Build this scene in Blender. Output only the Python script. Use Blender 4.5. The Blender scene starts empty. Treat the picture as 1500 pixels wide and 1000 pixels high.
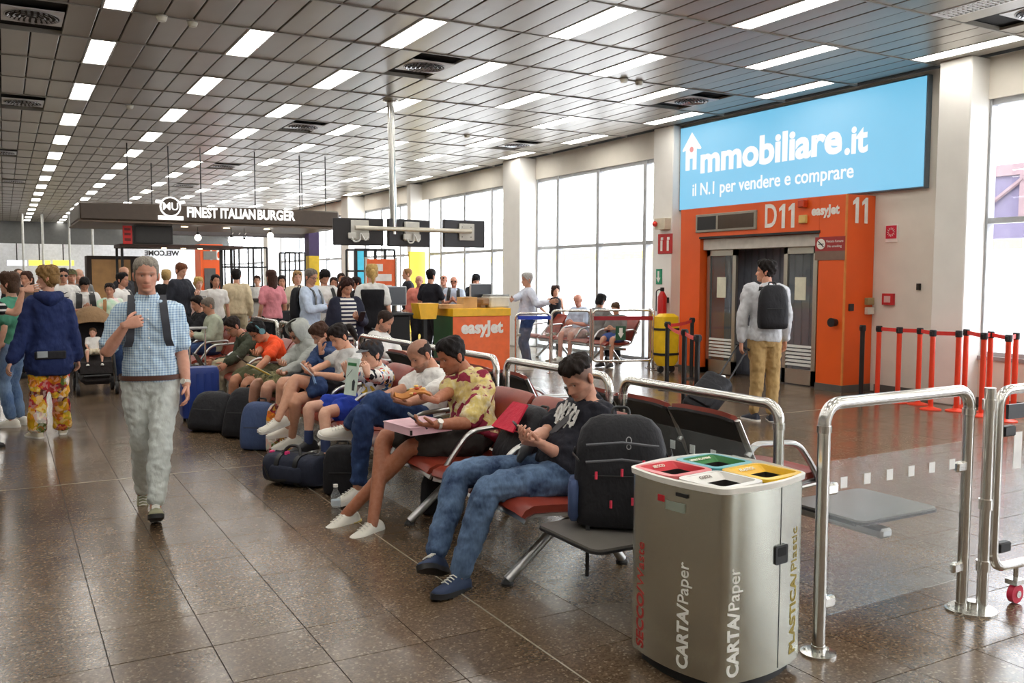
import bpy, math, random
import numpy as np
from mathutils import Vector, Matrix

random.seed(7)
SC = bpy.context.scene
COL = SC.collection
PI = math.pi
# ---------------------------------------------------------------- camera
CAMZ, F_PX, YAW, PITCH, ROLL = 1.6, 1313.7, 0.51508, 0.071015, 0.002993
_fw = Vector((math.sin(YAW)*math.cos(PITCH), math.cos(YAW)*math.cos(PITCH), -math.sin(PITCH)))
_r0 = Vector((math.cos(YAW), -math.sin(YAW), 0)); _u0 = _r0.cross(_fw)
_rt = math.cos(ROLL)*_r0 + math.sin(ROLL)*_u0
_up = -math.sin(ROLL)*_r0 + math.cos(ROLL)*_u0
cam_d = bpy.data.cameras.new('camera'); cam_d.sensor_width = 36; cam_d.lens = F_PX*36/1500
cam_d.clip_start = .05; cam_d.clip_end = 400
cam = bpy.data.objects.new('camera', cam_d); COL.objects.link(cam)
cam.matrix_world = Matrix(((_rt.x, _up.x, -_fw.x, 0), (_rt.y, _up.y, -_fw.y, 0), (_rt.z, _up.z, -_fw.z, CAMZ), (0, 0, 0, 1)))
SC.camera = cam
# ---------------------------------------------------------------- world, exposure
SC.view_settings.view_transform = 'Standard'; SC.view_settings.look = 'None'
SC.view_settings.gamma = 1; SC.view_settings.use_curve_mapping = False
SC.view_settings.exposure = 1.02
W = bpy.data.worlds.new('overcast_sky'); SC.world = W; W.use_nodes = True
bg = W.node_tree.nodes['Background']; bg.inputs[0].default_value = (.93, .96, 1, 1); bg.inputs[1].default_value = 4.6
LAMP = 7.2          # ceiling light radiance
BILL = .45          # billboard radiance

def ray(px, py):
    return _fw*F_PX + _rt*(px-750) + _up*(500-py)
def at(px, py, X=None, Y=None, Z=None):
    """world point seen at a pixel of the photograph, on the plane x=X, y=Y or z=Z"""
    d = ray(px, py)
    t = X/d.x if X is not None else (Y/d.y if Y is not None else (Z-CAMZ)/d.z)
    return Vector((0, 0, CAMZ)) + d*t

# ---------------------------------------------------------------- materials
MATS = {}
def _nt(name):
    m = bpy.data.materials.new(name); m.use_nodes = True
    nt = m.node_tree; b = nt.nodes['Principled BSDF']
    return m, nt, b
def N(nt, typ, **kw):
    n = nt.nodes.new(typ)
    for k, v in kw.items():
        if k.startswith('i_'):
            n.inputs[k[2:].replace('_', ' ')].default_value = v
        else: setattr(n, k, v)
    return n
def L(nt, a, b): nt.links.new(a, b)
def rgba(c): return (c[0], c[1], c[2], 1)
def s2l(r, g=None, b=None):
    if g is None: r, g, b = r
    return tuple((c/255/12.92 if c/255 <= .04045 else ((c/255+.055)/1.055)**2.4) for c in (r, g, b))
def ramp(nt, fac, stops, interp='LINEAR'):
    r = nt.nodes.new('ShaderNodeValToRGB'); r.color_ramp.interpolation = interp
    e = r.color_ramp.elements
    while len(e) > 1: e.remove(e[-1])
    e[0].position = stops[0][0]; e[0].color = rgba(stops[0][1])
    for p, c in stops[1:]:
        k = e.new(p); k.color = rgba(c)
    L(nt, fac, r.inputs[0]); return r.outputs[0]
def coords(nt, scale=(1, 1, 1), kind='Object', rot=(0, 0, 0)):
    tc = nt.nodes.new('ShaderNodeTexCoord'); mp = nt.nodes.new('ShaderNodeMapping')
    mp.inputs['Scale'].default_value = scale; mp.inputs['Rotation'].default_value = rot
    L(nt, tc.outputs[kind], mp.inputs[0]); return mp.outputs[0]
def noise(nt, vec, scale, detail=3, rough=.5):
    n = nt.nodes.new('ShaderNodeTexNoise'); n.inputs['Scale'].default_value = scale
    n.inputs['Detail'].default_value = detail; n.inputs['Roughness'].default_value = rough
    L(nt, vec, n.inputs['Vector']); return n.outputs['Fac']
def add_bump(nt, b, height, dist=.002, strength=.5):
    bm = nt.nodes.new('ShaderNodeBump'); bm.inputs['Distance'].default_value = dist
    bm.inputs['Strength'].default_value = strength
    L(nt, height, bm.inputs['Height']); L(nt, bm.outputs[0], b.inputs['Normal'])
def mix(nt, fac, a, b, blend='MIX'):
    m = nt.nodes.new('ShaderNodeMix'); m.data_type = 'RGBA'; m.blend_type = blend
    for i, v in ((0, fac), (6, a), (7, b)):
        if hasattr(v, 'is_linked'): L(nt, v, m.inputs[i])
        else: m.inputs[i].default_value = v if i == 0 else rgba(v)
    return m.outputs[2]
def mat(name, col=(.5, .5, .5), rough=.5, metal=0, var=.08, nscale=9, bump=0, bscale=120, spec=.5, emit=0, coat=0):
    if name in MATS: return MATS[name]
    m, nt, b = _nt(name)
    v = coords(nt)
    f = noise(nt, v, nscale)
    c0 = tuple(max(0, c*(1-var)) for c in col); c1 = tuple(min(1, c*(1+var)) for c in col)
    c = ramp(nt, f, ((.3, c0), (.7, c1)))
    L(nt, c, b.inputs['Base Color'])
    b.inputs['Roughness'].default_value = rough; b.inputs['Metallic'].default_value = metal
    b.inputs['Specular IOR Level'].default_value = spec
    if coat: b.inputs['Coat Weight'].default_value = coat
    if emit:
        L(nt, c, b.inputs['Emission Color']); b.inputs['Emission Strength'].default_value = emit
    if bump: add_bump(nt, b, noise(nt, v, bscale, 2), bump)
    MATS[name] = m; return m
def cloth(name, col=(.5, .5, .5), var=.14, rough=.85, bump=.004):
    """woven cloth: soft tone variation and creases"""
    if name in MATS: return MATS[name]
    m, nt, b = _nt(name); v = coords(nt)
    f = noise(nt, v, 7, 4, .6)
    c = ramp(nt, f, ((.3, tuple(x*(1-var) for x in col)), (.7, tuple(min(1, x*(1+var)) for x in col))))
    L(nt, c, b.inputs['Base Color']); b.inputs['Roughness'].default_value = rough
    b.inputs['Specular IOR Level'].default_value = .25
    vs = coords(nt, (1, 1, .55))
    h = noise(nt, vs, 16, 3, .55); add_bump(nt, b, h, bump*4, .7)
    MATS[name] = m; return m
def steel(name, col=(.62, .61, .58), rough=.28, stretch=(1, 1, 60)):
    if name in MATS: return MATS[name]
    m, nt, b = _nt(name); v = coords(nt, stretch)
    f = noise(nt, v, 12, 3)
    L(nt, ramp(nt, f, ((.3, tuple(x*.9 for x in col)), (.7, tuple(min(1, x*1.08) for x in col)))), b.inputs['Base Color'])
    b.inputs['Metallic'].default_value = 1
    r = nt.nodes.new('ShaderNodeMapRange'); L(nt, f, r.inputs[0])
    r.inputs[3].default_value = rough*.92; r.inputs[4].default_value = rough*1.1
    L(nt, r.outputs[0], b.inputs['Roughness'])
    MATS[name] = m; return m
def glass(name, tint=(.97, .985, .98), haze=.03, refl=1.0):
    """thin clear pane: see-through with fresnel reflection and a trace of dust"""
    if name in MATS: return MATS[name]
    m = bpy.data.materials.new(name); m.use_nodes = True; nt = m.node_tree; nt.nodes.clear()
    out = nt.nodes.new('ShaderNodeOutputMaterial')
    tr = nt.nodes.new('ShaderNodeBsdfTransparent'); tr.inputs[0].default_value = rgba(tint)
    gl = nt.nodes.new('ShaderNodeBsdfGlossy'); gl.inputs['Roughness'].default_value = .02
    df = nt.nodes.new('ShaderNodeBsdfDiffuse'); df.inputs[0].default_value = (.8, .82, .82, 1)
    lw = nt.nodes.new('ShaderNodeLayerWeight'); lw.inputs[0].default_value = .5
    pw = nt.nodes.new('ShaderNodeMath'); pw.operation = 'POWER'; pw.inputs[1].default_value = 4; L(nt, lw.outputs['Facing'], pw.inputs[0])
    mu = nt.nodes.new('ShaderNodeMath'); mu.operation = 'MULTIPLY_ADD'; mu.inputs[1].default_value = .6*refl; mu.inputs[2].default_value = .035*refl
    L(nt, pw.outputs[0], mu.inputs[0])
    v = coords(nt); f = noise(nt, v, 3, 4)
    h = nt.nodes.new('ShaderNodeMath'); h.operation = 'MULTIPLY'; h.inputs[1].default_value = haze*2; L(nt, f, h.inputs[0])
    m1 = nt.nodes.new('ShaderNodeMixShader'); L(nt, h.outputs[0], m1.inputs[0]); L(nt, tr.outputs[0], m1.inputs[1]); L(nt, df.outputs[0], m1.inputs[2])
    m2 = nt.nodes.new('ShaderNodeMixShader'); L(nt, mu.outputs[0], m2.inputs[0]); L(nt, m1.outputs[0], m2.inputs[1]); L(nt, gl.outputs[0], m2.inputs[2])
    L(nt, m2.outputs[0], out.inputs[0]); MATS[name] = m; return m
def glow(name, col, strength):
    if name in MATS: return MATS[name]
    m, nt, b = _nt(name); v = coords(nt)
    c = ramp(nt, noise(nt, v, 2), ((.3, tuple(x*.97 for x in col)), (.7, col)))
    b.inputs['Base Color'].default_value = (.12, .12, .12, 1)
    L(nt, c, b.inputs['Emission Color']); b.inputs['Emission Strength'].default_value = strength
    MATS[name] = m; return m

# ---------------------------------------------------------------- mesh helpers
class MB:
    def __init__(s): s.v = []; s.f = []; s.m = []; s.n = 0
    def add(s, verts, faces, m=0):
        o = len(s.v); s.v.extend([tuple(map(float, p)) for p in verts])
        s.f.extend([tuple(i+o for i in f) for f in faces]); s.m.extend([m]*len(faces)); return s
    def box(s, c, size, rz=0, bev=0, m=0, M=None):
        hx, hy, hz = size[0]/2, size[1]/2, size[2]/2
        b = min(bev, hx*.98, hy*.98, hz*.98)
        if b <= 0:
            vs = [(x*hx, y*hy, z*hz) for z in (-1, 1) for x, y in ((-1, -1), (1, -1), (1, 1), (-1, 1))]
            fs = [(3, 2, 1, 0), (4, 5, 6, 7), (0, 1, 5, 4), (1, 2, 6, 5), (2, 3, 7, 6), (3, 0, 4, 7)]
        else:
            vs = []; idx = {}
            for sx in (-1, 1):
                for sy in (-1, 1):
                    for sz in (-1, 1):
                        for a in range(3):
                            q = [sx*(hx-b), sy*(hy-b), sz*(hz-b)]
                            q[a] = (sx*hx, sy*hy, sz*hz)[a]
                            idx[(sx, sy, sz, a)] = len(vs); vs.append(tuple(q))
            fs = []
            for a in range(3):
                o1, o2 = [i for i in range(3) if i != a]
                for sg in (-1, 1):
                    q = []
                    for u, w in ((-1, -1), (1, -1), (1, 1), (-1, 1)):
                        k = [0, 0, 0]; k[a] = sg; k[o1] = u; k[o2] = w; q.append(idx[(*k, a)])
                    if (sg > 0) == (a == 1): q.reverse()
                    fs.append(tuple(q))
            for a in range(3):
                o1, o2 = [i for i in range(3) if i != a]
                for u in (-1, 1):
                    for w in (-1, 1):
                        k0 = [0, 0, 0]; k0[o1] = u; k0[o2] = w; k1 = list(k0); k0[a] = -1; k1[a] = 1
                        fs.append((idx[(*k0, o1)], idx[(*k1, o1)], idx[(*k1, o2)], idx[(*k0, o2)]))
            for sx in (-1, 1):
                for sy in (-1, 1):
                    for sz in (-1, 1): fs.append(tuple(idx[(sx, sy, sz, a)] for a in range(3)))
        if M is not None: vs = [M @ Vector(p) for p in vs]
        ca, sa = math.cos(rz), math.sin(rz)
        vs = [(c[0]+p[0]*ca-p[1]*sa, c[1]+p[0]*sa+p[1]*ca, c[2]+p[2]) for p in vs]
        return s.add(vs, fs, m)
    def bb(s, x0, x1, y0, y1, z0, z1, bev=0, m=0):
        return s.box(((x0+x1)/2, (y0+y1)/2, (z0+z1)/2), (abs(x1-x0), abs(y1-y0), abs(z1-z0)), 0, bev, m)
    def tube(s, pts, r, n=10, m=0, caps=True, closed=False, flat=1.0):
        P = [Vector(p) for p in pts]
        R = r if isinstance(r, (list, tuple)) else [r]*len(P)
        k = len(P); rings = []; T0 = None; Nn = None
        for i in range(k):
            a = P[(i-1) % k] if (closed or i > 0) else P[i]; b = P[(i+1) % k] if (closed or i < k-1) else P[i]
            T = (b-a)
            T = T.normalized() if T.length > 1e-9 else Vector((0, 0, 1))
            if Nn is None:
                ref = Vector((0, 0, 1)) if abs(T.z) < .9 else Vector((1, 0, 0))
                Nn = (ref - T*ref.dot(T)).normalized()
            else:
                Nn = (Nn - T*Nn.dot(T))
                Nn = Nn.normalized() if Nn.length > 1e-6 else T.orthogonal().normalized()
            B = T.cross(Nn)
            rings.append([P[i] + (Nn*math.cos(2*PI*j/n) + B*math.sin(2*PI*j/n)*flat)*R[i] for j in range(n)])
        return s.loft(rings, m, caps, closed)
    def loft(s, rings, m=0, caps=True, closed=False):
        n = len(rings[0]); k = len(rings); vs = [p for r in rings for p in r]; fs = []
        for i in range(k if closed else k-1):
            i2 = (i+1) % k
            for j in range(n):
                j2 = (j+1) % n
                fs.append((i*n+j, i*n+j2, i2*n+j2, i2*n+j))
        if caps and not closed:
            fs.append(tuple(reversed(range(n)))); fs.append(tuple((k-1)*n+j for j in range(n)))
        return s.add(vs, fs, m)
    def lathe(s, prof, c=(0, 0, 0), n=20, m=0, sx=1, sy=1):
        return s.loft([[(c[0]+r*sx*math.cos(2*PI*j/n), c[1]+r*sy*math.sin(2*PI*j/n), c[2]+z) for j in range(n)] for r, z in prof], m)
    def cyl(s, c, r, h, n=16, m=0): return s.lathe([(r, 0), (r, h)], c, n, m)
    def sph(s, c, r, nu=14, nv=9, m=0, M=None):
        r = r if isinstance(r, (tuple, list, Vector)) else (r, r, r)
        rings = []
        for i in range(nv+1):
            t = PI*i/nv; t = min(max(t, .04), PI-.04)
            rings.append([Vector((math.sin(t)*math.cos(2*PI*j/nu)*r[0], math.sin(t)*math.sin(2*PI*j/nu)*r[1], -math.cos(t)*r[2])) for j in range(nu)])
        rings = [[(M @ p if M is not None else p) + Vector(c) for p in g] for g in rings]
        return s.loft(rings, m)
    def prism(s, poly, M, t, m=0):
        """2-D outline (x,y) mapped by M, thickness t along local z"""
        n = len(poly)
        a = [M @ Vector((x, y, 0)) for x, y in poly]; b = [M @ Vector((x, y, t)) for x, y in poly]
        fs = [tuple(reversed(range(n))), tuple(range(n, 2*n))] + [(i, (i+1) % n, n+(i+1) % n, n+i) for i in range(n)]
        return s.add(a+b, fs, m)
    def sheet(s, grid, t, m=0):
        """closed slab from a grid of points, thickness t along the vertex normals"""
        G = np.array(grid, float); nu, nv = G.shape[:2]
        du = np.gradient(G, axis=0); dv = np.gradient(G, axis=1)
        nn = np.cross(du, dv); nn /= (np.linalg.norm(nn, axis=2, keepdims=True)+1e-9)
        A = (G+nn*t/2).reshape(-1, 3); B = (G-nn*t/2).reshape(-1, 3); o = nu*nv; fs = []
        for i in range(nu-1):
            for j in range(nv-1):
                q = (i*nv+j, (i+1)*nv+j, (i+1)*nv+j+1, i*nv+j+1); fs.append(q); fs.append(tuple(k+o for k in reversed(q)))
        rim = [(i, 0) for i in range(nu)] + [(nu-1, j) for j in range(1, nv)] + [(i, nv-1) for i in range(nu-2, -1, -1)] + [(0, j) for j in range(nv-2, 0, -1)]
        rim = [i*nv+j for i, j in rim]
        for a, b in zip(rim, rim[1:]+rim[:1]): fs.append((b, a, a+o, b+o))
        return s.add(np.vstack([A, B]), fs, m)
    def mesh(s, name, mats, sharp=40, org=None):
        me = bpy.data.meshes.new(name)
        vs = s.v if org is None else [(p[0]-org[0], p[1]-org[1], p[2]-org[2]) for p in s.v]
        me.from_pydata(vs, [], s.f); mats = mats if isinstance(mats, (list, tuple)) else [mats]
        for q in mats: me.materials.append(q)
        if len(mats) > 1: me.polygons.foreach_set('material_index', s.m)
        me.validate(); me.shade_smooth()
        if sharp is not None: me.set_sharp_from_angle(angle=math.radians(sharp))
        me.update(); return me
    def build(s, name, mats, parent=None, sharp=40):
        """vertices are world coordinates (or local to the parent's own frame when the parent carries local=1)"""
        org = None
        if parent is not None: org = ORG.get(parent.name, (0, 0, 0))
        o = bpy.data.objects.new(name, s.mesh(name, mats, sharp, org)); COL.objects.link(o)
        if parent is not None: o.parent = parent; ORG[o.name] = org
        else: ORG[o.name] = (0, 0, 0)
        return o
ORG = {}
def tag(o, label=None, cat=None, group=None, kind=None):
    if label: o['label'] = label
    if cat: o['category'] = cat
    if group: o['group'] = group
    if kind: o['kind'] = kind
    return o
def root(name, label, cat, loc=(0, 0, 0), group=None, rz=0, local=False):
    """Empty at the thing's base. Parts are given in world coordinates, or in local ones when local=True"""
    o = bpy.data.objects.new(name, None); COL.objects.link(o); o.empty_display_size = .1
    o.location = loc; o.rotation_euler = (0, 0, rz)
    ORG[o.name] = (0, 0, 0) if local else tuple(loc)
    return tag(o, label, cat, group)
def struct(name, mb, m, parent=None, sharp=40):
    o = mb.build(name, m, parent, sharp)
    if parent is None: tag(o, kind='structure')
    return o
KIDS = {}
def clone(r, loc, rz=0, label=None, group=None, scale=None):
    """copy of a thing with copies of its parts and sub-parts (shared mesh data)"""
    def cp(o, par):
        c = o.copy(); COL.objects.link(c)
        if par is not None: c.parent = par
        for k in [x for x in o.children]: cp(k, c)
        return c
    c = cp(r, None); c.location = loc; c.rotation_euler = (0, 0, rz)
    if scale: c.scale = scale
    if label: c['label'] = label
    if group: c['group'] = group
    return c
def rrect(w, h, r, n=5, cx=0, cy=0):
    out = []
    for sx, sy, a0 in ((1, 1, 0), (-1, 1, 90), (-1, -1, 180), (1, -1, 270)):
        for i in range(n+1):
            a = math.radians(a0+90*i/n)
            out.append((cx+sx*(w/2-r)+r*math.cos(a), cy+sy*(h/2-r)+r*math.sin(a)))
    return out
def frame_M(o, ex, ey):
    ex = Vector(ex).normalized(); ey = Vector(ey); ey = (ey-ex*ey.dot(ex)).normalized(); ez = ex.cross(ey)
    return Matrix(((ex.x, ey.x, ez.x, o[0]), (ex.y, ey.y, ez.y, o[1]), (ex.z, ey.z, ez.z, o[2]), (0, 0, 0, 1)))
def ubend(a, b, z0, z1, r, n=6):
    """inverted U in a vertical plane: from a(z0) up to z1, across, down to b(z0)"""
    a = Vector((a[0], a[1], 0)); b = Vector((b[0], b[1], 0)); d = (b-a).normalized(); pts = [a+Vector((0, 0, z0))]
    for i in range(n+1):
        t = PI/2*i/n; pts.append(a + d*(r-r*math.cos(t)) + Vector((0, 0, z1-r+r*math.sin(t))))
    for i in range(n+1):
        t = PI/2*i/n; pts.append(b - d*(r-r*math.sin(t)) + Vector((0, 0, z1-r+r*math.cos(t))))
    pts.append(b+Vector((0, 0, z0))); return pts
def bend(pts, r, n=5):
    """round the inner corners of a polyline"""
    P = [Vector(p) for p in pts]; out = [P[0]]
    for i in range(1, len(P)-1):
        a = (P[i-1]-P[i]); b = (P[i+1]-P[i]); rr = min(r, a.length*.49, b.length*.49)
        p0 = P[i]+a.normalized()*rr; p1 = P[i]+b.normalized()*rr
        for k in range(n+1):
            t = k/n; out.append(p0*(1-t)**2 + P[i]*2*t*(1-t) + p1*t*t)
    out.append(P[-1]); return out
def text(s, M, size, m, parent, name='lettering', depth=.004, bold=0, align='CENTER', sx=1.0, shear=0, space=1.0, label=None):
    cu = bpy.data.curves.new('t', 'FONT'); cu.body = s; cu.size = size; cu.extrude = depth/2; cu.offset = bold
    cu.align_x = align; cu.align_y = 'CENTER'; cu.shear = shear; cu.space_character = space; cu.resolution_u = 4
    t = bpy.data.objects.new('t', cu); me = bpy.data.meshes.new_from_object(t)
    bpy.data.objects.remove(t); bpy.data.curves.remove(cu)
    me.name = name; me.transform(Matrix.Diagonal((sx, 1, 1, 1))); me.transform(M)
    o0 = ORG.get(parent.name, (0, 0, 0)) if parent else (0, 0, 0)
    me.transform(Matrix.Translation(-Vector(o0))); me.materials.clear(); me.materials.append(m)
    o = bpy.data.objects.new(name, me); COL.objects.link(o); o.parent = parent; ORG[o.name] = o0
    if label: o['label'] = label
    return o
# ================================================================ the setting
HC = 4.34                         # ceiling height
WX = 10.8                         # window wall
CELL, ROW = 1.3547, 1.5           # ceiling module along the hall, distance of the light rows
Y00, X00 = 12.2697, 1.106
YEND = 60.5
# ---- floor: terrazzo tiles
def terrazzo(name, dark=1.0):
    m, nt, b = _nt(name); v = coords(nt, kind='Object')
    geo = nt.nodes.new('ShaderNodeNewGeometry')
    v = geo.outputs['Position']
    vor = nt.nodes.new('ShaderNodeTexVoronoi'); vor.inputs['Scale'].default_value = 105; L(nt, v, vor.inputs['Vector'])
    sp = nt.nodes.new('ShaderNodeSeparateColor'); L(nt, vor.outputs['Color'], sp.inputs[0])
    base = ramp(nt, noise(nt, v, 1.3, 3), ((.3, s2l(90, 71, 52)), (.7, s2l(112, 91, 68))))
    chip = ramp(nt, sp.outputs[0], ((0, s2l(62, 52, 44)), (.42, s2l(98, 84, 70)), (.72, s2l(118, 100, 82)), (.93, s2l(175, 158, 135)), (1, s2l(205, 192, 170))), 'CONSTANT')
    c = mix(nt, .4, base, chip)
    oi = nt.nodes.new('ShaderNodeObjectInfo')
    mr = nt.nodes.new('ShaderNodeMapRange'); L(nt, oi.outputs['Random'], mr.inputs[0]); mr.inputs[3].default_value = .9; mr.inputs[4].default_value = 1.08
    hs = nt.nodes.new('ShaderNodeHueSaturation'); L(nt, c, hs.inputs['Color']); L(nt, mr.outputs[0], hs.inputs['Value'])
    L(nt, hs.outputs[0], b.inputs['Base Color'])
    r = nt.nodes.new('ShaderNodeMapRange'); L(nt, noise(nt, v, 2.2, 5, .65), r.inputs[0]); r.inputs[1].default_value = .3; r.inputs[2].default_value = .7
    r.inputs[3].default_value = .17; r.inputs[4].default_value = .27
    L(nt, r.outputs[0], b.inputs['Roughness']); b.inputs['Specular IOR Level'].default_value = .62
    add_bump(nt, b, noise(nt, v, 5, 3), .0015, .35)
    MATS[name] = m; return m
TERR = terrazzo('brown_terrazzo')
floor = struct('floor', MB().bb(-8, 11.0, -8, YEND+2, -.12, -.004), mat('grout', s2l(58, 50, 43), .6))
TW = .41; TX0 = 1.97; TY0 = 7.63
tile_mb = MB().bb(-(TW-.005)/2, (TW-.005)/2, -(TW-.005)/2, (TW-.005)/2, -.012, 0)
tile_me = tile_mb.mesh('tile', TERR)
tiles = []
for i in range(-25, 22):
    for j in range(-38, 129):
        cx = TX0+(i+.5)*TW; cy = TY0+(j+.5)*TW
        if cx < -8 or cx > 10.75 or cy > YEND: continue
        d = Vector((cx, cy, -CAMZ)); z = d.dot(_fw)
        vis = z > .3 and -60 < 750+F_PX*d.dot(_rt)/z < 1560 and 500-F_PX*d.dot(_up)/z < 1080
        tiles.append((z if vis else 1e3+cy*0+random.random(), cx, cy))
tiles.sort(); far = MB()
for k, (z, cx, cy) in enumerate(tiles):
    if k < 300:
        o = bpy.data.objects.new('tile', tile_me); COL.objects.link(o); o.parent = floor; o.location = (cx, cy, random.uniform(-.0006, .0006))
    else:
        far.bb(cx-(TW-.005)/2, cx+(TW-.005)/2, cy-(TW-.005)/2, cy+(TW-.005)/2, -.01, 0)
o = far.build('tile_field', TERR, floor); tag(o, kind='stuff')
strip = mat('brass_divider_strip', s2l(190, 180, 160), .3, .6)
MB().bb(TX0-.004, TX0+.004, -2, 60, -.003, .0012).build('divider_strip', strip, floor)
MB().bb(-8, 10.7, TY0-.004, TY0+.004, -.003, .0012).build('divider_strip', strip, floor)

# ---- ceiling: long metal panels on cross rails
PAN = mat('ceiling_panel_paint', s2l(150, 144, 132), .32, .25, .05, 1.2)
PAN2 = mat('ceiling_rail_paint', s2l(150, 146, 136), .45, .2, .05)
ceiling = struct('ceiling', MB().bb(-8, 11.0, -8, YEND+2, HC+.05, HC+.2), mat('ceiling_void', s2l(30, 29, 28), .9))
PW = ROW/5
pan_prof = [(-PW/2+.008, .03), (-PW/2+.008, .004), (-PW/2+.014, .0), (0, -.002), (PW/2-.014, .0), (PW/2-.008, .004), (PW/2-.008, .03)]
def pan_mesh(mb, cx, cy, z, l=CELL-.022, tx=0, ty=0):
    rings = []
    for sy in (-1, 1):
        rings.append([(cx+x, cy+sy*l/2, z+zz+tx*x+ty*sy*l/2) for x, zz in pan_prof])
    return mb.loft(rings)
pan_me = pan_mesh(MB(), 0, 0, 0).mesh('ceiling_panel', PAN, 18)
LIGHTS = []; pans = []
def light_here(ci, j):
    if ci % 5: return False
    r = ci//5
    return (r + j) % 2 == 0
for ci in range(-30, 33):
    for j in range(-13, 36):
        cx = X00+ci*PW; cy = Y00+j*CELL
        if cx < -7.9 or cx > 10.62 or cy < -6 or cy > YEND: continue
        d = Vector((cx, cy, HC-CAMZ)); z = d.dot(_fw); px = 750+F_PX*d.dot(_rt)/max(z, .1)
        vis = z > .3 and -60 < px < 1560 and 500-F_PX*d.dot(_up)/z > -70
        if light_here(ci, j): LIGHTS.append((z if vis else 999, cx, cy, ci//5, j)); continue
        pans.append((z if vis else 1e3+random.random(), cx, cy))
DIFF = []                                            # round swirl diffusers sit in a square plate two panels wide
for px, py in ((50, 27), (30, 152), (622, 97), (447, 187), (1015, 149), (330, 243), (757, 213), (1500, 22), (10, 227), (270, 270), (18, 262)):
    q = at(px, py, Z=HC)
    cx = X00+(round((q.x-X00)/PW-.5)+.5)*PW; cy = Y00+round((q.y-Y00)/CELL)*CELL
    DIFF.append((cx, cy))
pans = [p for p in pans if not any(abs(p[1]-a) < PW*.9 and abs(p[2]-b) < .2 for a, b in DIFF)]
pans.sort(); far = MB()
for k, (z, cx, cy) in enumerate(pans):
    if k < 300:
        o = bpy.data.objects.new('ceiling_panel', pan_me); COL.objects.link(o); o.parent = ceiling
        o.location = (cx, cy, HC+random.uniform(-.003, .004)); o.rotation_euler = (random.gauss(0, .002), random.gauss(0, .007), 0)
    else: pan_mesh(far, cx, cy, HC+random.uniform(-.003, .003), tx=random.gauss(0, .005))
tag(far.build('ceiling_panel_field', PAN, ceiling, 18), kind='stuff')
for j in range(-13, 37):
    y = Y00+(j-.5)*CELL
    if y < YEND: MB().bb(-7.9, 10.65, y-.011, y+.011, HC-.012, HC+.04).build('cross_rail', PAN2, ceiling)
# lights
LM = glow('fluorescent_diffuser', (1, .965, .90), LAMP)
FRM = mat('light_frame', (.75, .75, .73), .4)
lf = MB()
for sx in (-1, 1): lf.box((sx*(PW/2-.012), 0, .012), (.018, CELL-.03, .04))
for sy in (-1, 1): lf.box((0, sy*(CELL/2-.026), .012), (PW-.03, .018, .04))
lf_me = lf.mesh('frame', FRM); ld_me = MB().box((0, 0, .01), (PW-.045, CELL-.07, .008)).mesh('diffuser', LM)
louv = MB(); lc = mat('white_louvre', (.82, .82, .8), .35)
for i in range(24): louv.box((0, -CELL/2+.06+i*(CELL-.12)/23, .01), (PW-.05, .006, .04))
for i in (-1, 0, 1): louv.box((i*(PW-.05)/3, 0, .014), (.006, CELL-.08, .035))
louv.box((0, 0, .035), (PW-.03, CELL-.03, .004)); lo_me = louv.mesh('louvre', lc)
def rowname(r):
    return ('the leftmost light row', 'the second light row from the left', 'the third light row from the left', 'the fourth light row from the left', 'the fifth light row from the left', 'the light row nearest the windows but one', 'the light row nearest the windows')[r] if 0 <= r <= 6 else 'light row %d beyond the left edge' % -r
order = {}
LIGHTS.sort(key=lambda q: q[2])
NTH = ['first', 'second', 'third', 'fourth', 'fifth', 'sixth', 'seventh', 'eighth', 'ninth', 'tenth', 'eleventh', 'twelfth', 'thirteenth', 'fourteenth', 'fifteenth', 'sixteenth', 'seventeenth', 'eighteenth', 'nineteenth', 'twentieth']
for z, cx, cy, r, j in LIGHTS:
    if cy < -6 or r < -2: continue
    off = (r == 5 and j == -5)
    if z < 900:
        order[r] = order.get(r, 0)+1; k = order[r]
        lab = ('switched-off white louvred ceiling light near the top right' if off else
               ('lit rectangular ceiling light, %s nearest in %s' % (NTH[k-1], rowname(r)) if k <= 20 else 'small distant lit ceiling light far down %s' % rowname(r)))
        grp = 'ceiling lights'
    else: lab = 'lit rectangular ceiling light outside the picture'; grp = 'ceiling lights out of view'
    t = root('ceiling_light', lab, 'ceiling light', (cx, cy, HC), grp, local=True)
    for nm, me in (('frame', lf_me), ('louvre' if off else 'diffuser', lo_me if off else ld_me)):
        o = bpy.data.objects.new(nm, me); COL.objects.link(o); o.parent = t
# swirl diffusers
dp = MB(); dp.box((0, 0, 0), (.58, .6, .012))
dv = MB()
for rr, n in ((.06, 7), (.115, 13), (.17, 19), (.225, 25)):
    for i in range(n):
        a = 2*PI*i/n+rr*9; M = Matrix.Rotation(a, 4, 'Z') @ Matrix.Translation((rr, 0, -.012)) @ Matrix.Rotation(.7, 4, 'Y')
        dv.box((0, 0, 0), (.036, .03, .004), M=M)
dd = MB().lathe([(.265, -.004), (.265, -.009), (.255, -.009)], (0, 0, 0), 32)
ring = MB().tube([(.262*math.cos(a), .262*math.sin(a), -.008) for a in np.linspace(0, 2*PI, 33)[:-1]], .009, 6, closed=True)
pl_me = dp.mesh('plate', mat('diffuser_plate', (.62, .62, .6), .4)); dd_me = dd.mesh('dark_disc', mat('diffuser_void', (.02, .02, .02), .8))
dv_me = dv.mesh('vane', mat('diffuser_vane', (.55, .56, .58), .3, .7)); rg_me = ring.mesh('rim', mat('diffuser_rim', (.4, .4, .4), .4))
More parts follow.
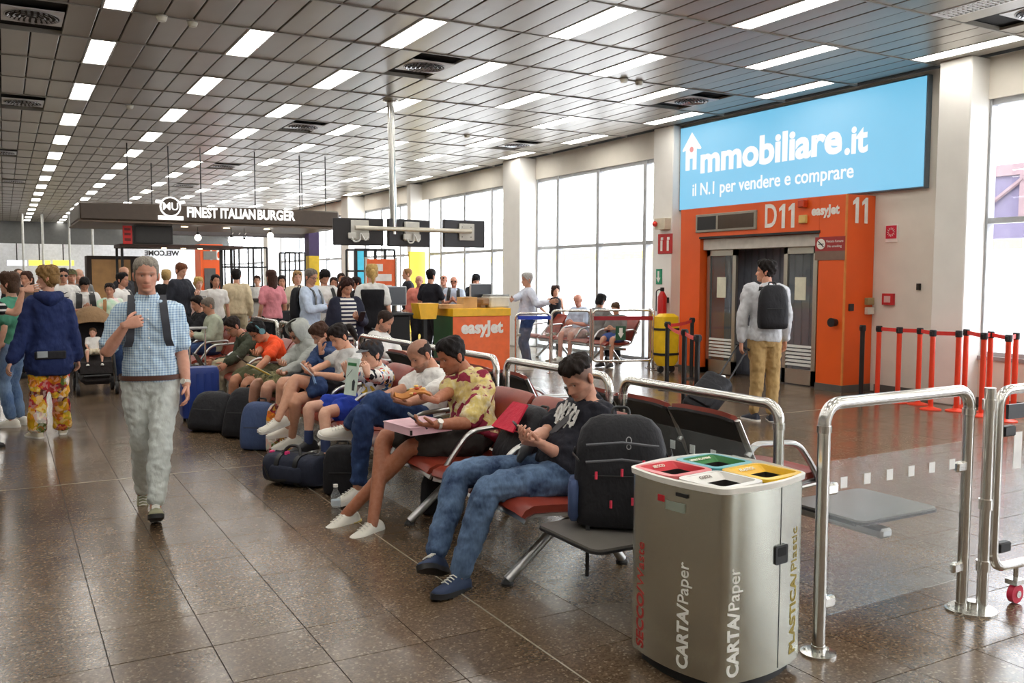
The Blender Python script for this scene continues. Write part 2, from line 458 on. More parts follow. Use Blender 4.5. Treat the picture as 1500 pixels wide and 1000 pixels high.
DL = ['round swirl air diffuser cut by the top left corner', 'round swirl air diffuser at the left edge under the first', 'round swirl air diffuser left of the hanging steel pole top', 'round swirl air diffuser in the middle of the ceiling left of the pole',
      'round swirl air diffuser in the blue light beside the billboard', 'distant round swirl air diffuser above the burger sign', 'round swirl air diffuser near the windows right of the pole', 'round swirl air diffuser cut by the top right corner', 'third round air diffuser down the left edge', 'farthest round air diffuser above the burger sign', 'fourth round air diffuser down the left edge']
for (cx, cy), lb in zip(DIFF, DL):
    t = root('air_diffuser', lb, 'air diffuser', (cx, cy, HC-.004), 'ceiling air diffusers', local=True)
    for nm, me in (('plate', pl_me), ('dark_disc', dd_me), ('rim', rg_me)):
        o = bpy.data.objects.new(nm, me); COL.objects.link(o); o.parent = t
    o = bpy.data.objects.new('vanes', dv_me); COL.objects.link(o); o.parent = t; o['kind'] = 'stuff'
# smoke detectors
sd = MB().lathe([(.055, 0), (.055, -.02), (.04, -.05), (.02, -.055)], (0, 0, 0), 14).mesh('housing', mat('detector_plastic', s2l(225, 222, 205), .4))
sdb = MB().lathe([(.062, .004), (.062, -.008)], (0, 0, 0), 14).mesh('base', mat('detector_base', s2l(190, 188, 175), .4))
for (px, py), lb in zip(((282, 34), (237, 26), (190, 156), (146, 217), (936, 121), (914, 117), (684, 199)),
        ('large smoke detector on the ceiling near the top left light', 'small smoke detector beside the large one at top left', 'smoke detector between the two left light rows', 'far smoke detector between the two left light rows', 'smoke detector beside the fourth row near the billboard', 'small black-based detector next to the one near the billboard', 'smoke detector right of the hanging steel pole')):
    q = at(px, py, Z=HC-.02); t = root('smoke_detector', lb, 'smoke detector', (q.x, q.y, HC-.006), 'smoke detectors', local=True)
    for nm, me in (('housing', sd), ('base', sdb)):
        o = bpy.data.objects.new(nm, me); COL.objects.link(o); o.parent = t

# ---- walls
PAINT = mat('cream_wall_paint', s2l(226, 220, 208), .6, 0, .04, 3)
WHITE = mat('white_paint', s2l(236, 234, 228), .5, 0, .03, 3)
DARKB = mat('grey_skirting', s2l(92, 88, 82), .5)
w = MB(); w.bb(WX, WX+.25, 7.1, 13.2, 0, HC+.02)                     # solid wall behind the gate
struct('wall_gate', w, PAINT)
struct('wall_beam', MB().bb(WX-.02, WX+.25, 13.2, YEND, 3.86, HC+.02), PAINT)
struct('wall_right', MB().bb(WX-.02, WX+.25, -8, 7.1, 3.84, HC+.02), PAINT)
struct('wall_sill', MB().bb(WX-.02, WX+.25, -8, 7.1, 0, .6), PAINT)
struct('trim_sill', MB().bb(WX-.05, WX+.02, -8, 7.1, .58, .63), mat('grey_sill', s2l(150, 146, 145), .5))
struct('baseboard_gate', MB().bb(WX-.015, WX, 7.1, 8.55, 0, .1), DARKB)
struct('baseboard_right', MB().bb(WX-.035, WX-.02, -8, 7.1, 0, .1), DARKB)
struct('wall_left', MB().bb(-8.25, -8, -8, YEND, 0, HC), PAINT)
struct('wall_back', MB().bb(-8, 11, -8.25, -8, 0, HC), PAINT)
def pillar(y0, y1, x0, lab, collar=False):
    b = MB().bb(x0, WX+.1, y0, y1, 0, HC, .012)
    o = struct('wall_pillar', b, WHITE)
    return o
pillar(6.98, 7.42, 10.42, '')
pillar(12.78, 13.34, 10.55, '')
pillar(17.95, 18.75, 10.35, '')
pillar(29.3, 30.0, 10.2, ''); pillar(40, 40.7, 10.2, '')
MUL = mat('grey_aluminium_frame', s2l(176, 178, 180), .4, .3)
GLS = glass('window_glass', (.99, .995, 1), .01)
def window(n, y0, y1, z0, z1, divs, trans, thin=.05):
    wn = bpy.data.objects.new('window_%d' % n, None); COL.objects.link(wn); wn.location = (WX+.1, y0, z0); tag(wn, kind='structure'); ORG[wn.name] = tuple(wn.location)
    fr = MB(); x0, x1 = WX+.03, WX+.14
    fr.bb(x0, x1, y0, y1, z1-.07, z1); fr.bb(x0, x1, y0, y1, z0, z0+.06)
    fr.build('window_frame', MUL, wn)
    for y in divs: MB().bb(x0-.02, x1, y-thin, y+thin, z0, z1).build('mullion', MUL, wn)
    for z in trans: MB().bb(x0-.01, x1, y0, y1, z-.035, z+.035).build('transom', MUL, wn)
    zs = [z0]+list(trans)+[z1]; ys = sorted(divs)
    for a, b in zip(ys, ys[1:]):
        for c, d in zip(zs, zs[1:]): MB().bb(WX+.08, WX+.088, a+thin*.5, b-thin*.5, c, d).build('pane', GLS, wn)
    return wn
window(1, -8, 7.05, .62, 3.84, [-8, -5.6, -3.3, -1, 1.2, 3.1, 5.0, 7.0], [2.33])
window(2, 13.3, 17.98, 0, 3.86, [13.36, 13.92, 15.5, 17.05, 17.95], [2.28])
window(3, 18.7, 24.05, 0, 3.86, [18.75, 20.15, 21.7, 23.2, 24.0], [2.28])
window(4, 24.5, 29.35, 0, 3.86, [24.6, 26.2, 27.8, 29.3], [2.28])
window(5, 29.9, 40.05, 0, 3.86, [29.95, 31.8, 33.6, 35.4, 37.2, 40], [2.28])
window(6, 40.6, YEND, 0, 3.86, [40.65, 45, 50, 55, YEND], [2.28])
# far end wall with bulkhead
GREYW = mat('pale_end_wall', s2l(214, 216, 220), .6)
struct('wall_far', MB().bb(-8, 11, YEND, YEND+.3, 0, HC), GREYW)
struct('wall_bulkhead', MB().bb(-8, 11, YEND-9, YEND-8.6, 3.25, HC), mat('dark_bulkhead', s2l(88, 88, 86), .6))
# outside: pale apron, far terminal and a jet bridge
APR = mat('concrete_apron', (.62, .62, .62), .9)
struct('ground_apron', MB().bb(11.2, 140, -60, 160, -1.0, -.3), APR)
t = root('terminal_building', 'pale building with yellow stripe seen faintly through the tall windows', 'building', (34, 42, -.3))
MB().bb(33, 40, 10, 75, -.3, 6).build('wall', mat('pale_facade', (.8, .8, .78), .8), t)
for i in range(10): MB().bb(32.9, 33.0, 13+i*6, 17.5+i*6, .9, 2.6).build('window', mat('facade_glass', (.5, .55, .6), .2), t)
MB().bb(32.8, 33, 10, 75, 2.75, 3.2).build('stripe', mat('facade_yellow', (.85, .7, .12), .7), t)
t = root('jet_bridge', 'lilac jet bridge with peach lattice beams outside the right window', 'jet bridge', (15.4, 7, -.3))
LIL = mat('lilac_cladding', (.10, .085, .15), .7); PEA = mat('peach_beam', (.17, .115, .13), .7)
MB().bb(15, 16.5, -6, 12, 2.35, 3.4).build('tunnel', LIL, t)
MB().bb(14.94, 15, -6, 12, 3.36, 3.55).build('roof_edge', PEA, t)
MB().bb(14.9, 15, -6, 12, 2.3, 2.55).build('lower_rail', LIL, t)
for i in range(9):
    y = -5+i*2; MB().bb(14.93, 15, y-.06, y+.06, 2.5, 3.36).build('post', PEA, t)
    MB().tube([(14.95, y, 3.3), (14.95, y+1, 2.6), (14.95, y+2, 3.3)], .04, 6).build('brace', PEA, t)
for y in (-3, 9): MB().bb(15.4, 15.9, y-.25, y+.25, -.3, 2.35).build('leg', mat('bridge_leg', (.7, .7, .7), .6), t)
# ================================================================ boarding gate
ORG_ = mat('gate_orange_paint', s2l(232, 92, 24), .42, 0, .05, 2)
LTW = mat('white_vinyl_lettering', s2l(240, 236, 228), .5)
ALU = steel('brushed_aluminium', s2l(186, 184, 172), .42)
BLK = mat('matt_black', s2l(24, 24, 25), .5)
GX, GY0, GY1, GZ = 10.2, 8.62, 12.12, 2.77
OY0, OY1, OZ = at(1197, 450, X=GX).y, at(1024, 450, X=GX).y, 2.27
g = root('boarding_gate', 'orange boarding gate portal with sliding glass doors numbered D11', 'gate', (GX+.3, 10.3, 0))
MB().bb(GX, WX-.005, GY0, OY0, 0, GZ, .004).build('jamb', ORG_, g)
MB().bb(GX, WX-.005, OY1, GY1, 0, GZ, .004).build('jamb', ORG_, g)
MB().bb(GX, WX-.005, OY0, OY1, OZ, GZ, .004).build('lintel', ORG_, g)
MB().bb(GX-.008, GX+.02, GY0-.008, GY0+.012, .1, GZ).build('corner_trim', mat('orange_edge_trim', s2l(222, 138, 66), .5), g)
MB().bb(GX-.012, WX-.02, GY0-.012, OY0, 0, .1).build('skirting', DARKB, g)
MB().bb(GX-.012, WX-.02, OY1, GY1, 0, .1).build('skirting', DARKB, g)
MB().bb(GX+.07, GX+.3, OY0, OY1, 2.07, OZ-.02, .005).build('header_panel', mat('pale_grey_panel', s2l(196, 190, 180), .5), g)
MB().bb(GX-.01, GX+.04, OY0-.02, OY1+.02, OZ-.015, OZ+.02).build('lintel_shadow_gap', BLK, g)
CORR = mat('corridor_panel', s2l(96, 98, 108), .6)
bkp = MB().bb(WX-.03, WX-.01, OY0, OY1, 0, OZ).build('corridor_wall', CORR, g)
for i in range(16):
    y = OY0+(i+.5)*(OY1-OY0)/16; MB().bb(WX-.04, WX-.03, y-.06, y+.06, .05, OZ-.05).build('corridor_slat', mat('corridor_slat', s2l(108, 110, 120), .6), bkp)
GGL = glass('gate_glass', (.78, .84, .86), .06)
def gdoor(y0, y1, paper):
    d = bpy.data.objects.new('door_leaf', None); COL.objects.link(d); d.parent = g; ORG[d.name] = ORG[g.name]
    x0, x1 = GX+.13, GX+.18; fw = .075
    f = MB(); f.bb(x0, x1, y0, y0+fw, 0.02, 2.07); f.bb(x0, x1, y1-fw, y1, 0.02, 2.07); f.bb(x0, x1, y0, y1, 1.97, 2.07); f.bb(x0, x1, y0, y1, .02, .24)
    f.build('door_frame', ALU, d)
    MB().bb(x0+.02, x0+.028, y0+fw, y1-fw, .24, 1.97).build('pane', GGL, d)
    for k in range(6): MB().box((x0+.01, (y0+y1)/2, .31+k*.055), (.008, y1-y0-2*fw, .04), M=Matrix.Rotation(.5, 4, 'Y')).build('louvre_slat', mat('louvre_white', s2l(198, 198, 192), .4), d)
    MB().bb(x0+.005, x0+.015, (y0+y1)/2-.11, (y0+y1)/2+.1, 1.28, 1.62).build('notice', mat('notice_paper', s2l(224, 222, 200), .7), d)
    return d
gdoor(at(1078, 450, X=GX+.15).y, at(1036, 450, X=GX+.15).y, 1)
gdoor(at(1197, 450, X=GX+.15).y, at(1148, 450, X=GX+.15).y, 1)
# display on the lintel, signs
def on_gate(px, py): return at(px, py, X=GX)
a = on_gate(1021, 306); b = on_gate(1109, 334)
dsp = MB().bb(GX-.03, GX+.01, b.y, a.y, 2.36, 2.66, .008).build('display_frame', mat('display_frame_grey', s2l(148, 142, 128), .4), g)
MB().bb(GX-.034, GX-.02, a.y-.5, a.y-.05, 2.4, 2.62).build('screen', BLK, dsp)
MB().bb(GX-.034, GX-.02, b.y+.05, a.y-.55, 2.4, 2.62).build('screen', mat('brown_screen', s2l(74, 58, 44), .2), dsp)
fX = lambda p: frame_M((GX-.004, p.y, p.z), (0, -1, 0), (0, 0, 1))
def ones(n, M, h, m, par):
    # numerals 1 with a flag, condensed
    for i in range(n):
        x = (i-(n-1)/2)*h*.52; MB().prism([(x-.02*h, -.5*h), (x+.16*h, -.5*h), (x+.16*h, .5*h), (x+.04*h, .5*h), (x-.17*h, .33*h), (x-.17*h, .19*h), (x-.02*h, .27*h)], M, .004).build('numeral', m, par)
text('D', fX(on_gate(1129, 318)), .50, LTW, g, bold=.008, sx=.72)
ones(2, fX(on_gate(1153, 316)), .36, LTW, g)
text('easyJet', fX(on_gate(1209, 308)), .185, LTW, g, bold=.008, sx=.95)
s11 = at(1260, 308, Y=GY0)
ones(2, frame_M((s11.x, GY0-.004, s11.z), (1, 0, 0), (0, 0, 1)), .36, LTW, g)
p = on_gate(1179, 299); MB().bb(GX-.09, GX, p.y-.06, p.y+.06, p.z-.05, p.z+.06, .01).build('horn', mat('horn_red', s2l(200, 62, 22), .4), g)
p = on_gate(1178, 321); MB().bb(GX-.05, GX, p.y-.07, p.y+.07, p.z-.06, p.z+.06, .01).build('beacon', mat('beacon_yellow', s2l(226, 190, 110), .4), g)
p = on_gate(1216, 357); pl = MB().bb(GX-.012, GX, p.y-.27, p.y+.26, p.z-.1, p.z+.1).build('no_smoking_plate', mat('sign_maroon', s2l(158, 40, 40), .5), g)
MB().bb(GX-.011, GX, p.y-.27, p.y+.26, p.z-.23, p.z-.1).build('label_strip', mat('strip_bronze', s2l(124, 96, 82), .4), g)
cM = frame_M((GX-.014, p.y+.15, p.z), (0, -1, 0), (0, 0, 1))
rg = [(.075*math.cos(t), .075*math.sin(t)) for t in np.linspace(0, 2*PI, 25)[:-1]]
MB().prism(rg, cM, .003).build('pictogram_disc', LTW, pl)
MB().box((GX-.018, p.y+.15, p.z), (.003, .13, .014), M=Matrix.Rotation(.7, 4, 'X')).build('pictogram_bar', BLK, pl)
MB().box((GX-.018, p.y+.15, p.z), (.003, .1, .012)).build('pictogram_cigarette', BLK, pl)
text('Vietato fumare', frame_M((GX-.014, p.y-.09, p.z+.035), (0, -1, 0), (0, 0, 1)), .05, LTW, pl, depth=.002)
text('No smoking', frame_M((GX-.014, p.y-.09, p.z-.035), (0, -1, 0), (0, 0, 1)), .05, LTW, pl, depth=.002)
p = on_gate(1224, 472); MB().tube([(GX, p.y, p.z), (GX-.1, p.y, p.z)], [.05, .065], 12).build('door_stop', BLK, g)
p = at(1246, 450, Y=GY0); MB().bb(p.x-.05, p.x+.05, GY0-.02, GY0, p.z-.05, p.z+.05, .005).build('switch', mat('switch_dark', s2l(44, 42, 46), .4), g)
for py, c in ((441, (150, 138, 96)), (455, (206, 204, 190))):
    p = at(1271, py, Y=GY0); MB().bb(p.x-.07, p.x+.07, GY0-.06, GY0, p.z-.05, p.z+.05, .006).build('card_reader', mat('reader_%d' % py, s2l(c), .4), g)

# ================================================================ billboard
BX, BZ0, BZ1 = 10.7, 2.81, 4.295
BY0, BY1 = at(1357, 200, X=BX).y, 12.77
bb_ = root('billboard', 'large lit light-blue advertising billboard above the orange gate', 'billboard', (BX+.05, (BY0+BY1)/2, BZ0))
MB().bb(BX, WX-.002, BY0, BY1, BZ0, BZ1, .006).build('case', mat('billboard_case', s2l(96, 110, 120), .4), bb_)
MB().bb(BX-.006, BX, BY0+.02, BY1-.02, BZ0+.02, BZ1-.02).build('lit_face', glow('billboard_blue', s2l(118, 203, 242), BILL), bb_)
BW = glow('billboard_white', (1, 1, 1), BILL*1.02)
onb = lambda px, py: at(px, py, X=BX)
fB = lambda p: frame_M((BX-.009, p.y, p.z), (0, -1, 0), (0, 0, 1))
l = onb(1047, 228); r = onb(1238, 210); wid = l.y-r.y
t = text('mmobiliare', fB((onb(1030, 228)+onb(1232, 211))/2+Vector((0, 0, -.01))), .62, BW, bb_, bold=.022, sx=.98)
def fit(o, y0, y1):
    ys = [v.co.y for v in o.data.vertices]; a, b = min(ys), max(ys); oy = ORG[o.name][1]
    for v in o.data.vertices: v.co.y = (v.co.y-a)/(b-a)*(y1-y0)+y0-oy
fit(t, onb(1234, 212).y, onb(1027, 228).y)
t2 = text('.it', fB(onb(1254, 206)+Vector((0, 0, .0))), .55, BW, bb_, bold=.018); fit(t2, onb(1272, 206).y, onb(1238, 210).y)
t3 = text('il N.1 per vendere e comprare', fB((onb(1015, 278)+onb(1251, 252))/2), .30, BW, bb_, bold=.004); fit(t3, onb(1251, 252).y, onb(1015, 278).y)
hp = onb(1014, 224); hM = frame_M((BX-.009, hp.y, hp.z), (0, -1, 0), (0, 0, 1))
MB().prism([(-.16, -.30), (-.16, .06), (-.24, .04), (-.25, .07), (0, .36), (.25, .07), (.24, .04), (.13, .06), (.13, -.30), (.03, -.30), (.03, -.10), (-.05, -.10), (-.05, -.30)], hM, .003).build('house_logo', BW, bb_)
MB().prism([(.05*math.cos(a), .06+.05*math.sin(a)) for a in np.linspace(0, 2*PI, 21)[:-1]], frame_M((BX-.013, hp.y, hp.z), (0, -1, 0), (0, 0, 1)), .003).build('logo_dot', glow('billboard_coral', s2l(236, 140, 140), BILL), bb_)

# ================================================================ wall fittings
def wallsign(name, lab, cat, px, py, w, h, col, X=WX, d=.02, X2=None, proud=0):
    p = at(px, py, X=X); o = root(name, lab, cat, (X, p.y, p.z-h/2))
    MB().bb(X-d-proud, X-proud, p.y-w/2, p.y+w/2, p.z-h/2, p.z+h/2, .003).build('panel', mat(name+'_col_%d' % px, s2l(col), .45), o); return o, p
WT = mat('sign_white', s2l(240, 238, 232), .5)
PX = 10.55
o, p = wallsign('fire_sign', 'red fire extinguisher sign on the white pillar left of the gate', 'sign', 975, 357, .4, .36, (190, 34, 34), PX)
for k, dy in enumerate((.09, -.09)):
    MB().bb(PX-.026, PX-.02, p.y+dy-.03, p.y+dy+.03, p.z-.13, p.z+.06, .006).build('pictogram', WT, o); MB().bb(PX-.026, PX-.02, p.y+dy-.045, p.y+dy+.02, p.z+.07, p.z+.12).build('pictogram', WT, o)
o, p = wallsign('emergency_lamp', 'cream emergency lamp box with red light on the white pillar', 'lamp', 975, 328, .3, .2, (214, 204, 180), PX-.0, .14)
MB().sph((PX-.17, p.y+.1, p.z), .05).build('red_lens', mat('lens_red', s2l(214, 50, 30), .3), o)
o, p = wallsign('exit_sign', 'small green exit sign with white arrow by the window', 'sign', 966, 405, .16, .28, (40, 150, 110), PX)
MB().prism([(-.025, .1), (-.025, -.02), (-.06, -.02), (0, -.11), (.06, -.02), (.025, -.02), (.025, .1)], frame_M((PX-.024, p.y, p.z), (0, -1, 0), (0, 0, 1)), .003).build('arrow', WT, o)
p = at(971, 440, X=PX-.12); p.y = max(p.y, 12.88)
o = root('fire_extinguisher', 'red fire extinguisher hung on the pillar left of the gate', 'fire extinguisher', (PX-.12, p.y, .95))
MB().lathe([(.03, .0), (.085, .02), (.085, .36), (.05, .43), (.03, .46)], (PX-.12, p.y, .9), 16).build('cylinder', mat('extinguisher_red', s2l(196, 30, 30), .3), o)
MB().bb(PX-.15, PX-.09, p.y-.02, p.y+.02, 1.36, 1.43).build('valve', BLK, o)
MB().tube(bend([(PX-.15, p.y, 1.4), (PX-.24, p.y+.02, 1.38), (PX-.24, p.y+.02, 1.0)], .06), .011, 8).build('hose', BLK, o)
MB().bb(PX-.06, PX-.0, p.y-.05, p.y+.05, 1.15, 1.25).build('bracket', BLK, o)
o, p = wallsign('alarm_sign', 'square red and white fire alarm sign high on the cream wall', 'sign', 1307, 342, .19, .24, (240, 236, 230))
sg = MB().bb(WX-.026, WX-.02, p.y-.085, p.y+.085, p.z-.07, p.z+.11).build('red_square', mat('alarm_red', s2l(204, 34, 62), .5), o)
for k in range(12):
    a = k*PI/6; MB().box((WX-.029, p.y+.05*math.cos(a), p.z+.02+.05*math.sin(a)), (.003, .03, .007), M=Matrix.Rotation(a, 4, 'X')).build('ray', WT, sg)
o, p = wallsign('call_point', 'red fire alarm call point box low on the cream wall', 'call point', 1303, 438, .18, .16, (196, 40, 46), WX, .05)
MB().bb(WX-.056, WX-.05, p.y-.05, p.y+.05, p.z-.045, p.z+.045).build('button_plate', mat('call_plate', s2l(226, 190, 186), .5), o)
o, p = wallsign('wall_sensor', 'tiny black sensor box on the cream wall beside the pillar', 'sensor', 1347, 420, .05, .09, (38, 34, 30), WX, .04)
MB().bb(WX-.044, WX-.04, p.y-.015, p.y+.015, p.z-.01, p.z+.02).build('lens', mat('sensor_lens', s2l(80, 76, 70), .2), o)

# ================================================================ barrier rails
SS = steel('rail_steel', (.70, .69, .65), .2, (40, 40, 1))
RGL = glass('barrier_glass', (.95, .975, .97), .05)
STK = mat('white_square_sticker', (.9, .9, .88), .6)
def hoop(a, b, zt, lab, grp, r=.026, panel=True, stickers=True, gz=(.14, .76), feet=(1, 1)):
    a = Vector((a[0], a[1], 0)); b = Vector((b[0], b[1], 0)); d = (b-a).normalized(); n = Vector((-d.y, d.x, 0))
    t = root('barrier_rail', lab, 'barrier', tuple((a+b)/2), grp)
    MB().tube(ubend(a, b, 0.006, zt, .085, 7), r, 14).build('hoop_tube', SS, t)
    for q, f in ((a, feet[0]), (b, feet[1])):
        if f:
            fl = MB().lathe([(.075, 0), (.075, .01), (.03, .014), (.03, .04)], tuple(q), 20).build('foot_flange', SS, t)
            for k in range(3):
                an = k*2.1; MB().cyl((q.x+.055*math.cos(an), q.y+.055*math.sin(an), .01), .008, .008, 8).build('bolt', SS, fl)
        MB().tube([Vector(q)+Vector((0, 0, zt-.12)), Vector(q)+Vector((0, 0, zt-.09))], r+.004, 14).build('collar', SS, t)
    if panel:
        e0 = a+d*.05; e1 = b-d*.05
        M = frame_M((e0.x, e0.y, gz[0]), tuple(d), (0, 0, 1)); w = (e1-e0).length; h = gz[1]-gz[0]
        gp = MB().prism([(0, 0), (w, 0), (w, h), (0, h)], M @ Matrix.Translation((0, 0, -.004)), .008).build('glass_panel', RGL, t)
        for q in (e0, e1):
            for z in (gz[0]+.06, gz[1]-.12):
                MB().box((q.x, q.y, z), (.075, .03, .05), math.atan2(d.y, d.x), .008).build('clamp', SS, t)
        if stickers:
            k = int(w/.15)
            for i in range(k):
                q = e0+d*(w*(i+.5)/k)
                for s_ in (-1, 1):
                    if s_ > 0: continue
                    MB().box((q.x+n.x*.006*s_, q.y+n.y*.006*s_, gz[1]-.1), (.042, .002, .048), math.atan2(d.y, d.x)).build('sticker', STK, gp)
    return t
RX = 3.27
segs = [(3.13, 4.40), (4.54, 5.86), (6.02, 7.45), (7.6, 9.03), (9.18, 10.6), (10.75, 12.2), (12.35, 13.8)]
RL = ['steel tube barrier with glass panel right behind the recycling bin', 'steel tube barrier behind the man in the black t-shirt', 'steel tube barrier behind the man in the patterned shirt', 'steel tube barrier behind the boy with the cap', 'steel tube barrier behind the hooded person', 'steel tube barrier behind the man in the orange t-shirt', 'farthest steel tube barrier of the row behind the seats']
for (y0, y1), lb in zip(segs, RL): hoop((RX, y0), (RX, y1), .985, lb, 'barriers behind the seats')
hoop((2.98, 2.60), (3.99, 2.62), 1.075, 'steel tube barrier with clear glass panel right of the recycling bin', 'foreground barriers', .027, gz=(.16, .83))
# second foreground barrier: a swinging gate on a castor
t = root('barrier_gate', 'steel tube swing gate with castor wheel at the right edge', 'barrier', (4.6, 2.56, 0), 'foreground barriers')
MB().tube([(4.065, 2.565, .006), (4.065, 2.565, 1.085)], .026, 14).build('post', SS, t)
MB().lathe([(.11, 0), (.11, .012), (.03, .016), (.03, .05)], (4.03, 2.59, 0), 24).build('foot_flange', SS, t)
gl = bend([(5.6, 2.5, 1.07), (4.13, 2.56, 1.07), (4.13, 2.56, .2), (5.6, 2.5, .2)], .09)
MB().tube(gl, .024, 14).build('gate_tube', SS, t)
for z in (.2, .5, .98): MB().tube([(4.065, 2.565, z), (4.065, 2.565, z+.05)], .033, 14).build('hinge_collar', SS, t)
gM = frame_M((4.2, 2.557, .3), (1, -.041, 0), (0, 0, 1))
gp = MB().prism([(0, 0), (1.4, 0), (1.4, .6), (0, .6)], gM, .008).build('glass_panel', RGL, t)
MB().bb(4.17, 5.6, 2.535, 2.55, .93, 1.0).build('dark_band', mat('band_black', s2l(30, 30, 34), .4), t)
MB().prism([(.04, .38), (.1, .38), (.1, .56), (.04, .56)], gM @ Matrix.Translation((0, 0, .009)), .002).build('sticker', STK, gp)
MB().tube([(4.31, 2.55, .19), (4.31, 2.55, .12)], .012, 8).build('castor_stem', SS, t)
cw = MB().tube([(4.31, 2.535, .05), (4.31, 2.565, .05)], .047, 18).build('castor_wheel', mat('castor_red', s2l(206, 44, 74), .4), t)
MB().tube([(4.31, 2.528, .05), (4.31, 2.572, .05)], .018, 12).build('castor_hub', SS, cw)
MB().bb(4.27, 4.34, 2.52, 2.58, .1, .125).build('castor_fork', SS, t)
for z in (.3, .87): MB().bb(4.15, 4.24, 2.535, 2.575, z-.025, z+.025, .006).build('clamp', BLK, t)
# far barriers in front of the windows
hoop((7.48, 13.08), (8.01, 12.83), 1.0, 'steel tube barrier with blue band right of the orange desk', 'barriers by the windows', .022, stickers=False)
hoop((8.15, 13.02), (8.75, 12.72), 1.04, 'steel tube barrier in front of the curly-haired woman by the windows', 'barriers by the windows', .022, stickers=False)
t = root('barrier_gate', 'closed steel tube gate with red band and green exit sign by the windows', 'barrier', (9.3, 12.5, 0), 'barriers by the windows')
A = at(869, 453, Y=12.6); B = at(955, 453, Y=12.25)
lp = [(A.x, A.y, 1.05), (B.x, B.y, 1.05), (B.x, B.y, .18), (A.x, A.y, .18)]
MB().tube(bend([((A.x+B.x)/2, (A.y+B.y)/2, 1.05), lp[1], lp[2], lp[3], lp[0], ((A.x+B.x)/2-.001, (A.y+B.y)/2, 1.05)], .07), .02, 10).build('gate_tube', SS, t)
for q in (A, B): MB().tube([(q.x, q.y+.06, 0), (q.x, q.y+.06, 1.08)], .024, 10).build('post', SS, t)
MB().prism([(0, 0), ((B-A).length, 0), ((B-A).length, .07), (0, .07)], frame_M((A.x, A.y-.02, .88), tuple((B-A)), (0, 0, 1)), .006).build('red_band', mat('band_red', s2l(158, 24, 40), .4), t)
dv_ = (B-A).normalized(); sgn = A.lerp(B, .45)
es = MB().prism([(-.09, -.12), (.09, -.12), (.09, .12), (-.09, .12)], frame_M((sgn.x, sgn.y-.03, .66), tuple(dv_), (0, 0, 1)), .006).build('exit_plate', mat('exit_green', s2l(28, 84, 54), .5), t)
MB().prism([(-.03, .09), (-.03, 0), (-.055, 0), (0, -.09), (.055, 0), (.03, 0), (.03, .09)], frame_M((sgn.x, sgn.y-.038, .66), tuple(dv_), (0, 0, 1)), .003).build('arrow', WT, es)
hoop((B.x+.12, B.y+.1), (B.x+.3, B.y+.45), 1.05, 'short steel tube barrier by the yellow cover left of the gate', 'barriers by the windows', .02, stickers=False, panel=False)
o = MB().prism([(0, 0), (.56, 0), (.56, .06), (0, .06)], frame_M((7.49, 13.04, .9), (.53, -.25, 0), (0, 0, 1)), .006).build('belt', mat('belt_blue', s2l(40, 70, 190), .5)); tag(o, 'blue printed belt on the barrier right of the orange desk', 'belt')
q = at(976, 500, X=9.75)
t = root('evacuation_chair', 'yellow covered evacuation chair standing left of the orange gate', 'evacuation chair', (9.75, q.y, 0))
MB().loft([[(9.75+x*.2*s, q.y+y*.14*s, z) for x, y in rrect(2, 2, .5)] for z, s in ((.12, .7), (.2, .95), (.6, 1), (.95, .95), (1.0, .6))]).build('cover', mat('cover_yellow', s2l(240, 196, 20), .6, bump=.003, bscale=20), t)
for z in (.3, .72): MB().loft([[(9.75+x*.205, q.y+y*.146, zz) for x, y in rrect(2, 2, .5)] for zz in (z, z+.04)]).build('strap', BLK, t)
for s_ in (-1, 1): MB().tube([(9.75+s_*.12, q.y-.02, .06), (9.75+s_*.12, q.y+.02, .06)], .06, 14).build('wheel', BLK, t)
# ================================================================ belt stanchions
def stanchion(p, lab, grp, col, capc=None, h=.98):
    t = root('belt_post', lab, 'stanchion', (p[0], p[1], 0), grp)
    MB().lathe([(.125, 0), (.125, .012), (.05, .03), (.032, .04)], (p[0], p[1], 0), 22).build('base', col, t)
    MB().lathe([(.031, .03), (.031, h-.08)], (p[0], p[1], 0), 14).build('pole', col, t)
    MB().lathe([(.034, h-.08), (.04, h-.075), (.04, h-.005), (.034, h)], (p[0], p[1], 0), 14).build('belt_head', BLK, t)
    MB().bb(p[0]-.05, p[0]+.05, p[1]-.018, p[1]+.018, h-.065, h-.015, .005).build('belt_clip', BLK, t)
    return t
def belt(p, q, z, lab, m, sag=.0):
    p = Vector((p[0], p[1], z)); q = Vector((q[0], q[1], z)); grid = []
    for i in range(9):
        t = i/8; c = p.lerp(q, t); c.z -= sag*4*t*(1-t); grid.append([c+Vector((0, 0, .024)), c-Vector((0, 0, .024))])
    o = MB().sheet(grid, .003).build('belt', m); return tag(o, lab, 'belt', 'stanchion belts')
REDP = mat('stanchion_red', s2l(222, 62, 30), .4); BELT = mat('belt_red', s2l(220, 52, 44), .6)
red = [(1288, 477), (1318, 479), (1348, 480), (1367, 483), (1405, 484), (1416, 482), (1442, 487), (1452, 485), (1478, 490), (1489, 487)]
RD = ['leftmost', 'second from left', 'third from left', 'fourth from left', 'fifth from left', 'sixth from left', 'seventh from left', 'eighth from left', 'ninth from left', 'rightmost']
rp = []
for (px, py), nm in zip(red, RD):
    q = at(px, py, Z=.98); rp.append(q); stanchion(q, 'red belt post by the cream wall, %s of ten' % nm, 'red belt posts', REDP)
for i in range(9): 
    if i != 4: belt(rp[i], rp[i+1], .94, 'red belt between the %s and the next red post' % RD[i], BELT)
bp = [at(978, 471, Z=.98), at(1003, 482, Z=.98), at(1014, 465, Z=.98), at(1022, 490, Z=.98)]
BKP = mat('stanchion_black', s2l(26, 25, 26), .4)
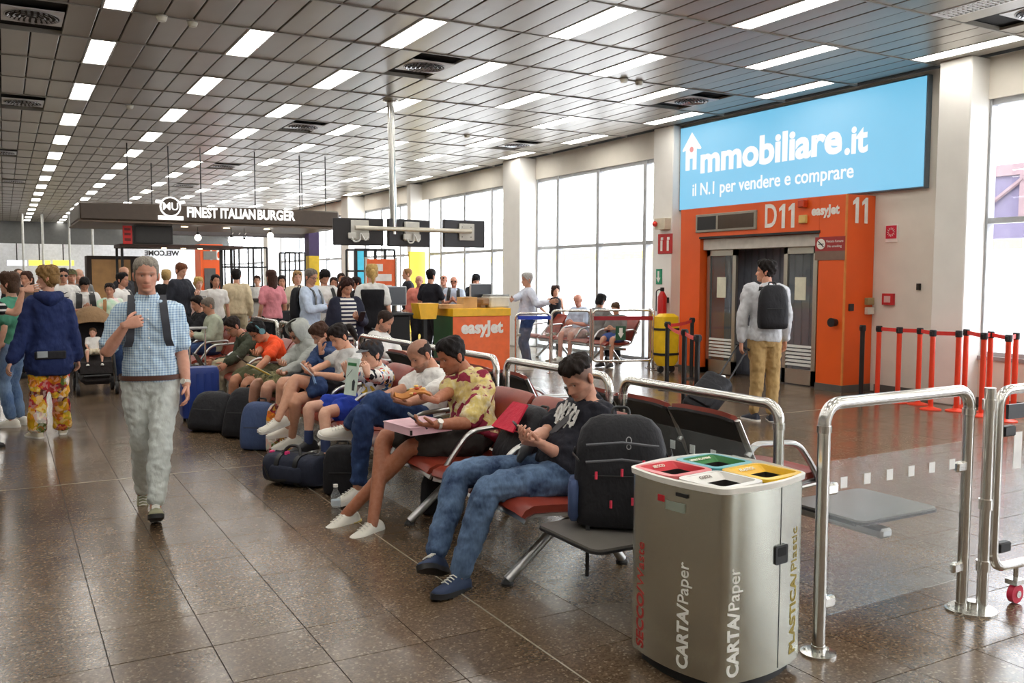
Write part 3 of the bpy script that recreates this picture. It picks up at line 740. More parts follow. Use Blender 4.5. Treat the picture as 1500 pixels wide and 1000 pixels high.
for q, nm in zip(bp, ('leftmost black belt post in front of the gate', 'front black belt post beside the trolley case', 'rear black belt post against the orange jamb', 'right black belt post behind the trolley case')): stanchion(q, nm, 'black belt posts', BKP)
belt(bp[0], bp[2], .93, 'dark red belt between the two rear black posts', BELT, .02); belt(bp[0], bp[1], .93, 'pale red belt with print between the two left black posts', BELT, .03); belt(bp[1], bp[3], .93, 'short pale red belt ending at the right black post', BELT, .01)
stanchion(at(1264, 476, Z=.98), 'single black belt post right of the orange gate', 'black belt posts', BKP)
# ================================================================ seat benches
def leather(name, c0, c1):
    m, nt, b = _nt(name); v = coords(nt)
    L(nt, ramp(nt, noise(nt, v, 6, 4), ((.3, c0), (.7, c1))), b.inputs['Base Color']); b.inputs['Roughness'].default_value = .38
    add_bump(nt, b, noise(nt, v, 260, 2), .0006, .6); MATS[name] = m; return m
RED = leather('red_brown_vinyl', s2l(124, 46, 34), s2l(148, 60, 42))
SHELL = mat('black_seat_shell', s2l(34, 33, 34), .45)
DAL = steel('seat_aluminium', (.50, .50, .49), .3, (1, 1, 1))
SW = .525
def seat_grid(y0, y1, prof, inset=.03, n=9, rnd=.06):
    g = []
    L_ = len(prof)
    for i, (x, z) in enumerate(prof):
        row = []
        e = min(i, L_-1-i)/(L_-1)*2
        for j in range(n):
            u = -1+2*j/(n-1)
            w = (y1-y0)/2*(1-(inset*(1-min(1, e*4))))
            row.append((x, (y0+y1)/2+u*w, z - .012*(1-u*u)*0 + .012*abs(u)**4*(-1)))
        g.append(row)
    return g
def bench(name, lab, x0, seats, sgn=1, tables=(), legs=(), arms=None, grp='rows of seats', tz=.385):
    """sgn=1 faces -x with the seat front at x0; sgn=-1 faces +x"""
    fx = lambda d: x0+sgn*d
    ymid = sum(seats)/len(seats); t = root(name, lab, 'bench', (fx(.4), ymid, 0), grp)
    ya = min(list(seats)+[q for q in tables])-.26; yb = max(list(seats)+[q for q in tables])+.26
    MB().box((fx(.42), (ya+yb)/2, .315), (.085, yb-ya, .05), 0, .012).build('beam', DAL, t)
    for y in legs:
        lg = MB().tube(bend([(fx(.0), y, .025), (fx(.3), y, .27), (fx(.45), y, .3), (fx(.56), y, .25), (fx(.74), y, .025)], .1), [.016, .02, .024, .03, .034, .036, .036, .036]+[.036]*3+[.034]*4+[.03]*4+[.02]*1 if False else .026, 10).build('leg', DAL, t)
        for d in (.0, .74): MB().lathe([(.034, 0), (.034, .012), (.018, .03)], (fx(d), y, 0), 12).build('foot', BLK, lg)
    for y in seats:
        pr = [(fx(d), z) for d, z in ((.0, .405), (.012, .43), (.05, .445), (.15, .44), (.3, .425), (.42, .418), (.5, .43), (.53, .45))]
        s_ = MB().sheet(seat_grid(y-SW/2, y+SW/2, pr), .04).build('seat', RED, t, 60)
        MB().sheet(seat_grid(y-SW/2-.008, y+SW/2+.008, [(x, z-.03) for x, z in pr]), .016).build('seat_shell', DAL, s_, 60)
        pb = [(fx(d), z) for d, z in ((.545, .475), (.56, .52), (.6, .62), (.655, .72), (.71, .80), (.735, .83), (.755, .835))]
        b_ = MB().sheet(seat_grid(y-SW/2, y+SW/2, pb), .035).build('backrest', RED, t, 60)
        MB().sheet(seat_grid(y-SW/2-.012, y+SW/2+.012, [(x+sgn*.022, z-.012) for x, z in pb]), .016).build('back_shell', SHELL, b_, 60)
    ay = arms if arms is not None else [y-SW/2-.028 for y in seats]+[max(seats)+SW/2+.028]
    for y in ay:
        MB().tube(bend([(fx(.06), y, .38), (fx(.14), y, .5), (fx(.26), y, .645), (fx(.60), y, .665), (fx(.66), y, .6)], .08), .017, 10, flat=1.3).build('armrest', DAL, t)
        MB().tube(bend([(fx(.03), y, .39), (fx(.30), y, .375), (fx(.52), y, .40), (fx(.60), y, .55), (fx(.74), y, .81)], .06), .014, 8, flat=1.6).build('side_frame', DAL, t)
    for y in tables:
        MB().prism([(a, b) for a, b in rrect(.60, .50, .05, 5)], frame_M((fx(.30), y, tz), (1, 0, 0), (0, 1, 0)), .012).build('table_top', mat('grey_table_laminate', s2l(112, 108, 102), .28), t)
        MB().prism([(a, b) for a, b in rrect(.615, .515, .055, 5)], frame_M((fx(.30), y, tz-.01), (1, 0, 0), (0, 1, 0)), .012).build('table_edge', SHELL, t)
        MB().box((fx(.42), y, tz-.035), (.1, .2, .06)).build('table_bracket', SHELL, t)
    return t
b1 = bench('seat_bench', 'nearest red seat bench with grey end table beside the recycling bin', 2.24, [4.08, 4.66, 5.24], 1, [3.45], [4.0, 5.3], [4.37, 4.95, 5.53])
b2 = bench('seat_bench', 'red seat bench under the man with crossed legs and the boy', 2.24, [6.05, 6.63, 7.21, 7.79], 1, [], [6.2, 7.6])
b3 = bench('seat_bench', 'red seat bench under the hooded person and the orange t-shirt man', 2.24, [8.5, 9.08, 9.66, 10.24, 10.82, 11.4], 1, [], [8.7, 10.0, 11.2])
b4 = bench('seat_bench', 'distant red seat bench behind the walking man', 2.24, [13.2, 13.8, 14.4, 15.0], 1, [], [13.4, 14.8])
r1 = bench('seat_bench', 'black-backed bench behind the barrier beside the recycling bin', 4.27, [3.98, 4.56, 5.14], -1, [3.2], [4.0, 5.1], grp='seats facing the windows')
r2 = bench('seat_bench', 'black-backed bench behind the barrier at the bald man with the lanyard', 4.27, [6.3, 6.88, 7.46, 8.04, 8.62], -1, [], [6.5, 8.3], grp='seats facing the windows')
# seats by the windows
w1 = bench('seat_bench', 'bench with pale metal frame by the tall windows', 9.3, [13.3, 13.9, 14.5, 15.1, 15.7], 1, [], [13.6, 15.4], grp='seats by the windows')

r3 = bench('seat_bench', 'black-backed bench far behind the barrier near the pink woman', 4.27, [9.85, 10.43, 11.01, 11.59, 12.17], -1, [], [10.1, 11.9], grp='seats facing the windows')
# ================================================================ recycling bin
def brushed(name):
    m, nt, b = _nt(name); v = coords(nt, (90, 90, 1.2))
    f = noise(nt, v, 9, 3, .6)
    L(nt, ramp(nt, f, ((.25, s2l(188, 190, 178)), (.75, s2l(216, 218, 206)))), b.inputs['Base Color'])
    b.inputs['Metallic'].default_value = 1; b.inputs['Roughness'].default_value = .26
    b.inputs['Anisotropic'].default_value = .6
    add_bump(nt, b, f, .0004, .3); MATS[name] = m; return m
BINM = brushed('brushed_bin_steel')
bc = Vector((2.54, 2.765, 0)); brz = math.radians(6.8)
bn = root('recycling_bin', 'square brushed steel recycling bin with four coloured openings', 'bin', tuple(bc), rz=brz, local=True)
HS = .258; BUL = .028
def bin_ring(z, grow=0, n=12, bulge=.028):
    out = []; h = HS+grow; r = .06
    for (sx, sy, a0) in ((1, 1, 0), (-1, 1, 90), (-1, -1, 180), (1, -1, 270)):
        for i in range(7):
            a = math.radians(a0+90*i/6); out.append([sx*(h-r)+r*math.cos(a), sy*(h-r)+r*math.sin(a)])
        # points along the next side
        nx = {0: (0, 1), 90: (-1, 0), 180: (0, -1), 270: (1, 0)}[a0]
        tx = {0: (-1, 0), 90: (0, -1), 180: (1, 0), 270: (0, 1)}[a0]
        for k in range(1, n):
            u = -1+2*k/n; b = bulge*(1-u*u)
            out.append([nx[0]*(h+b)+tx[0]*u*(h-r), nx[1]*(h+b)+tx[1]*u*(h-r)])
    return [(x, y, z) for x, y in out]
sh = MB(); sh.loft([bin_ring(.05), bin_ring(.3), bin_ring(.55), bin_ring(.788)], caps=False)
sh.loft([bin_ring(.788, -.006), bin_ring(.05, -.006)], caps=False)
sh.build('shell', BINM, bn)
MB().loft([bin_ring(0, -.03), bin_ring(.06, -.03)]).build('plinth', BLK, bn)
MB().loft([bin_ring(.55, -.01), bin_ring(.56, -.01)]).build('inner_tray', mat('bin_dark', s2l(26, 24, 22), .8), bn)
MB().loft([bin_ring(.782, -.003), bin_ring(.792, -.003)], caps=False).build('shadow_gap', BLK, bn)
rimc = mat('bin_rim_white', s2l(232, 230, 222), .35)
rm = MB(); A_, B_, C_, D_ = bin_ring(.79, .006), bin_ring(.812, .008), bin_ring(.816, -.002), bin_ring(.79, -.012)
rm.loft([A_, B_, C_, D_], caps=False); rm.build('lid_rim', rimc, bn)
lidc = {'red': (s2l(206, 40, 52), s2l(224, 116, 116), 'SECCO'), 'white': (s2l(236, 234, 228), s2l(226, 224, 218), 'CARTA'), 'yellow': (s2l(244, 190, 16), s2l(246, 198, 40), 'PLASTICA'), 'green': (s2l(44, 124, 60), s2l(92, 178, 188), 'VETRO E LATTINE')}
for nm, (sx, sy) in (('red', (-1, 1)), ('white', (-1, -1)), ('yellow', (1, -1)), ('green', (1, 1))):
    ci, co, tx = lidc[nm]; mi = mat('lid_inner_'+nm, ci, .3); mo = mat('lid_outer_'+nm, co, .3)
    cx, cy = sx*.128, sy*.128; q = bpy.data.objects.new('lid_section', None); COL.objects.link(q); q.parent = bn; ORG[q.name] = (0, 0, 0); q['label'] = nm+' lid section'
    lo = rrect(.252, .252, .02, 3, cx, cy)
    # keep the outer corner inside the rounded rim
    R0 = [(x, y, .813) for x, y in rrect(.253, .253, .045, 4, cx, cy)]; R1 = [(x, y, .815) for x, y in rrect(.2, .2, .02, 4, cx, cy)]
    fr = MB(); fr.loft([[(x, y, .80) for x, y, z in R0], R0, R1, [(x, y, .812) for x, y, z in R1]], caps=False); fr.build('frame', mo, q)
    R2 = [(x, y, .814) for x, y in rrect(.198, .198, .018, 4, cx, cy)]; R3 = [(x, y, .79) for x, y in rrect(.166, .142, .008, 4, cx+.006, cy-.018)]; R4 = [(x, y, .68) for x, y in rrect(.166, .142, .008, 4, cx+.006, cy-.018)]
    MB().loft([R2, R3], caps=False).build('funnel', mi, q, 20)
    MB().loft([R3, R4], caps=False).build('throat', mat('bin_throat', s2l(34, 30, 28), .7), q)
    # the name is printed on the far slope of the funnel
    tm = mat('lid_text_'+('dark' if nm == 'white' else 'light'), s2l(150, 140, 130) if nm == 'white' else s2l(244, 240, 220), .5)
    sl = math.atan2(.042, .048-.0)
    Mx = Matrix.Translation((cx, cy+.077, .807)) @ Matrix.Rotation(math.radians(30), 4, 'X')
    text(tx, Mx, .021 if len(tx) < 9 else .016, tm, q, depth=.0015, bold=.0006)
# litter inside
def crumple(c, r, m, nm, par, seed):
    rs = random.Random(seed); b = MB(); b.sph(c, r, 9, 6)
    b.v = [(x+rs.uniform(-.3, .3)*r[0], y+rs.uniform(-.3, .3)*r[1], z+rs.uniform(-.25, .25)*r[2]) for x, y, z in b.v]
    o = b.build(nm, m); return o
def litter(lx, ly, z, r, col, lab, seed, nm, cat):
    wx = bc.x+lx*math.cos(brz)-ly*math.sin(brz); wy = bc.y+lx*math.sin(brz)+ly*math.cos(brz)
    o = crumple((wx, wy, z), r, mat('litter_%d' % seed, s2l(col), .7), nm, None, seed); tag(o, lab, cat, 'litter in the bin')
litter(-.15, -.15, .715, (.045, .035, .045), (206, 176, 122), 'crumpled tan paper bag in the white bin opening', 3, 'paper_bag', 'litter')
litter(-.10, -.13, .70, (.035, .045, .05), (214, 190, 140), 'second tan paper scrap in the white bin opening', 4, 'paper_scrap', 'litter')
litter(.13, -.14, .69, (.06, .05, .06), (104, 98, 48), 'olive plastic wrapping in the yellow bin opening', 5, 'plastic_wrap', 'litter')
litter(-.14, .11, .70, (.05, .05, .05), (120, 84, 84), 'pinkish wrapping in the red bin opening', 6, 'wrapper', 'litter')
litter(.13, .11, .69, (.055, .05, .05), (44, 58, 40), 'dark green bottle pile in the green bin opening', 8, 'glass_waste', 'litter')
BL_ = {'SECCO/': s2l(170, 44, 40), 'CARTA/': s2l(240, 240, 234), 'PLASTICA/': s2l(150, 132, 44)}
def side_text(a, b, face, u, z0, size):
    m = mat('bin_print_'+a[:3], BL_[a], .5)
    for k, (s_, bold) in enumerate(((a, .0022), (b, .0))):
        bul = BUL*(1-(u/(HS-.06))**2) if abs(u) < HS-.06 else -.006
        zz = z0 if k == 0 else z0+side_text.w
        if face == 'L': M = frame_M((-(HS+bul)-.0005, u, zz), (0, 0, 1), (0, 1, 0))
        else: M = frame_M((u, -(HS+bul)-.0005, zz), (0, 0, 1), (-1, 0, 0))
        o = text(s_, M, size, m, bn, depth=.0016, bold=bold, align='LEFT')
        ax_, sg_ = ((1, -1) if face == 'L' else (0, -1)); nx_ = 0 if face == 'L' else 1
        for v in o.data.vertices:
            uu = v.co[ax_]; bb2 = BUL*(1-(uu/(HS-.06))**2) if abs(uu) < HS-.06 else -(.06-math.sqrt(max(0, .06**2-(abs(uu)-HS+.06)**2)))
            v.co[nx_] += -(bb2-bul)
        side_text.w = max(v.co.z for v in o.data.vertices)-z0+size*.04
side_text('SECCO/', 'Waste', 'L', .165, .07, .072)
side_text('CARTA/', 'Paper', 'L', -.085, .07, .072)
side_text('CARTA/', 'Paper', 'R', -.19, .075, .072)
side_text('PLASTICA/', 'Plastic', 'R', .165, .085, .072)
MB().bb(.049, .052, -HS-.0275, -HS-.02, .06, .785).build('door_seam', BLK, bn)
h_ = MB(); h_.prism(rrect(.075, .075, .008, 3), frame_M((.05, -HS-.026, .52), (1, 0, 0), (0, 0, 1)), .009); hd = h_.build('handle', BLK, bn)
MB().prism(rrect(.052, .035, .006, 3, 0, .012), frame_M((.05, -HS-.0355, .52), (1, 0, 0), (0, 0, 1)), .001).build('handle_recess', mat('handle_recess', s2l(8, 8, 8), .8), hd)
MB().bb(-HS-.028, -HS-.014, -.1, -.04, .752, .766).build('lock_plate', BLK, bn)
MB().bb(-HS-.0295, -HS-.019, .02, .055, .715, .74).build('red_badge', mat('badge_red', s2l(190, 30, 44), .5), bn)
MB().bb(-HS-.0295, -HS-.018, -.085, .012, .69, .725).build('badge_strip', mat('badge_strip', s2l(176, 190, 178), .3, .6), bn)

# ================================================================ service desk
YEL = mat('desk_yellow', s2l(240, 184, 20), .45); ODK = mat('desk_orange', s2l(240, 108, 48), .45); DGR = mat('desk_green', s2l(46, 92, 56), .5)
dk = root('service_desk', 'orange service desk with yellow top and white lettering', 'desk', (6.45, 12.6, 0))
da, db = 5.98, 6.98
MB().bb(da, db, 12.4, 13.1, 0, 1.0, .005).build('front_panel', ODK, dk)
MB().bb(da-.005, da, 12.41, 13.1, 0, 1.0).build('side_panel', DGR, dk)
MB().bb(da-.01, db+.01, 12.385, 13.12, 1.0, 1.12, .005).build('top_band', YEL, dk)
text('easyJet', frame_M(((da+db)/2, 12.394, .82), (1, 0, 0), (0, 0, 1)), .26, LTW, dk, bold=.012, sx=1.0)
CARD = mat('cardboard', s2l(206, 166, 112), .8)
def carton(px, py, w, d, h, lab, z=1.12, Y=12.75):
    p = at(px, py, Y=Y); t = root('cardboard_box', lab, 'box', (p.x, Y, z), 'boxes on the service desk')
    MB().bb(p.x-w/2, p.x+w/2, Y-d/2, Y+d/2, z, z+h, .003).build('carton', CARD, t)
    MB().box((p.x-w*.3, Y-d/2-.04, z+h+.01), (w*.35, .1, .004), .2).build('flap', CARD, t); MB().bb(p.x-.02, p.x+.02, Y-d/2-.001, Y+d/2, z+h-.002, z+h+.001).build('tape', mat('parcel_tape', s2l(176, 130, 80), .4), t)
carton(656, 446, .42, .26, .06, 'flat cardboard box on the left of the service desk')
carton(684, 440, .24, .25, .17, 'taller cardboard box in the middle of the service desk')
p = at(722, 438, Y=12.75); t = root('desk_printer', 'pale desk printer with dark roll on the service desk', 'printer', (p.x, 12.75, 1.12))
MB().bb(p.x-.12, p.x+.24, 12.62, 12.95, 1.12, 1.3, .02).build('body', mat('printer_cream', s2l(216, 212, 198), .5), t)
MB().bb(p.x-.26, p.x-.1, 12.64, 12.9, 1.16, 1.28, .03).build('paper_roll', mat('printer_brown', s2l(150, 120, 90), .5), t); MB().bb(p.x-.1, p.x+.26, 12.66, 12.93, 1.3, 1.33, .01).build('tray', mat('printer_grey', s2l(168, 170, 172), .5), t)
MB().bb(p.x-.24, p.x-.16, 12.7, 12.85, 1.12, 1.18).build('foot', mat('printer_brown', s2l(150, 120, 90), .5), t)
# black counter with monitors left of it
dk2 = root('check_counter', 'black draped counter left of the orange service desk', 'counter', (5.0, 13.0, 0))
MB().bb(4.52, 5.40, 12.7, 13.3, 0, 1.02, .02).build('body', mat('counter_black', s2l(22, 22, 24), .7), dk2)
MB().bb(4.48, 5.44, 12.66, 13.34, 1.02, 1.06, .01).build('top', mat('counter_black2', s2l(30, 30, 32), .5), dk2)
def monitor(name, lab, c, w, h, rz, stand=True, scr=(60, 74, 120)):
    t = root(name, lab, 'monitor', (c[0], c[1], c[2]-h/2-.1), 'monitors', rz, local=True)
    MB().box((0, 0, h/2+.1), (w, .04, h), 0, .008).build('casing', mat('monitor_casing', s2l(196, 198, 204), .4), t)
    MB().box((0, -.021, h/2+.1), (w-.03, .004, h-.03)).build('screen', mat('monitor_screen', s2l(scr), .25), t)
    if stand: MB().bb(-.02, .02, 0, .03, 0, .15).build('stand', BLK, t); MB().box((0, .0, .006), (.2, .14, .012)).build('foot', BLK, t)
    return t
p = at(587, 424, Y=12.95); monitor('computer_monitor', 'dark monitor with pale blue edge on the black counter', (p.x-.12, 12.95, 1.315), .42, .3, 0, scr=(40, 44, 50))
p = at(702, 422, Y=13.05); monitor('computer_monitor', 'blue-edged monitor standing at the back of the service desk', (p.x, 13.0, 1.362), .4, .28, 0, scr=(70, 84, 130))
p = at(622, 440, Y=12.8); t = root('paper_tray', 'yellow sloping tray stand between counter and service desk', 'tray', (p.x, 12.8, .7))
MB().loft([[(p.x+x*.17*s, 12.8+y*.15, z) for x, y in ((-1, -1), (1, -1), (1, 1), (-1, 1))] for z, s in ((.96, .75), (1.1, .9), (1.2, 1))]).build('hopper', YEL, t)
MB().bb(p.x-.03, p.x+.03, 12.77, 12.83, 0, .97).build('leg', BLK, t)
# ================================================================ hanging screens on a steel pole
t = root('screen_pole', 'steel pole hanging from the ceiling with a crossbar', 'pole', (5.3, 13.2, HC))
MB().tube([(5.3, 13.2, HC), (5.34, 13.2, 2.27)], .055, 16).build('pole', SS, t)
MB().lathe([(.12, 0), (.12, -.03), (.06, -.05)], (5.3, 13.2, HC), 20).build('ceiling_flange', SS, t)
A = at(520, 333, Y=13.12); B = at(690, 338, Y=13.12)
MB().tube([(A.x, 13.12, 2.35), (B.x, 13.12, 2.35)], .035, 12).build('crossbar', mat('crossbar_cream', s2l(206, 200, 184), .35, .4), t)
for (x0, y0, x1, y1), lab, rz in (((490, 318, 560, 360), 'left hanging black screen seen from behind', -.25), ((566, 320, 635, 362), 'middle hanging black screen seen from behind', .2), ((650, 321, 712, 363), 'right hanging navy screen seen from behind', .0)):
    a = at(x0, y0, Y=13.2); b = at(x1, y1, Y=13.2); c = (a+b)/2
    m = root('hanging_screen', lab, 'screen', (c.x, 13.22, b.z), 'screens on the pole', rz, local=True)
    w = (b.x-a.x)/math.cos(rz)*.97; h = a.z-b.z
    MB().box((0, .03, h/2), (w, .07, h), 0, .012).build('casing', mat('screen_casing', s2l(44, 42, 44) if rz else s2l(66, 70, 92), .4), m)
    MB().box((.02, -.03, h*.56), (.27, .04, .3 if rz else .27), 0, .005).build('mount_plate', mat('mount_plate', s2l(212, 210, 202), .45), m)
    if rz:
        for dx in (-.1, .1): MB().box((dx, -.06, h*.35), (.12, .04, .09), 0, .006).build('socket_box', mat('mount_plate', (.5, .5, .5)), m)
        MB().tube(bend([(-.1, -.07, h*.3), (-.08, -.09, h*.12), (.02, -.09, h*.15), (.02, -.08, h*.5), (.1, -.09, h*.15), (.14, -.08, h*.32)], .06), .012, 8).build('cable', mat('cable_white', (.75, .75, .72), .5), m)
    else:
        for dx, dz in ((-.07, .08), (.09, .08), (-.07, -.08), (.09, -.08)): MB().tube([(dx, -.05, h*.56+dz), (dx, -.056, h*.56+dz)], .008, 8).build('screw', BLK, m)
# ================================================================ burger stand sign
BR = mat('sign_brown', s2l(74, 62, 52), .5); LIT = glow('sign_letter_white', (1, .98, .95), 1.0)
sy = 20.0
sg = root('burger_sign', 'long brown hanging sign beam with white burger lettering', 'sign', (4.0, sy, 2.7))
MB().bb(1.37, 6.75, sy, sy+.35, 2.74, 3.1, .03).build('beam', BR, sg)
MB().bb(1.35, 6.75, sy, sy+3.0, 2.7, 2.735).build('soffit', mat('soffit_brown', s2l(96, 80, 66), .5), sg)
MB().bb(1.37, 1.72, sy+.36, sy+3.0, 2.76, 3.1, .03).build('side_beam', BR, sg)
ft = text('FINEST ITALIAN', frame_M((4.32, sy-.01, 2.95), (1, 0, 0), (0, 0, 1)), .29, LIT, sg, bold=.01, sx=.9)
ft2 = text('BURGER', frame_M((5.24, sy-.01, 2.95), (1, 0, 0), (0, 0, 1)), .29, LIT, sg, bold=.01, sx=.9)
def fitx(o, x0, x1):
    xs = [v.co.x for v in o.data.vertices]; a, b = min(xs), max(xs); ox = ORG[o.name][0]
    for v in o.data.vertices: v.co.x = (v.co.x-a)/(b-a)*(x1-x0)+x0-ox
fitx(ft, at(274, 312, Y=sy).x, at(374, 312, Y=sy).x); fitx(ft2, at(377, 312, Y=sy).x, at(432, 312, Y=sy).x)
q = at(249, 303, Y=sy)
lg = MB().prism([(.21*math.cos(a), .21*math.sin(a)) for a in np.linspace(0, 2*PI, 29)[:-1]], frame_M((q.x, sy-.03, q.z), (1, 0, 0), (0, 0, 1)), .03).build('logo_disc', LIT, sg)
MB().prism([(.18*math.cos(a), .18*math.sin(a)) for a in np.linspace(0, 2*PI, 29)[:-1]], frame_M((q.x, sy-.062, q.z), (1, 0, 0), (0, 0, 1)), .006).build('logo_field', BR, lg)
text('MU', frame_M((q.x, sy-.072, q.z), (1, 0, 0), (0, 0, 1)), .22, LIT, lg, bold=.002)
MB().prism([(-.25, -.27), (.25, -.27), (.25, -.19), (-.25, -.19)], frame_M((q.x, sy-.06, q.z), (1, 0, 0), (0, 0, 1)), .02).build('logo_band', LIT, lg)
for s_ in (-1, 1): MB().prism([(s_*.16, .12), (s_*.28, .14), (s_*.3, .08), (s_*.2, .06)][::s_], frame_M((q.x, sy-.05, q.z), (1, 0, 0), (0, 0, 1)), .02).build('logo_ear', LIT, lg)
for x in (2.3, 3.1, 3.75, 4.9, 5.9, 6.5): MB().tube([(x, sy+.2, 3.08), (x, sy+.2, HC)], .012, 6).build('hanger', BLK, sg)
for x in (3.5, 4.4, 5.3): MB().cyl((x, sy+.8, 2.685), .07, .012, 14).build('spotlight', glow('warm_spot', (1, .75, .4), 6), sg)
s2 = root('menu_fascia', 'grey rear fascia reading buon appetito and enjoy your meal', 'sign', (4.6, 23.4, 2.6))
MB().bb(2.9, 7.3, 23.35, 23.5, 2.62, 2.95, .01).build('panel', mat('fascia_grey', s2l(98, 92, 92), .5), s2)
text('Buon appetito', frame_M((3.86, 23.34, 2.86), (1, 0, 0), (0, 0, 1)), .2, LTW, s2, shear=.25); text('Enjoy your meal', frame_M((5.55, 23.34, 2.78), (1, 0, 0), (0, 0, 1)), .21, LTW, s2, shear=.25)
for x in (3.2, 6.9): MB().tube([(x, 23.42, 2.93), (x, 23.42, HC)], .012, 6).build('hanger', BLK, s2)
# frames, kiosk and shelving of the food court
k = root('wood_kiosk', 'dark kiosk with light wood panel left of the burger stand', 'kiosk', (2.1, 22, 0))
MB().bb(1.62, 3.0, 22.05, 22.6, 0, 2.06, .01).build('body', mat('kiosk_dark', s2l(62, 50, 44), .6), k)
WD = mat('light_wood', s2l(196, 150, 96), .55, 0, .15, 4)
MB().bb(1.72, 2.32, 22.02, 22.05, 1.1, 1.98).build('wood_panel', WD, k); MB().bb(2.36, 2.52, 22.02, 22.05, 1.1, 1.98).build('wood_panel', WD, k)
for i in range(12): MB().bb(1.75+i*.1, 1.8+i*.1, 22.0, 22.05, .1, 1.0).build('slat', mat('slat_grey', s2l(90, 86, 82), .5), k)
k = root('promo_sign', 'small red hanging promo sign under the burger sign', 'sign', (2.32, 20.4, 2.2))
MB().bb(2.2, 2.38, 20.38, 20.42, 2.28, 2.66, .004).build('panel', mat('promo_red', s2l(222, 46, 44), .5), k); MB().bb(2.23, 2.35, 20.374, 20.38, 2.34, 2.40).build('print', mat('promo_print', s2l(120, 20, 20), .5), k)
for z in (2.46, 2.56): MB().bb(2.23, 2.35, 20.374, 20.38, z, z+.05).build('print', mat('promo_print', s2l(120, 20, 20), .5), k)
k = root('menu_box', 'black hanging menu box under the burger sign', 'menu board', (2.8, 20.5, 2.2))
MB().bb(2.42, 3.2, 20.45, 20.75, 2.3, 2.68, .008).build('casing', mat('menu_black', s2l(36, 33, 32), .5), k); MB().bb(2.47, 3.15, 20.44, 20.45, 2.34, 2.64).build('face', mat('menu_face', s2l(44, 42, 40), .4), k)
k = root('stall_frame', 'black steel stall frame with shelf lamps and mirrored welcome letters', 'stall', (3.4, 20.8, 0))
BS = mat('black_steel', s2l(30, 28, 27), .45)
for x in (2.2, 4.45): MB().bb(x-.025, x+.025, 20.6, 20.65, 0, 2.28).build('post', BS, k); MB().bb(x-.025, x+.025, 21.6, 21.65, 0, 2.28).build('post', BS, k)
MB().bb(2.15, 4.7, 20.55, 21.7, 2.22, 2.29).build('canopy', mat('canopy_brown', s2l(70, 46, 36), .5), k)
for x in (3.05, 3.45, 3.8): MB().cyl((x, 20.7, 2.205), .05, .015, 12).build('lamp', glow('warm_spot', (1, .75, .4), 6), k)
wl = text('WELCOME', frame_M((3.12, 21.5, 2.12), (-1, 0, 0), (0, 0, 1)) @ Matrix.Scale(-1, 4, (0, 0, 1)), .15, BS, k, bold=.006)
def cage(x0, x1, y, z0, z1, nx, nz, lab, X2=None):
    k = root('shelf_frame', lab, 'shelf frame', ((x0+x1)/2, y, 0), 'black shelf frames')
    for i in range(nx+1): x = x0+(x1-x0)*i/nx; MB().bb(x-.018, x+.018, y-.018, y+.018, 0, z1).build('upright', BS, k)
    for i in range(nx+1): x = x0+(x1-x0)*i/nx; MB().bb(x-.018, x+.018, y+.482, y+.518, 0, z1).build('upright', BS, k)
    for j in range(nz+1):
        z = z0+(z1-z0)*j/nz
        for yy in (y, y+.5): MB().bb(x0, x1, yy-.018, yy+.018, z-.018, z+.018).build('crossbar', BS, k)
a = at(338, 400, Y=21); b = at(402, 400, Y=21); cage(a.x+.05, b.x+.05, 21.85, .9, 2.3, 3, 3, 'black open shelf frame under the fascia right of the orange gate')
a = at(418, 400, Y=22); b = at(447, 400, Y=22); cage(a.x, b.x, 22, .9, 2.2, 2, 3, 'narrow black shelf frame beside the yellow and purple column')
a = at(520, 400, Y=17); b = at(578, 400, Y=17); cage(a.x, b.x, 17, 1.3, 2.15, 4, 2, 'black frame above the orange notice board behind the staff woman')
# pendant lamps
for px, py in ((290, 348), (339, 352), (358, 355), (396, 345)):
    q = at(px, py, Y=20.9); k = root('pendant_lamp', 'small glass pendant lamp under the fascia, at %s' % {290: 'the left', 339: 'the second place', 358: 'the third place', 396: 'the right'}[px], 'lamp', (q.x, 20.9, q.z), 'pendant lamps')
    MB().tube([(q.x, 20.9, q.z+.08), (q.x, 20.9, 2.698)], .006, 6).build('cord', BS, k); MB().sph((q.x, 20.9, q.z), .075).build('bulb', glow('bulb_glow', (1, .93, .8), 2.5), k); MB().cyl((q.x, 20.9, q.z+.06), .03, .06, 10).build('socket', BS, k)
# food-court counter
k = root('bar_counter', 'dark bar counter with white front in the food court', 'counter', (5.4, 19.3, 0))
a = at(265, 445, Y=19.2); b = at(440, 445, Y=19.2)
MB().bb(a.x, b.x, 19.2, 19.8, 1.08, 1.14, .006).build('top', mat('bar_top', s2l(52, 44, 40), .4), k); MB().bb(a.x+.05, b.x-.05, 19.25, 19.7, 0, 1.08).build('front', mat('bar_front', s2l(168, 164, 158), .5), k)
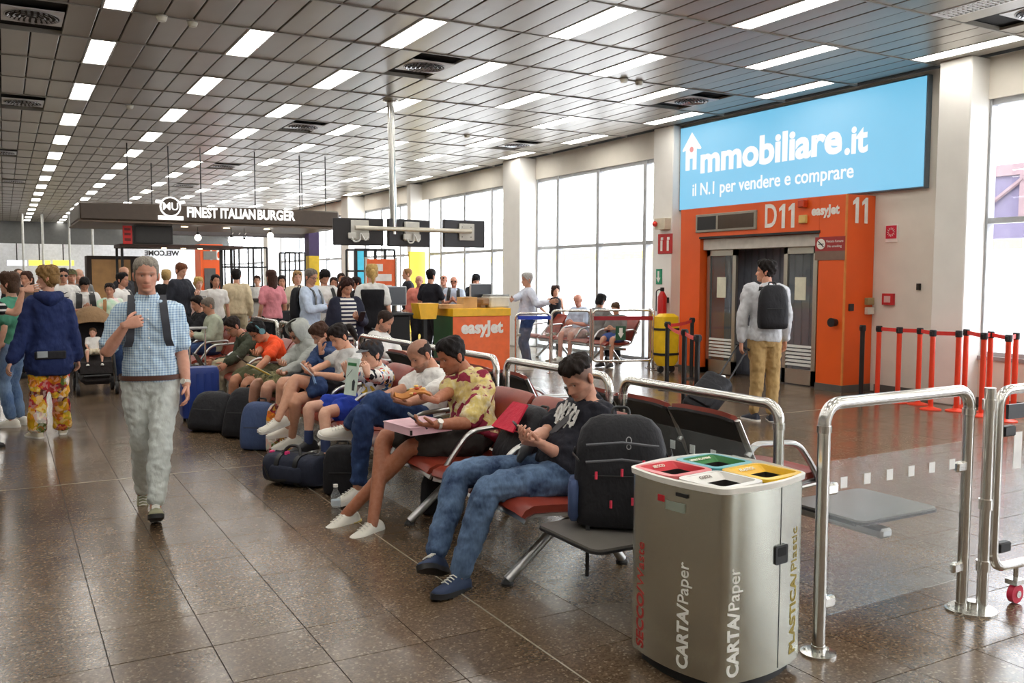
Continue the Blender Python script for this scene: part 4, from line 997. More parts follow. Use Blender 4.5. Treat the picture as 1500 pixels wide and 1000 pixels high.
# far gate 10, column with yellow foot, cyan panel, orange notice board, yellow pier
k = root('boarding_gate', 'distant orange boarding gate numbered 10', 'gate', (10.3, 36, 0))
ga, gb = at(327, 400, Y=33).x, at(294, 400, Y=33).x
MB().bb(gb, ga, 33, 34, 0, 2.75).build('portal', ORG_, k); MB().bb(gb+.12, gb+.5, 32.95, 33, 0, 1.9).build('doorway', mat('doorway_dark', s2l(80, 78, 76), .5), k)
text('10', frame_M((ga-.28, 32.97, 2.35), (1, 0, 0), (0, 0, 1)), .5, LTW, k, bold=.01)
MB().bb(gb+.1, gb+.55, 32.96, 33, 2.2, 2.5).build('display', mat('display_grey', s2l(120, 116, 108), .4), k)
a = at(453, 390, Y=23); b = at(468, 390, Y=23)
k = root('clad_column', 'column painted purple above and yellow below', 'column', ((a.x+b.x)/2, 23.1, 0))
MB().bb(a.x, b.x, 23, 23.4, 0, 2.15).build('lower_cladding', mat('clad_yellow', s2l(236, 196, 40), .5), k); MB().bb(a.x, b.x, 23, 23.4, 2.15, 2.9).build('upper_cladding', mat('clad_purple', s2l(70, 52, 92), .5), k)
a = at(520, 385, Y=22); b = at(536, 385, Y=22)
k = root('cyan_panel', 'bright cyan display panel behind the hanging screens', 'panel', ((a.x+b.x)/2, 22, 0))
MB().bb(a.x, b.x, 22, 22.1, .9, 2.3, .004).build('panel', mat('cyan_board', s2l(66, 186, 214), .5), k); MB().bb(a.x+.05, a.x+.1, 22.02, 22.08, 0, .9).build('leg', BS, k)
a = at(537, 400, Y=15.4); b = at(579, 400, Y=15.4)
k = root('notice_board', 'orange notice board with white sheets behind the staff woman', 'notice board', ((a.x+b.x)/2, 15.4, 0))
MB().bb(a.x, b.x, 15.4, 15.44, 1.1, 1.93, .006).build('board', ODK, k); MB().bb(a.x-.03, a.x, 15.38, 15.46, 0, 1.96).build('post', ALU, k); MB().bb(b.x, b.x+.03, 15.38, 15.46, 0, 1.96).build('post', ALU, k)
for z, w in ((1.78, .25), (1.6, .42), (1.4, .42)): MB().bb(a.x+.06, a.x+.06+w, 15.392, 15.4, z-.07, z+.06).build('sheet', WT, k)
a = at(598, 385, Y=24.5); b = at(621, 385, Y=24.5)
k = root('yellow_panel', 'tall yellow panel below the brown collared pillar', 'panel', ((a.x+b.x)/2, 24.5, 0)); MB().bb(a.x, b.x, 24.4, 24.5, 0, 2.35).build('panel', mat('yellow_board', s2l(238, 210, 60), .5), k); MB().bb(a.x-.02, b.x+.02, 24.35, 24.7, 2.7, 3.2).build('collar', BR, k)
MB().bb(a.x+.05, b.x-.05, 24.42, 24.7, 2.3, HC-.02).build('shaft', WHITE, k)
# far end signs
for (px, w, c, lab) in ((58, 1.1, (250, 226, 60), 'left yellow lit sign on the far end wall'), (93, 1.1, (250, 226, 60), 'right yellow lit sign on the far end wall'), (25, 1.0, (220, 226, 244), 'pale lit sign on the far end wall')):
    q = at(px, 385, Y=58.5); k = root('direction_sign', lab, 'sign', (q.x, 58.5, q.z), 'signs on the far wall')
    MB().bb(q.x-w/2, q.x+w/2, 58.5, 58.6, q.z-.15, q.z+.15).build('lit_panel', glow('sign_%d' % c[2], s2l(c), 1.1), k); MB().bb(q.x-.03, q.x+.03, 58.5, 58.6, q.z+.15, HC-.02).build('hanger', BS, k)
for px in (34, 63, 102, 136):
    q = at(px, 365, Y=45); k = root('thin_post', 'thin pale post far down the hall, %s of four' % {34: 'leftmost', 63: 'second', 102: 'third', 136: 'rightmost'}[px], 'post', (q.x, 45, 0), 'thin posts'); MB().tube([(q.x, 45, 0), (q.x, 45, HC)], .05, 8).build('tube', mat('post_pale', s2l(186, 186, 180), .5), k); MB().lathe([(.12, 0), (.12, .03), (.05, .05)], (q.x, 45, 0), 12).build('base', BS, k)
# ================================================================ people
def V(*a): return Vector(a)
REMESH = []                      # (object, extra arrays) finished in one pass at the end
def skin_mat():
    m, nt, b = _nt('skin'); at_ = nt.nodes.new('ShaderNodeAttribute'); at_.attribute_name = 'tint'
    v = coords(nt); f = noise(nt, v, 40, 3)
    c = mix(nt, .12, at_.outputs['Color'], ramp(nt, f, ((.3, (.25, .09, .06)), (.7, (.75, .5, .4)))))
    L(nt, c, b.inputs['Base Color']); b.inputs['Roughness'].default_value = .5; b.inputs['Specular IOR Level'].default_value = .35
    b.inputs['Subsurface Weight'].default_value = .06; b.inputs['Subsurface Radius'].default_value = (.01, .004, .002)
    MATS['skin'] = m; return m
SKIN = skin_mat()
def hairm(c, k=''):
    n = 'hair_%d_%d_%d' % tuple(int(x) for x in c)
    if n in MATS: return MATS[n]
    m, nt, b = _nt(n); v = coords(nt, (1, 1, .18)); f = noise(nt, v, 180, 3, .6); col = s2l(c)
    L(nt, ramp(nt, f, ((.3, tuple(x*.5 for x in col)), (.7, tuple(min(1, x*1.15) for x in col)))), b.inputs['Base Color'])
    b.inputs['Roughness'].default_value = .6; b.inputs['Specular IOR Level'].default_value = .15; add_bump(nt, b, f, .004, .8); MATS[n] = m; return m
def sst(x, a, b):
    t = np.clip((x-a)/(b-a), 0, 1); return t*t*(3-2*t)
HZ = np.array([-.118, -.110, -.098, -.08, -.06, -.04, -.015, 0, .02, .045, .07, .09, .105, .114, .118])
HA = np.array([.012, .030, .042, .052, .058, .063, .068, .070, .073, .076, .073, .061, .043, .024, .006])
HF = np.array([.050, .074, .086, .089, .090, .089, .087, .085, .091, .092, .086, .071, .050, .028, .008])
HB = np.array([.006, .018, .030, .045, .056, .066, .082, .092, .100, .104, .100, .086, .062, .034, .010])
def head_grid(nth, nz):
    u = np.linspace(-1, 1, nth, endpoint=False); th = np.sign(u)*PI*np.abs(u)**1.35
    w = np.linspace(0, 1, nz); z = -.118+.236*(w+.03*np.sin(2*PI*w)*0)
    TH, Z = np.meshgrid(th, z)
    from_ = lambda T: np.interp(Z, HZ, T)
    a, f, b = from_(HA), from_(HF), from_(HB)
    d = np.where(np.cos(TH) > 0, f, b)
    r = 1/np.sqrt((np.sin(TH)/a)**2+(np.cos(TH)/d)**2)
    return TH, Z, r
def head_mesh(fr, s, skin, hairc, beard=0, hi=True, scalp=0, brow=1, eyes=True, lips=None, age=0):
    """one face: nose, sockets, lips, chin, ears; returns verts, faces, colours"""
    nth, nz = (72, 46) if hi else (34, 22)
    TH, Z, r = head_grid(nth, nz); A = np.abs(TH)
    g = lambda x, c, w: np.exp(-((x-c)/w)**2)
    prof = np.interp(Z, [-.052, -.044, -.036, -.02, .0, .014], [0, .014, .026, .019, .009, 0])
    r = r + prof*np.exp(-(TH/np.interp(Z, [-.045, -.03, 0], [.20, .17, .12]))**2)
    r = r + .004*g(Z, .019, .008)*(A < .75) - .011*g(A, .37, .17)*g(Z, .001, .012) + .005*g(A, .37, .085)*g(Z, .0, .0075)
    r = r + .004*g(A, .72, .25)*g(Z, -.022, .016) - .004*g(A, .8, .3)*g(Z, -.06, .018)
    lp = (A < .34)*np.cos(np.clip(TH/.34, -1, 1)*PI/2)
    r = r + .0055*g(Z, -.0615, .0045)*lp + .006*g(Z, -.0735, .005)*lp - .003*g(Z, -.0675, .0022)*lp - .003*g(Z, -.084, .006)*(A < .3) + .005*g(Z, -.1, .009)*(A < .35)
    if beard > .5: r = r + .005*sst(-Z, .04, .06)*(A < 1.6)*(1-lp*g(Z, -.067, .01))
    X, Y = np.sin(TH)*r, np.cos(TH)*r
    col = np.zeros(TH.shape+(3,)); sk = np.array(s2l(skin)); hc = np.array(s2l(hairc)); col[:] = sk
    red = np.array([1.12, .86, .8])
    k = (.5*g(TH, 0, .2)*g(Z, -.03, .02)+.4*g(A, .7, .25)*g(Z, -.03, .02))[..., None]; col = col*(1-k)+col*red*k
    def lay(c, w):
        nonlocal col
        w = np.clip(w, 0, 1)[..., None]; col = col*(1-w)+np.array(c)*w
    if scalp:
        zl = np.interp(A, [0, .55, 1.2, 1.75, PI], HLINE['short']); lay(hc*.92+sk*.08, scalp*sst(Z, zl-.014, zl+.014))
    if beard: lay(hc*.75+sk*.25, min(1, beard)*.85*sst(-Z, .038, .05)*sst(-A, -1.75, -1.45)*(1-.9*g(Z, -.067, .011)*(A < .3)) * np.where((A > .34) & (A < .9) & (Z > -.062), .5, 1))
    lay(sk*np.array([.86, .5, .48]) if lips is None else s2l(lips), .8*(g(Z, -.0635, .0042)+g(Z, -.072, .0048))*(A < .30)*(lp > .1))
    lay(sk*.35, .8*g(Z, -.0675, .0018)*(A < .29))
    if brow: lay(hc*.8, .85*brow*g(Z, .0195+.004*np.cos((A-.4)*5), .0038)*g(A, .38, .17))
    if eyes:
        e = ((A-.37)/.115)**2+((Z-.0)/.0062)**2
        lay((.7, .67, .64), 1.1*(e < 1)); lay((.05, .03, .02), 1.2*((((A-.37)/.05)**2+(Z/.0062)**2) < 1)); lay(sk*.28, .8*g(Z, .0062, .002)*g(A, .37, .12))
        lay(sk*.7, .3*g(Z, -.011, .004)*g(A, .37, .12))
    if age: lay(sk*.72, age*.5*(g(A, .42, .07)*g(Z, -.052, .014)+.5*g(Z, .05, .002)*(A < .5)+.5*g(Z, .038, .002)*(A < .5)))
    P = np.stack([X, Y, Z], -1).reshape(-1, 3)
    fs = []
    for i in range(nz-1):
        for j in range(nth):
            j2 = (j+1) % nth; fs.append((i*nth+j2, i*nth+j, (i+1)*nth+j, (i+1)*nth+j2))
    fs.append(tuple(range(nth))); fs.append(tuple(reversed(range((nz-1)*nth, nz*nth))))
    cols = col.reshape(-1, 3)
    eb = MB()
    for sd in (-1, 1):
        eb.sph((sd*.073, -.016, -.008), (.011, .021, .033), 10, 7, M=Matrix.Rotation(-sd*.35, 4, 'Z') @ Matrix.Rotation(.15, 4, 'X'))
        eb.sph((sd*.079, -.020, -.002), (.008, .012, .02), 8, 5)
    n0 = len(P); P = np.vstack([P, np.array(eb.v)]); fs += [tuple(i+n0 for i in f) for f in eb.f]
    cols = np.vstack([cols, np.tile(sk*np.array([1.05, .85, .8]), (len(eb.v), 1))])
    c, Lf, Fw, U = fr
    Wd = P[:, :1]*s*np.array(Lf)+P[:, 1:2]*s*np.array(Fw)+P[:, 2:3]*s*np.array(U)+np.array(c)
    return Wd, fs, cols
HLINE = {'short': [.070, .064, .0, -.05, -.09], 'receding': [.102, .086, .004, -.05, -.09], 'bald': [.2, .12, .03, -.04, -.085], 'fringe': [.048, .04, -.01, -.06, -.1], 'long': [.076, .056, -.01, -.09, -.11], 'bob': [.056, .04, -.02, -.09, -.11], 'fade': [.068, .066, .064, .058, .04], 'cap': [.06, .05, .0, -.03, -.07]}
def hair_mesh(mb, fr, s, style='short', th=.012, seed=1, hi=True):
    nth, nz = (72, 40) if hi else (34, 22)
    TH, Z, r = head_grid(nth, nz); A = np.abs(TH); rs = np.random.RandomState(seed)
    lines = HLINE[style]
    zh = np.interp(A, [0, .55, 1.2, 1.75, PI], lines)+.006*np.sin(TH*7+seed)+.004*np.sin(TH*17+seed*2)
    if style == 'bald': zh = np.maximum(zh, np.where(A > 1.0, zh, .2))
    m = sst(Z, zh-.004, zh+.012)
    if style == 'bald': m = m*(1-sst(Z, .055, .085))
    t = th*m*(.8+.35*np.sin(TH*9+seed)*np.sin(Z*90+seed))+.45*th*m*sst(Z, .05, .1)*(style in ('fade', 'short', 'fringe', 'long', 'bob'))
    t = t+rs.uniform(-.12, .12, t.shape)*th*m
    rr = r+t-.0015
    X, Y, ZZ = np.sin(TH)*rr, np.cos(TH)*rr, Z+t*sst(Z, .05, .11)*.9
    P = np.stack([X, Y, ZZ], -1).reshape(-1, 3); mm = m.reshape(-1); fs = []
    for i in range(nz-1):
        for j in range(nth):
            j2 = (j+1) % nth; q = (i*nth+j2, i*nth+j, (i+1)*nth+j, (i+1)*nth+j2)
            if max(mm[k] for k in q) > .02: fs.append(q)
    if mm[-1] > .5: fs.append(tuple(reversed(range((nz-1)*nth, nz*nth))))
    used = sorted({i for f in fs for i in f}); mp = {k: i for i, k in enumerate(used)}
    c, Lf, Fw, U = fr
    Wd = [Vector(c)+Vector(Lf)*(P[k, 0]*s)+Vector(Fw)*(P[k, 1]*s)+Vector(U)*(P[k, 2]*s) for k in used]
    mb.add(Wd, [tuple(mp[i] for i in f) for f in fs])
def fr_pt(fr, s, x, y, z): return fr[0]+fr[1]*(x*s)+fr[2]*(y*s)+fr[3]*(z*s)
def ell(c, a, b, n=18, p=2.0):
    out = []
    for i in range(n):
        t = 2*PI*i/n; ct, st = math.cos(t), math.sin(t)
        out.append(c + a*(math.copysign(abs(ct)**(2/p), ct)) + b*(math.copysign(abs(st)**(2/p), st)))
    return out
def limb(mb, pts, rad, n=12, sub=5):
    """smooth tapered limb through joints"""
    P = [Vector(p) for p in pts]; out = []; R = []
    for i in range(len(P)-1):
        p0 = P[max(i-1, 0)]; p1 = P[i]; p2 = P[i+1]; p3 = P[min(i+2, len(P)-1)]
        for k in range(sub):
            t = k/sub; q = .5*((2*p1)+(p2-p0)*t+(2*p0-5*p1+4*p2-p3)*t*t+(3*p1-p0-3*p2+p3)*t**3)
            lin = p1.lerp(p2, t); out.append(lin.lerp(q, .35)); R.append(rad[i]*(1-t)+rad[i+1]*t)
    out.append(P[-1]); R.append(rad[-1])
    a = out[0]-(out[1]-out[0]).normalized()*R[0]*.7; b = out[-1]+(out[-1]-out[-2]).normalized()*R[-1]*.6
    mb.tube([a]+out+[b], [R[0]*.45]+R+[R[-1]*.45], n)
def ik(a, c, l1, l2, pole):
    a, c, pole = Vector(a), Vector(c), Vector(pole); d = c-a; D = d.length
    if D > (l1+l2)*.995: c = a+d.normalized()*(l1+l2)*.995; d = c-a; D = d.length
    x = (l1*l1-l2*l2+D*D)/(2*D); h = math.sqrt(max(0, l1*l1-x*x)); dn = d.normalized()
    p = pole-dn*pole.dot(dn)
    p = p.normalized() if p.length > 1e-4 else dn.orthogonal().normalized()
    return a+dn*x+p*h, c
def hand(mb, w, dr, pn, left, curl=.5, s=1.0, n=7, spread=.08, thumb=.6):
    dr = Vector(dr).normalized(); pn = Vector(pn); pn = (pn-dr*pn.dot(dr)); pn = pn.normalized() if pn.length > 1e-4 else dr.orthogonal().normalized()
    ts = dr.cross(pn)*(-1 if left else 1); w = Vector(w)
    rings = []
    for d, hw, hh in ((-.03, .024, .021), (0, .026, .02), (.03, .036, .018), (.06, .041, .016), (.088, .040, .013), (.096, .03, .008)):
        rings.append(ell(w+dr*d*s, ts*hw*s, pn*hh*s, 12, 2.6))
    mb.loft(rings)
    for k, (off, ln) in enumerate(((.03, .9), (.010, 1.0), (-.011, .94), (-.030, .75))):
        b = w+dr*(.084-.004*abs(k-1.2))*s+ts*off*s; ang = 0; pts = [b-dr*.015*s, b]; q = b; sp = (off/.03)*spread
        for i, sl in enumerate((.040, .027, .021)):
            ang += curl*(.75, 1.0, .8)[i]*(1+.12*k)
            dd = (dr*math.cos(ang)+pn*math.sin(ang)+ts*sp*math.cos(ang)).normalized(); q = q+dd*sl*ln*s; pts.append(q)
        mb.tube(pts, [.0095*s, .0095*s, .0088*s, .0078*s, .0055*s], n)
    b = w+dr*.02*s+ts*.024*s+pn*.006*s
    d1 = (dr*.62+ts*.75+pn*thumb*.5).normalized(); d2 = (dr*.9+ts*.25+pn*thumb*.8).normalized()
    mb.tube([b-d1*.01*s, b+d1*.03*s, b+d1*.045*s+d2*.02*s, b+d1*.045*s+d2*.046*s], [.013*s, .0125*s, .0105*s, .007*s], n)
def shoe(par, ank, toe, up, s, mu, ms, name='shoe', h=.09, lace=None):
    toe = Vector(toe).normalized(); up = Vector(up); up = (up-toe*up.dot(toe)).normalized(); sd = toe.cross(up); a = Vector(ank)-up*(h-.0)*s
    def ring(d, w, z0, z1, sh=0):
        c = a+toe*d*s
        return [c+sd*x*w*s+up*(z0+(z1-z0)*z)*s for x, z in ((-1, 0), (1, 0), (1.02, .35), (.86, .7), (.45, .97), (0, 1.0), (-.45, .97), (-.86, .7), (-1.02, .35))]
    u = MB(); u.loft([ring(d, w, .02, z) for d, w, z in ((-.085, .016, .05), (-.078, .03, .078), (-.055, .036, .098), (-.01, .037, .105), (.03, .038, .098), (.07, .042, .078), (.115, .046, .062), (.15, .043, .052), (.178, .032, .044), (.19, .014, .036))])
    o = u.build(name, mu, par, 60)
    k = MB(); pl = []
    for d, w in ((-.095, .012), (-.088, .028), (-.06, .037), (-.01, .037), (.05, .041), (.11, .05), (.155, .046), (.186, .034), (.2, .014)): pl.append((d, w))
    out = [(d, w) for d, w in pl]+[(d, -w) for d, w in reversed(pl)]
    n = len(out); lo = [a+toe*d*s+sd*w*s for d, w in out]; hi_ = [a+toe*d*s+sd*w*s+up*.028*s for d, w in out]
    k.loft([lo, hi_]); k.build('sole', ms, o, 50)
    if lace:
        lb = MB()
        for i in range(4):
            d = .045+i*.022; z = .094-.008*i; lb.tube([a+toe*d*s+sd*x*s+up*(z+.006-abs(x)*.35)*s for x in (-.024, 0, .024)], .0035*s, 5)
        tag(lb.build('laces', lace, o), kind='stuff')
    return o
CT = bpy.data.textures.new('creases', 'CLOUDS'); CT.noise_scale = .075; CT.noise_depth = 2
CT2 = bpy.data.textures.new('deep_creases', 'CLOUDS'); CT2.noise_scale = .04; CT2.noise_depth = 1
def remesh(o, vox, wr=0, it=4, extra=None):
    m = o.modifiers.new('r', 'REMESH'); m.mode = 'VOXEL'; m.voxel_size = vox; m.use_smooth_shade = True
    m = o.modifiers.new('s', 'SMOOTH'); m.factor = .5; m.iterations = it
    if wr:
        m = o.modifiers.new('d', 'DISPLACE'); m.texture = CT; m.strength = wr; m.mid_level = .5; m.texture_coords = 'GLOBAL'
        m = o.modifiers.new('d2', 'DISPLACE'); m.texture = CT2; m.strength = wr*.45; m.mid_level = .5; m.texture_coords = 'GLOBAL'
        m = o.modifiers.new('s2', 'SMOOTH'); m.factor = .4; m.iterations = 1
    REMESH.append((o, extra))
    return o
TORSO = [(-.20, .125, .095), (-.10, .165, .118), (0, .172, .122), (.16, .16, .115), (.33, .146, .105), (.55, .162, .118), (.74, .175, .120), (.86, .168, .100), (.95, .11, .075), (1.0, .062, .062)]
def person(label, J, H=1.75, skin=(206, 150, 122), hair=('short', (60, 44, 34), .012), top=None, bottom=None, shoes=None, vox=.012, hi=True, build_=1.0, beard=0, scalp=0, hands=('relax', 'relax'), hcurl=(.5, .5), hdir=(None, None), hpn=(None, None), sex='m', extras=(), age=0, group=None, toe=None, toeup=None, brow=1, eyes=True, name='person', hair2=None, lips=None, headk=1.0, sock=None, cat='person', lace=None, toplen=-.06, wr=.03):
    """J: joints in world space. pel, c7, head(centre), look, fwd (pelvis), lat (shoulder axis to the person's left),
       shL elL wrL shR elR wrR hipL knL anL hipR knR anR"""
    s = H/1.77; g = J; fwd = Vector(g['fwd']); fwd.z = 0; fwd.normalize(); up = V(0, 0, 1); lat = up.cross(fwd)
    latS = Vector(g.get('lat', lat)).normalized(); pel, c7 = Vector(g['pel']), Vector(g['c7'])
    if 'head' in g:
        nk = c7-Vector(g['head'])
        if nk.length > .15*s: c7 = Vector(g['head'])+nk.normalized()*.15*s
    base = V(g.get('bx', pel.x), g.get('by', pel.y), g.get('bz', 0)); t = root(name, label, cat, tuple(base), group)
    sl = (c7-pel).length; mid = (pel+c7)/2 - fwd*g.get('slump', 0)*s
    def sp(u):
        if u < 0: return pel+(mid-pel).normalized()*u*sl
        return pel*(1-u)**2+mid*2*u*(1-u)+c7*u*u
    def tz(u):
        d = (sp(min(u+.02, 1.0))-sp(max(u-.02, 0))); return d.normalized()
    def tors(mb, k, add, u0, u1, flare=0):
        rings = []
        for u, hw, hd in TORSO:
            if u < u0-.001 or u > u1+.001: continue
            if sex == 'f': hw *= {.33: .9, .55: .9, .74: .88, .86: .88}.get(u, 1)
            la = lat.lerp(latS, min(1, max(0, u))).normalized(); n = tz(u); la = (la-n*la.dot(n)).normalized(); fr_ = n.cross(la)*-1
            if fr_.dot(fwd) < 0: fr_ = -fr_
            wv = build_ if u < .8 else (1+build_)/2
            bel = g.get('belly', 0)*math.exp(-((u-.22)/.2)**2)*s
            c = sp(u)+fr_*bel*.5
            e = add + (flare*(1-u/.5) if u < .5 else 0)
            rings.append(ell(c, la*(hw*s*wv*k+e), fr_*(hd*s*wv*k+e+bel*.5), 20, 2.3))
        mb.loft(rings)
    sh = {}
    for q, sg in (('L', 1), ('R', -1)):
        sd0 = c7-tz(.95)*.055*s+latS*sg*.178*s*(.9 if sex == 'f' else 1); sh[q] = sd0
        if 'sh'+q in g:
            dv2 = Vector(g['sh'+q])-sd0; sh[q] = sd0+dv2*min(1, .07*s/max(dv2.length, 1e-6))
    el, wr_, kn, an, hp = {}, {}, {}, {}, {}
    for q, sg in (('L', 1), ('R', -1)):
        w_ = Vector(g['wr'+q]) if 'wr'+q in g else sh[q]+V(0, 0, -.53*s)+fwd*.06*s+lat*sg*.06*s
        if 'el'+q in g:
            D_ = (w_-sh[q]).length; kx = max(1, min(1.18, D_/(.56*s))); el[q], w_ = ik(sh[q], w_, .30*s*kx, .262*s*kx, Vector(g['el'+q])-(sh[q]+w_)/2)
        else: el[q], w_ = ik(sh[q], w_, .30*s, .262*s, g.get('ep'+q, -fwd*1+lat*sg*.5+V(0, 0, -.6)))
        wr_[q] = w_
        hp[q] = Vector(g.get('hip'+q, pel+lat*sg*.09*s))
        a_ = Vector(g['an'+q]) if 'an'+q in g else V(pel.x+lat.x*sg*.1*s, pel.y+lat.y*sg*.1*s, .09*s)
        if 'kn'+q in g: kn[q] = Vector(g['kn'+q])
        else: kn[q], a_ = ik(hp[q], a_, .445*s, .43*s, g.get('kp'+q, fwd))
        an[q] = a_
    # head frame
    look = Vector(g.get('look', fwd)).normalized(); hu = Vector(g.get('hup', V(0, 0, 1))); hu = (hu-look*hu.dot(look)).normalized(); hl = hu.cross(look)
    hc = Vector(g['head']) if 'head' in g else c7+tz(1)*.085*s+V(0, 0, .063*s)+look*.028*s
    fr = (hc, hl, look, hu); hs = s*headk if s > .85 else s*headk*1.12
    # body
    b = MB(); tors(b, .93, -.004, -.20, 1.0)
    limb(b, [c7-tz(1)*.05*s, c7+(hc-c7)*.35, hc-hu*.05*hs-look*.012*hs], [.064*s, .054*s, .052*s], 14)
    af = (.9 if sex == 'f' else 1)*(.7+.3*build_)
    for q in 'LR':
        limb(b, [sh[q]-latS*(.05 if q == 'L' else -.05)*s, sh[q], sh[q].lerp(el[q], .45), el[q], el[q].lerp(wr_[q], .35), wr_[q]], [.042*s, .046*s*af, .046*s*af, .040*s*af, .043*s*af, .027*s], 12)
        limb(b, [hp[q], hp[q].lerp(kn[q], .4), kn[q], kn[q].lerp(an[q], .3), kn[q].lerp(an[q], .65), an[q], an[q]-(an[q]-kn[q]).normalized()*-.03*s], [.088*s, .079*s, .056*s, .056*s, .044*s, .036*s, .034*s], 12)
    bo = b.build('body', SKIN, t)
    hv = MB()
    for i, q in enumerate('LR'):
        if hands[i] == 'none': continue
        d = hdir[i] if hdir[i] is not None else (wr_[q]-el[q])
        pn = hpn[i] if hpn[i] is not None else (lat*(-1 if q == 'L' else 1))
        hand(hv, wr_[q], d, pn, q == 'L', hcurl[i], s*.98, 8 if hi else 5)
    HM = head_mesh(fr, hs, skin, hair[1] if hair else (60, 44, 34), beard, hi, scalp, brow, eyes, lips, age)
    remesh(bo, vox, 0, 3, (hv, HM, skin, base))
    # clothes
    if bottom:
        m, leg, *rest = bottom; loose = rest[0] if rest else .012; fl = rest[1] if len(rest) > 1 else 0
        k = MB(); tors(k, .97, .012, -.20, .16)
        for q in 'LR':
            pts = [hp[q]+V(0, 0, .0), hp[q].lerp(kn[q], .45)]; R = [.098*s+loose*.3, .086*s+loose]
            if leg <= 1: pts += [hp[q].lerp(kn[q], leg)]; R += [.074*s+loose*1.3]
            else:
                pts += [kn[q]]; R += [.064*s+loose]
                e = leg-1; pts += [kn[q].lerp(an[q], e*.45)]; R += [.060*s+loose+fl*.3]
                pts += [kn[q].lerp(an[q], e)]; R += [.046*s+loose*.9+fl]
            limb(k, pts, R, 14)
        remesh(k.build('shorts' if leg <= 1 else 'trousers', m, t), vox, wr)
    if top:
        m, slv, *rest = top; loose = rest[0] if rest else .012; flare = rest[1] if len(rest) > 1 else 0
        k = MB(); tors(k, .99, loose, (.0 if toplen > -.01 else -.10) if toplen > -.11 else -.20, 1.0 if slv <= 0 else .95, flare)
        limb(k, [c7-tz(1)*.075*s, c7-tz(1)*.01*s], [.105*s, .068*s+loose*.4], 14)
        for q in 'LR':
            if slv <= 0: continue
            sg = .05 if q == 'L' else -.05
            pts = [sh[q]-latS*sg*1.6*s+V(0, 0, .012*s), sh[q]-V(0, 0, .012*s)]; R = [.05*s+loose*.5, .050*s+loose]
            if slv <= 1: pts += [sh[q].lerp(el[q], slv*.5), sh[q].lerp(el[q], slv)]; R += [.051*s+loose, .048*s+loose*1.25]
            else:
                e = slv-1; pts += [sh[q].lerp(el[q], .5), el[q], el[q].lerp(wr_[q], e*.5), el[q].lerp(wr_[q], e)]; R += [.049*s+loose, .044*s+loose, .042*s+loose, .033*s+loose*.8]
            limb(k, pts, R, 14)
        if g.get('collar'): pass
        remesh(k.build(g.get('topname', 'shirt'), m, t), vox, wr)
    ctx = dict(t=t, s=s, fr=fr, hs=hs, sp=sp, tz=tz, lat=lat, latS=latS, fwd=fwd, sh=sh, el=el, wr=wr_, kn=kn, an=an, hp=hp, c7=c7, pel=pel, hi=hi, build_=build_)
    # hair
    if hair and hair[0] != 'none':
        hb = MB(); st = hair[0]; seed = len(label)
        hair_mesh(hb, fr, hs, {'ponytail': 'short', 'bun': 'short'}.get(st, st), hair[2] if len(hair) > 2 else .012, seed, hi)
        if st in ('long', 'bob'):
            ln = (hair[3] if len(hair) > 3 else (.3 if st == 'long' else .13))*hs
            rings = []
            for i in range(7):
                f = i/6; z = .03-f*(.03+ln/hs); sw = .088+.012*math.sin(f*PI)-.02*f; yy = -.05-.01*f
                c = fr_pt(fr, hs, 0, yy, min(z, .03)); c = V(c.x, c.y, fr_pt(fr, hs, 0, yy, .03).z-f*(.03*hs+ln))
                rings.append(ell(c, hl*sw*hs, look*(.062+.004*math.sin(i*2))*hs, 20))
            hb.loft(rings)
        if st in ('ponytail', 'bun'):
            r_ = .034 if st == 'bun' else .026
            a = fr_pt(fr, hs, 0, -.105, .03)
            if st == 'bun': hb.sph(tuple(fr_pt(fr, hs, 0, -.125, .0)), .042*hs, 12, 8)
            else: limb(hb, [a, fr_pt(fr, hs, 0, -.145, .02), fr_pt(fr, hs, 0, -.15, -.06), fr_pt(fr, hs, 0, -.14, -.14)], [r_*hs, .036*hs, .032*hs, .012*hs], 10)
        hb.build('hair', hairm(hair[1]), t, 70)
    if shoes:
        mu, ms = shoes[:2]
        for i, q in enumerate('LR'):
            td = (toe[i] if toe and toe[i] is not None else fwd+lat*(.15 if q == 'L' else -.15)); tu = toeup[i] if toeup and toeup[i] is not None else V(0, 0, 1)
            shoe(t, an[q], td, tu, s, mu, ms, lace=lace)
            if sock: 
                sb = MB(); limb(sb, [an[q]+(kn[q]-an[q]).normalized()*.10*s, an[q]-V(0, 0, .02)*s], [.046*s, .044*s], 12); sb.build('sock', sock, t)
    for fn in extras: fn(ctx)
    return ctx
# ---- wearables (children of the person)
def glasses(c, dark=False, up_=0.0, col=(20, 18, 18)):
    fr, s = c['fr'], c['hs']; m = mat('glasses_frame_%d' % col[0], s2l(col), .3); g = MB(); z = up_; y = .093 if not up_ else .085
    for sd in (-1, 1):
        pts = [fr_pt(fr, s, sd*(.033+.024*math.cos(a)), y-.006*abs(math.cos(a)), z+.018*math.sin(a)) for a in np.linspace(0, 2*PI, 15)[:-1]]
        g.tube(pts, .0028*s, 5, closed=True)
        g.tube([fr_pt(fr, s, sd*.057, y-.006, z+.006), fr_pt(fr, s, sd*.078, .02, z+.006), fr_pt(fr, s, sd*.08, -.02, z-.004)], .0028*s, 5)
    g.tube([fr_pt(fr, s, -.01, y, z+.006), fr_pt(fr, s, .01, y, z+.006)], .0028*s, 5)
    o = g.build('glasses' if not dark else 'sunglasses', m, c['t'])
    if dark:
        for sd in (-1, 1): MB().sph(tuple(fr_pt(fr, s, sd*.033, y-.004, z)), .02*s, 10, 7, M=Matrix(((fr[1].x, fr[2].x*.2, fr[3].x), (fr[1].y, fr[2].y*.2, fr[3].y), (fr[1].z, fr[2].z*.2, fr[3].z))).to_4x4()).build('lens', mat('dark_lens', (.02, .02, .02), .15), o)
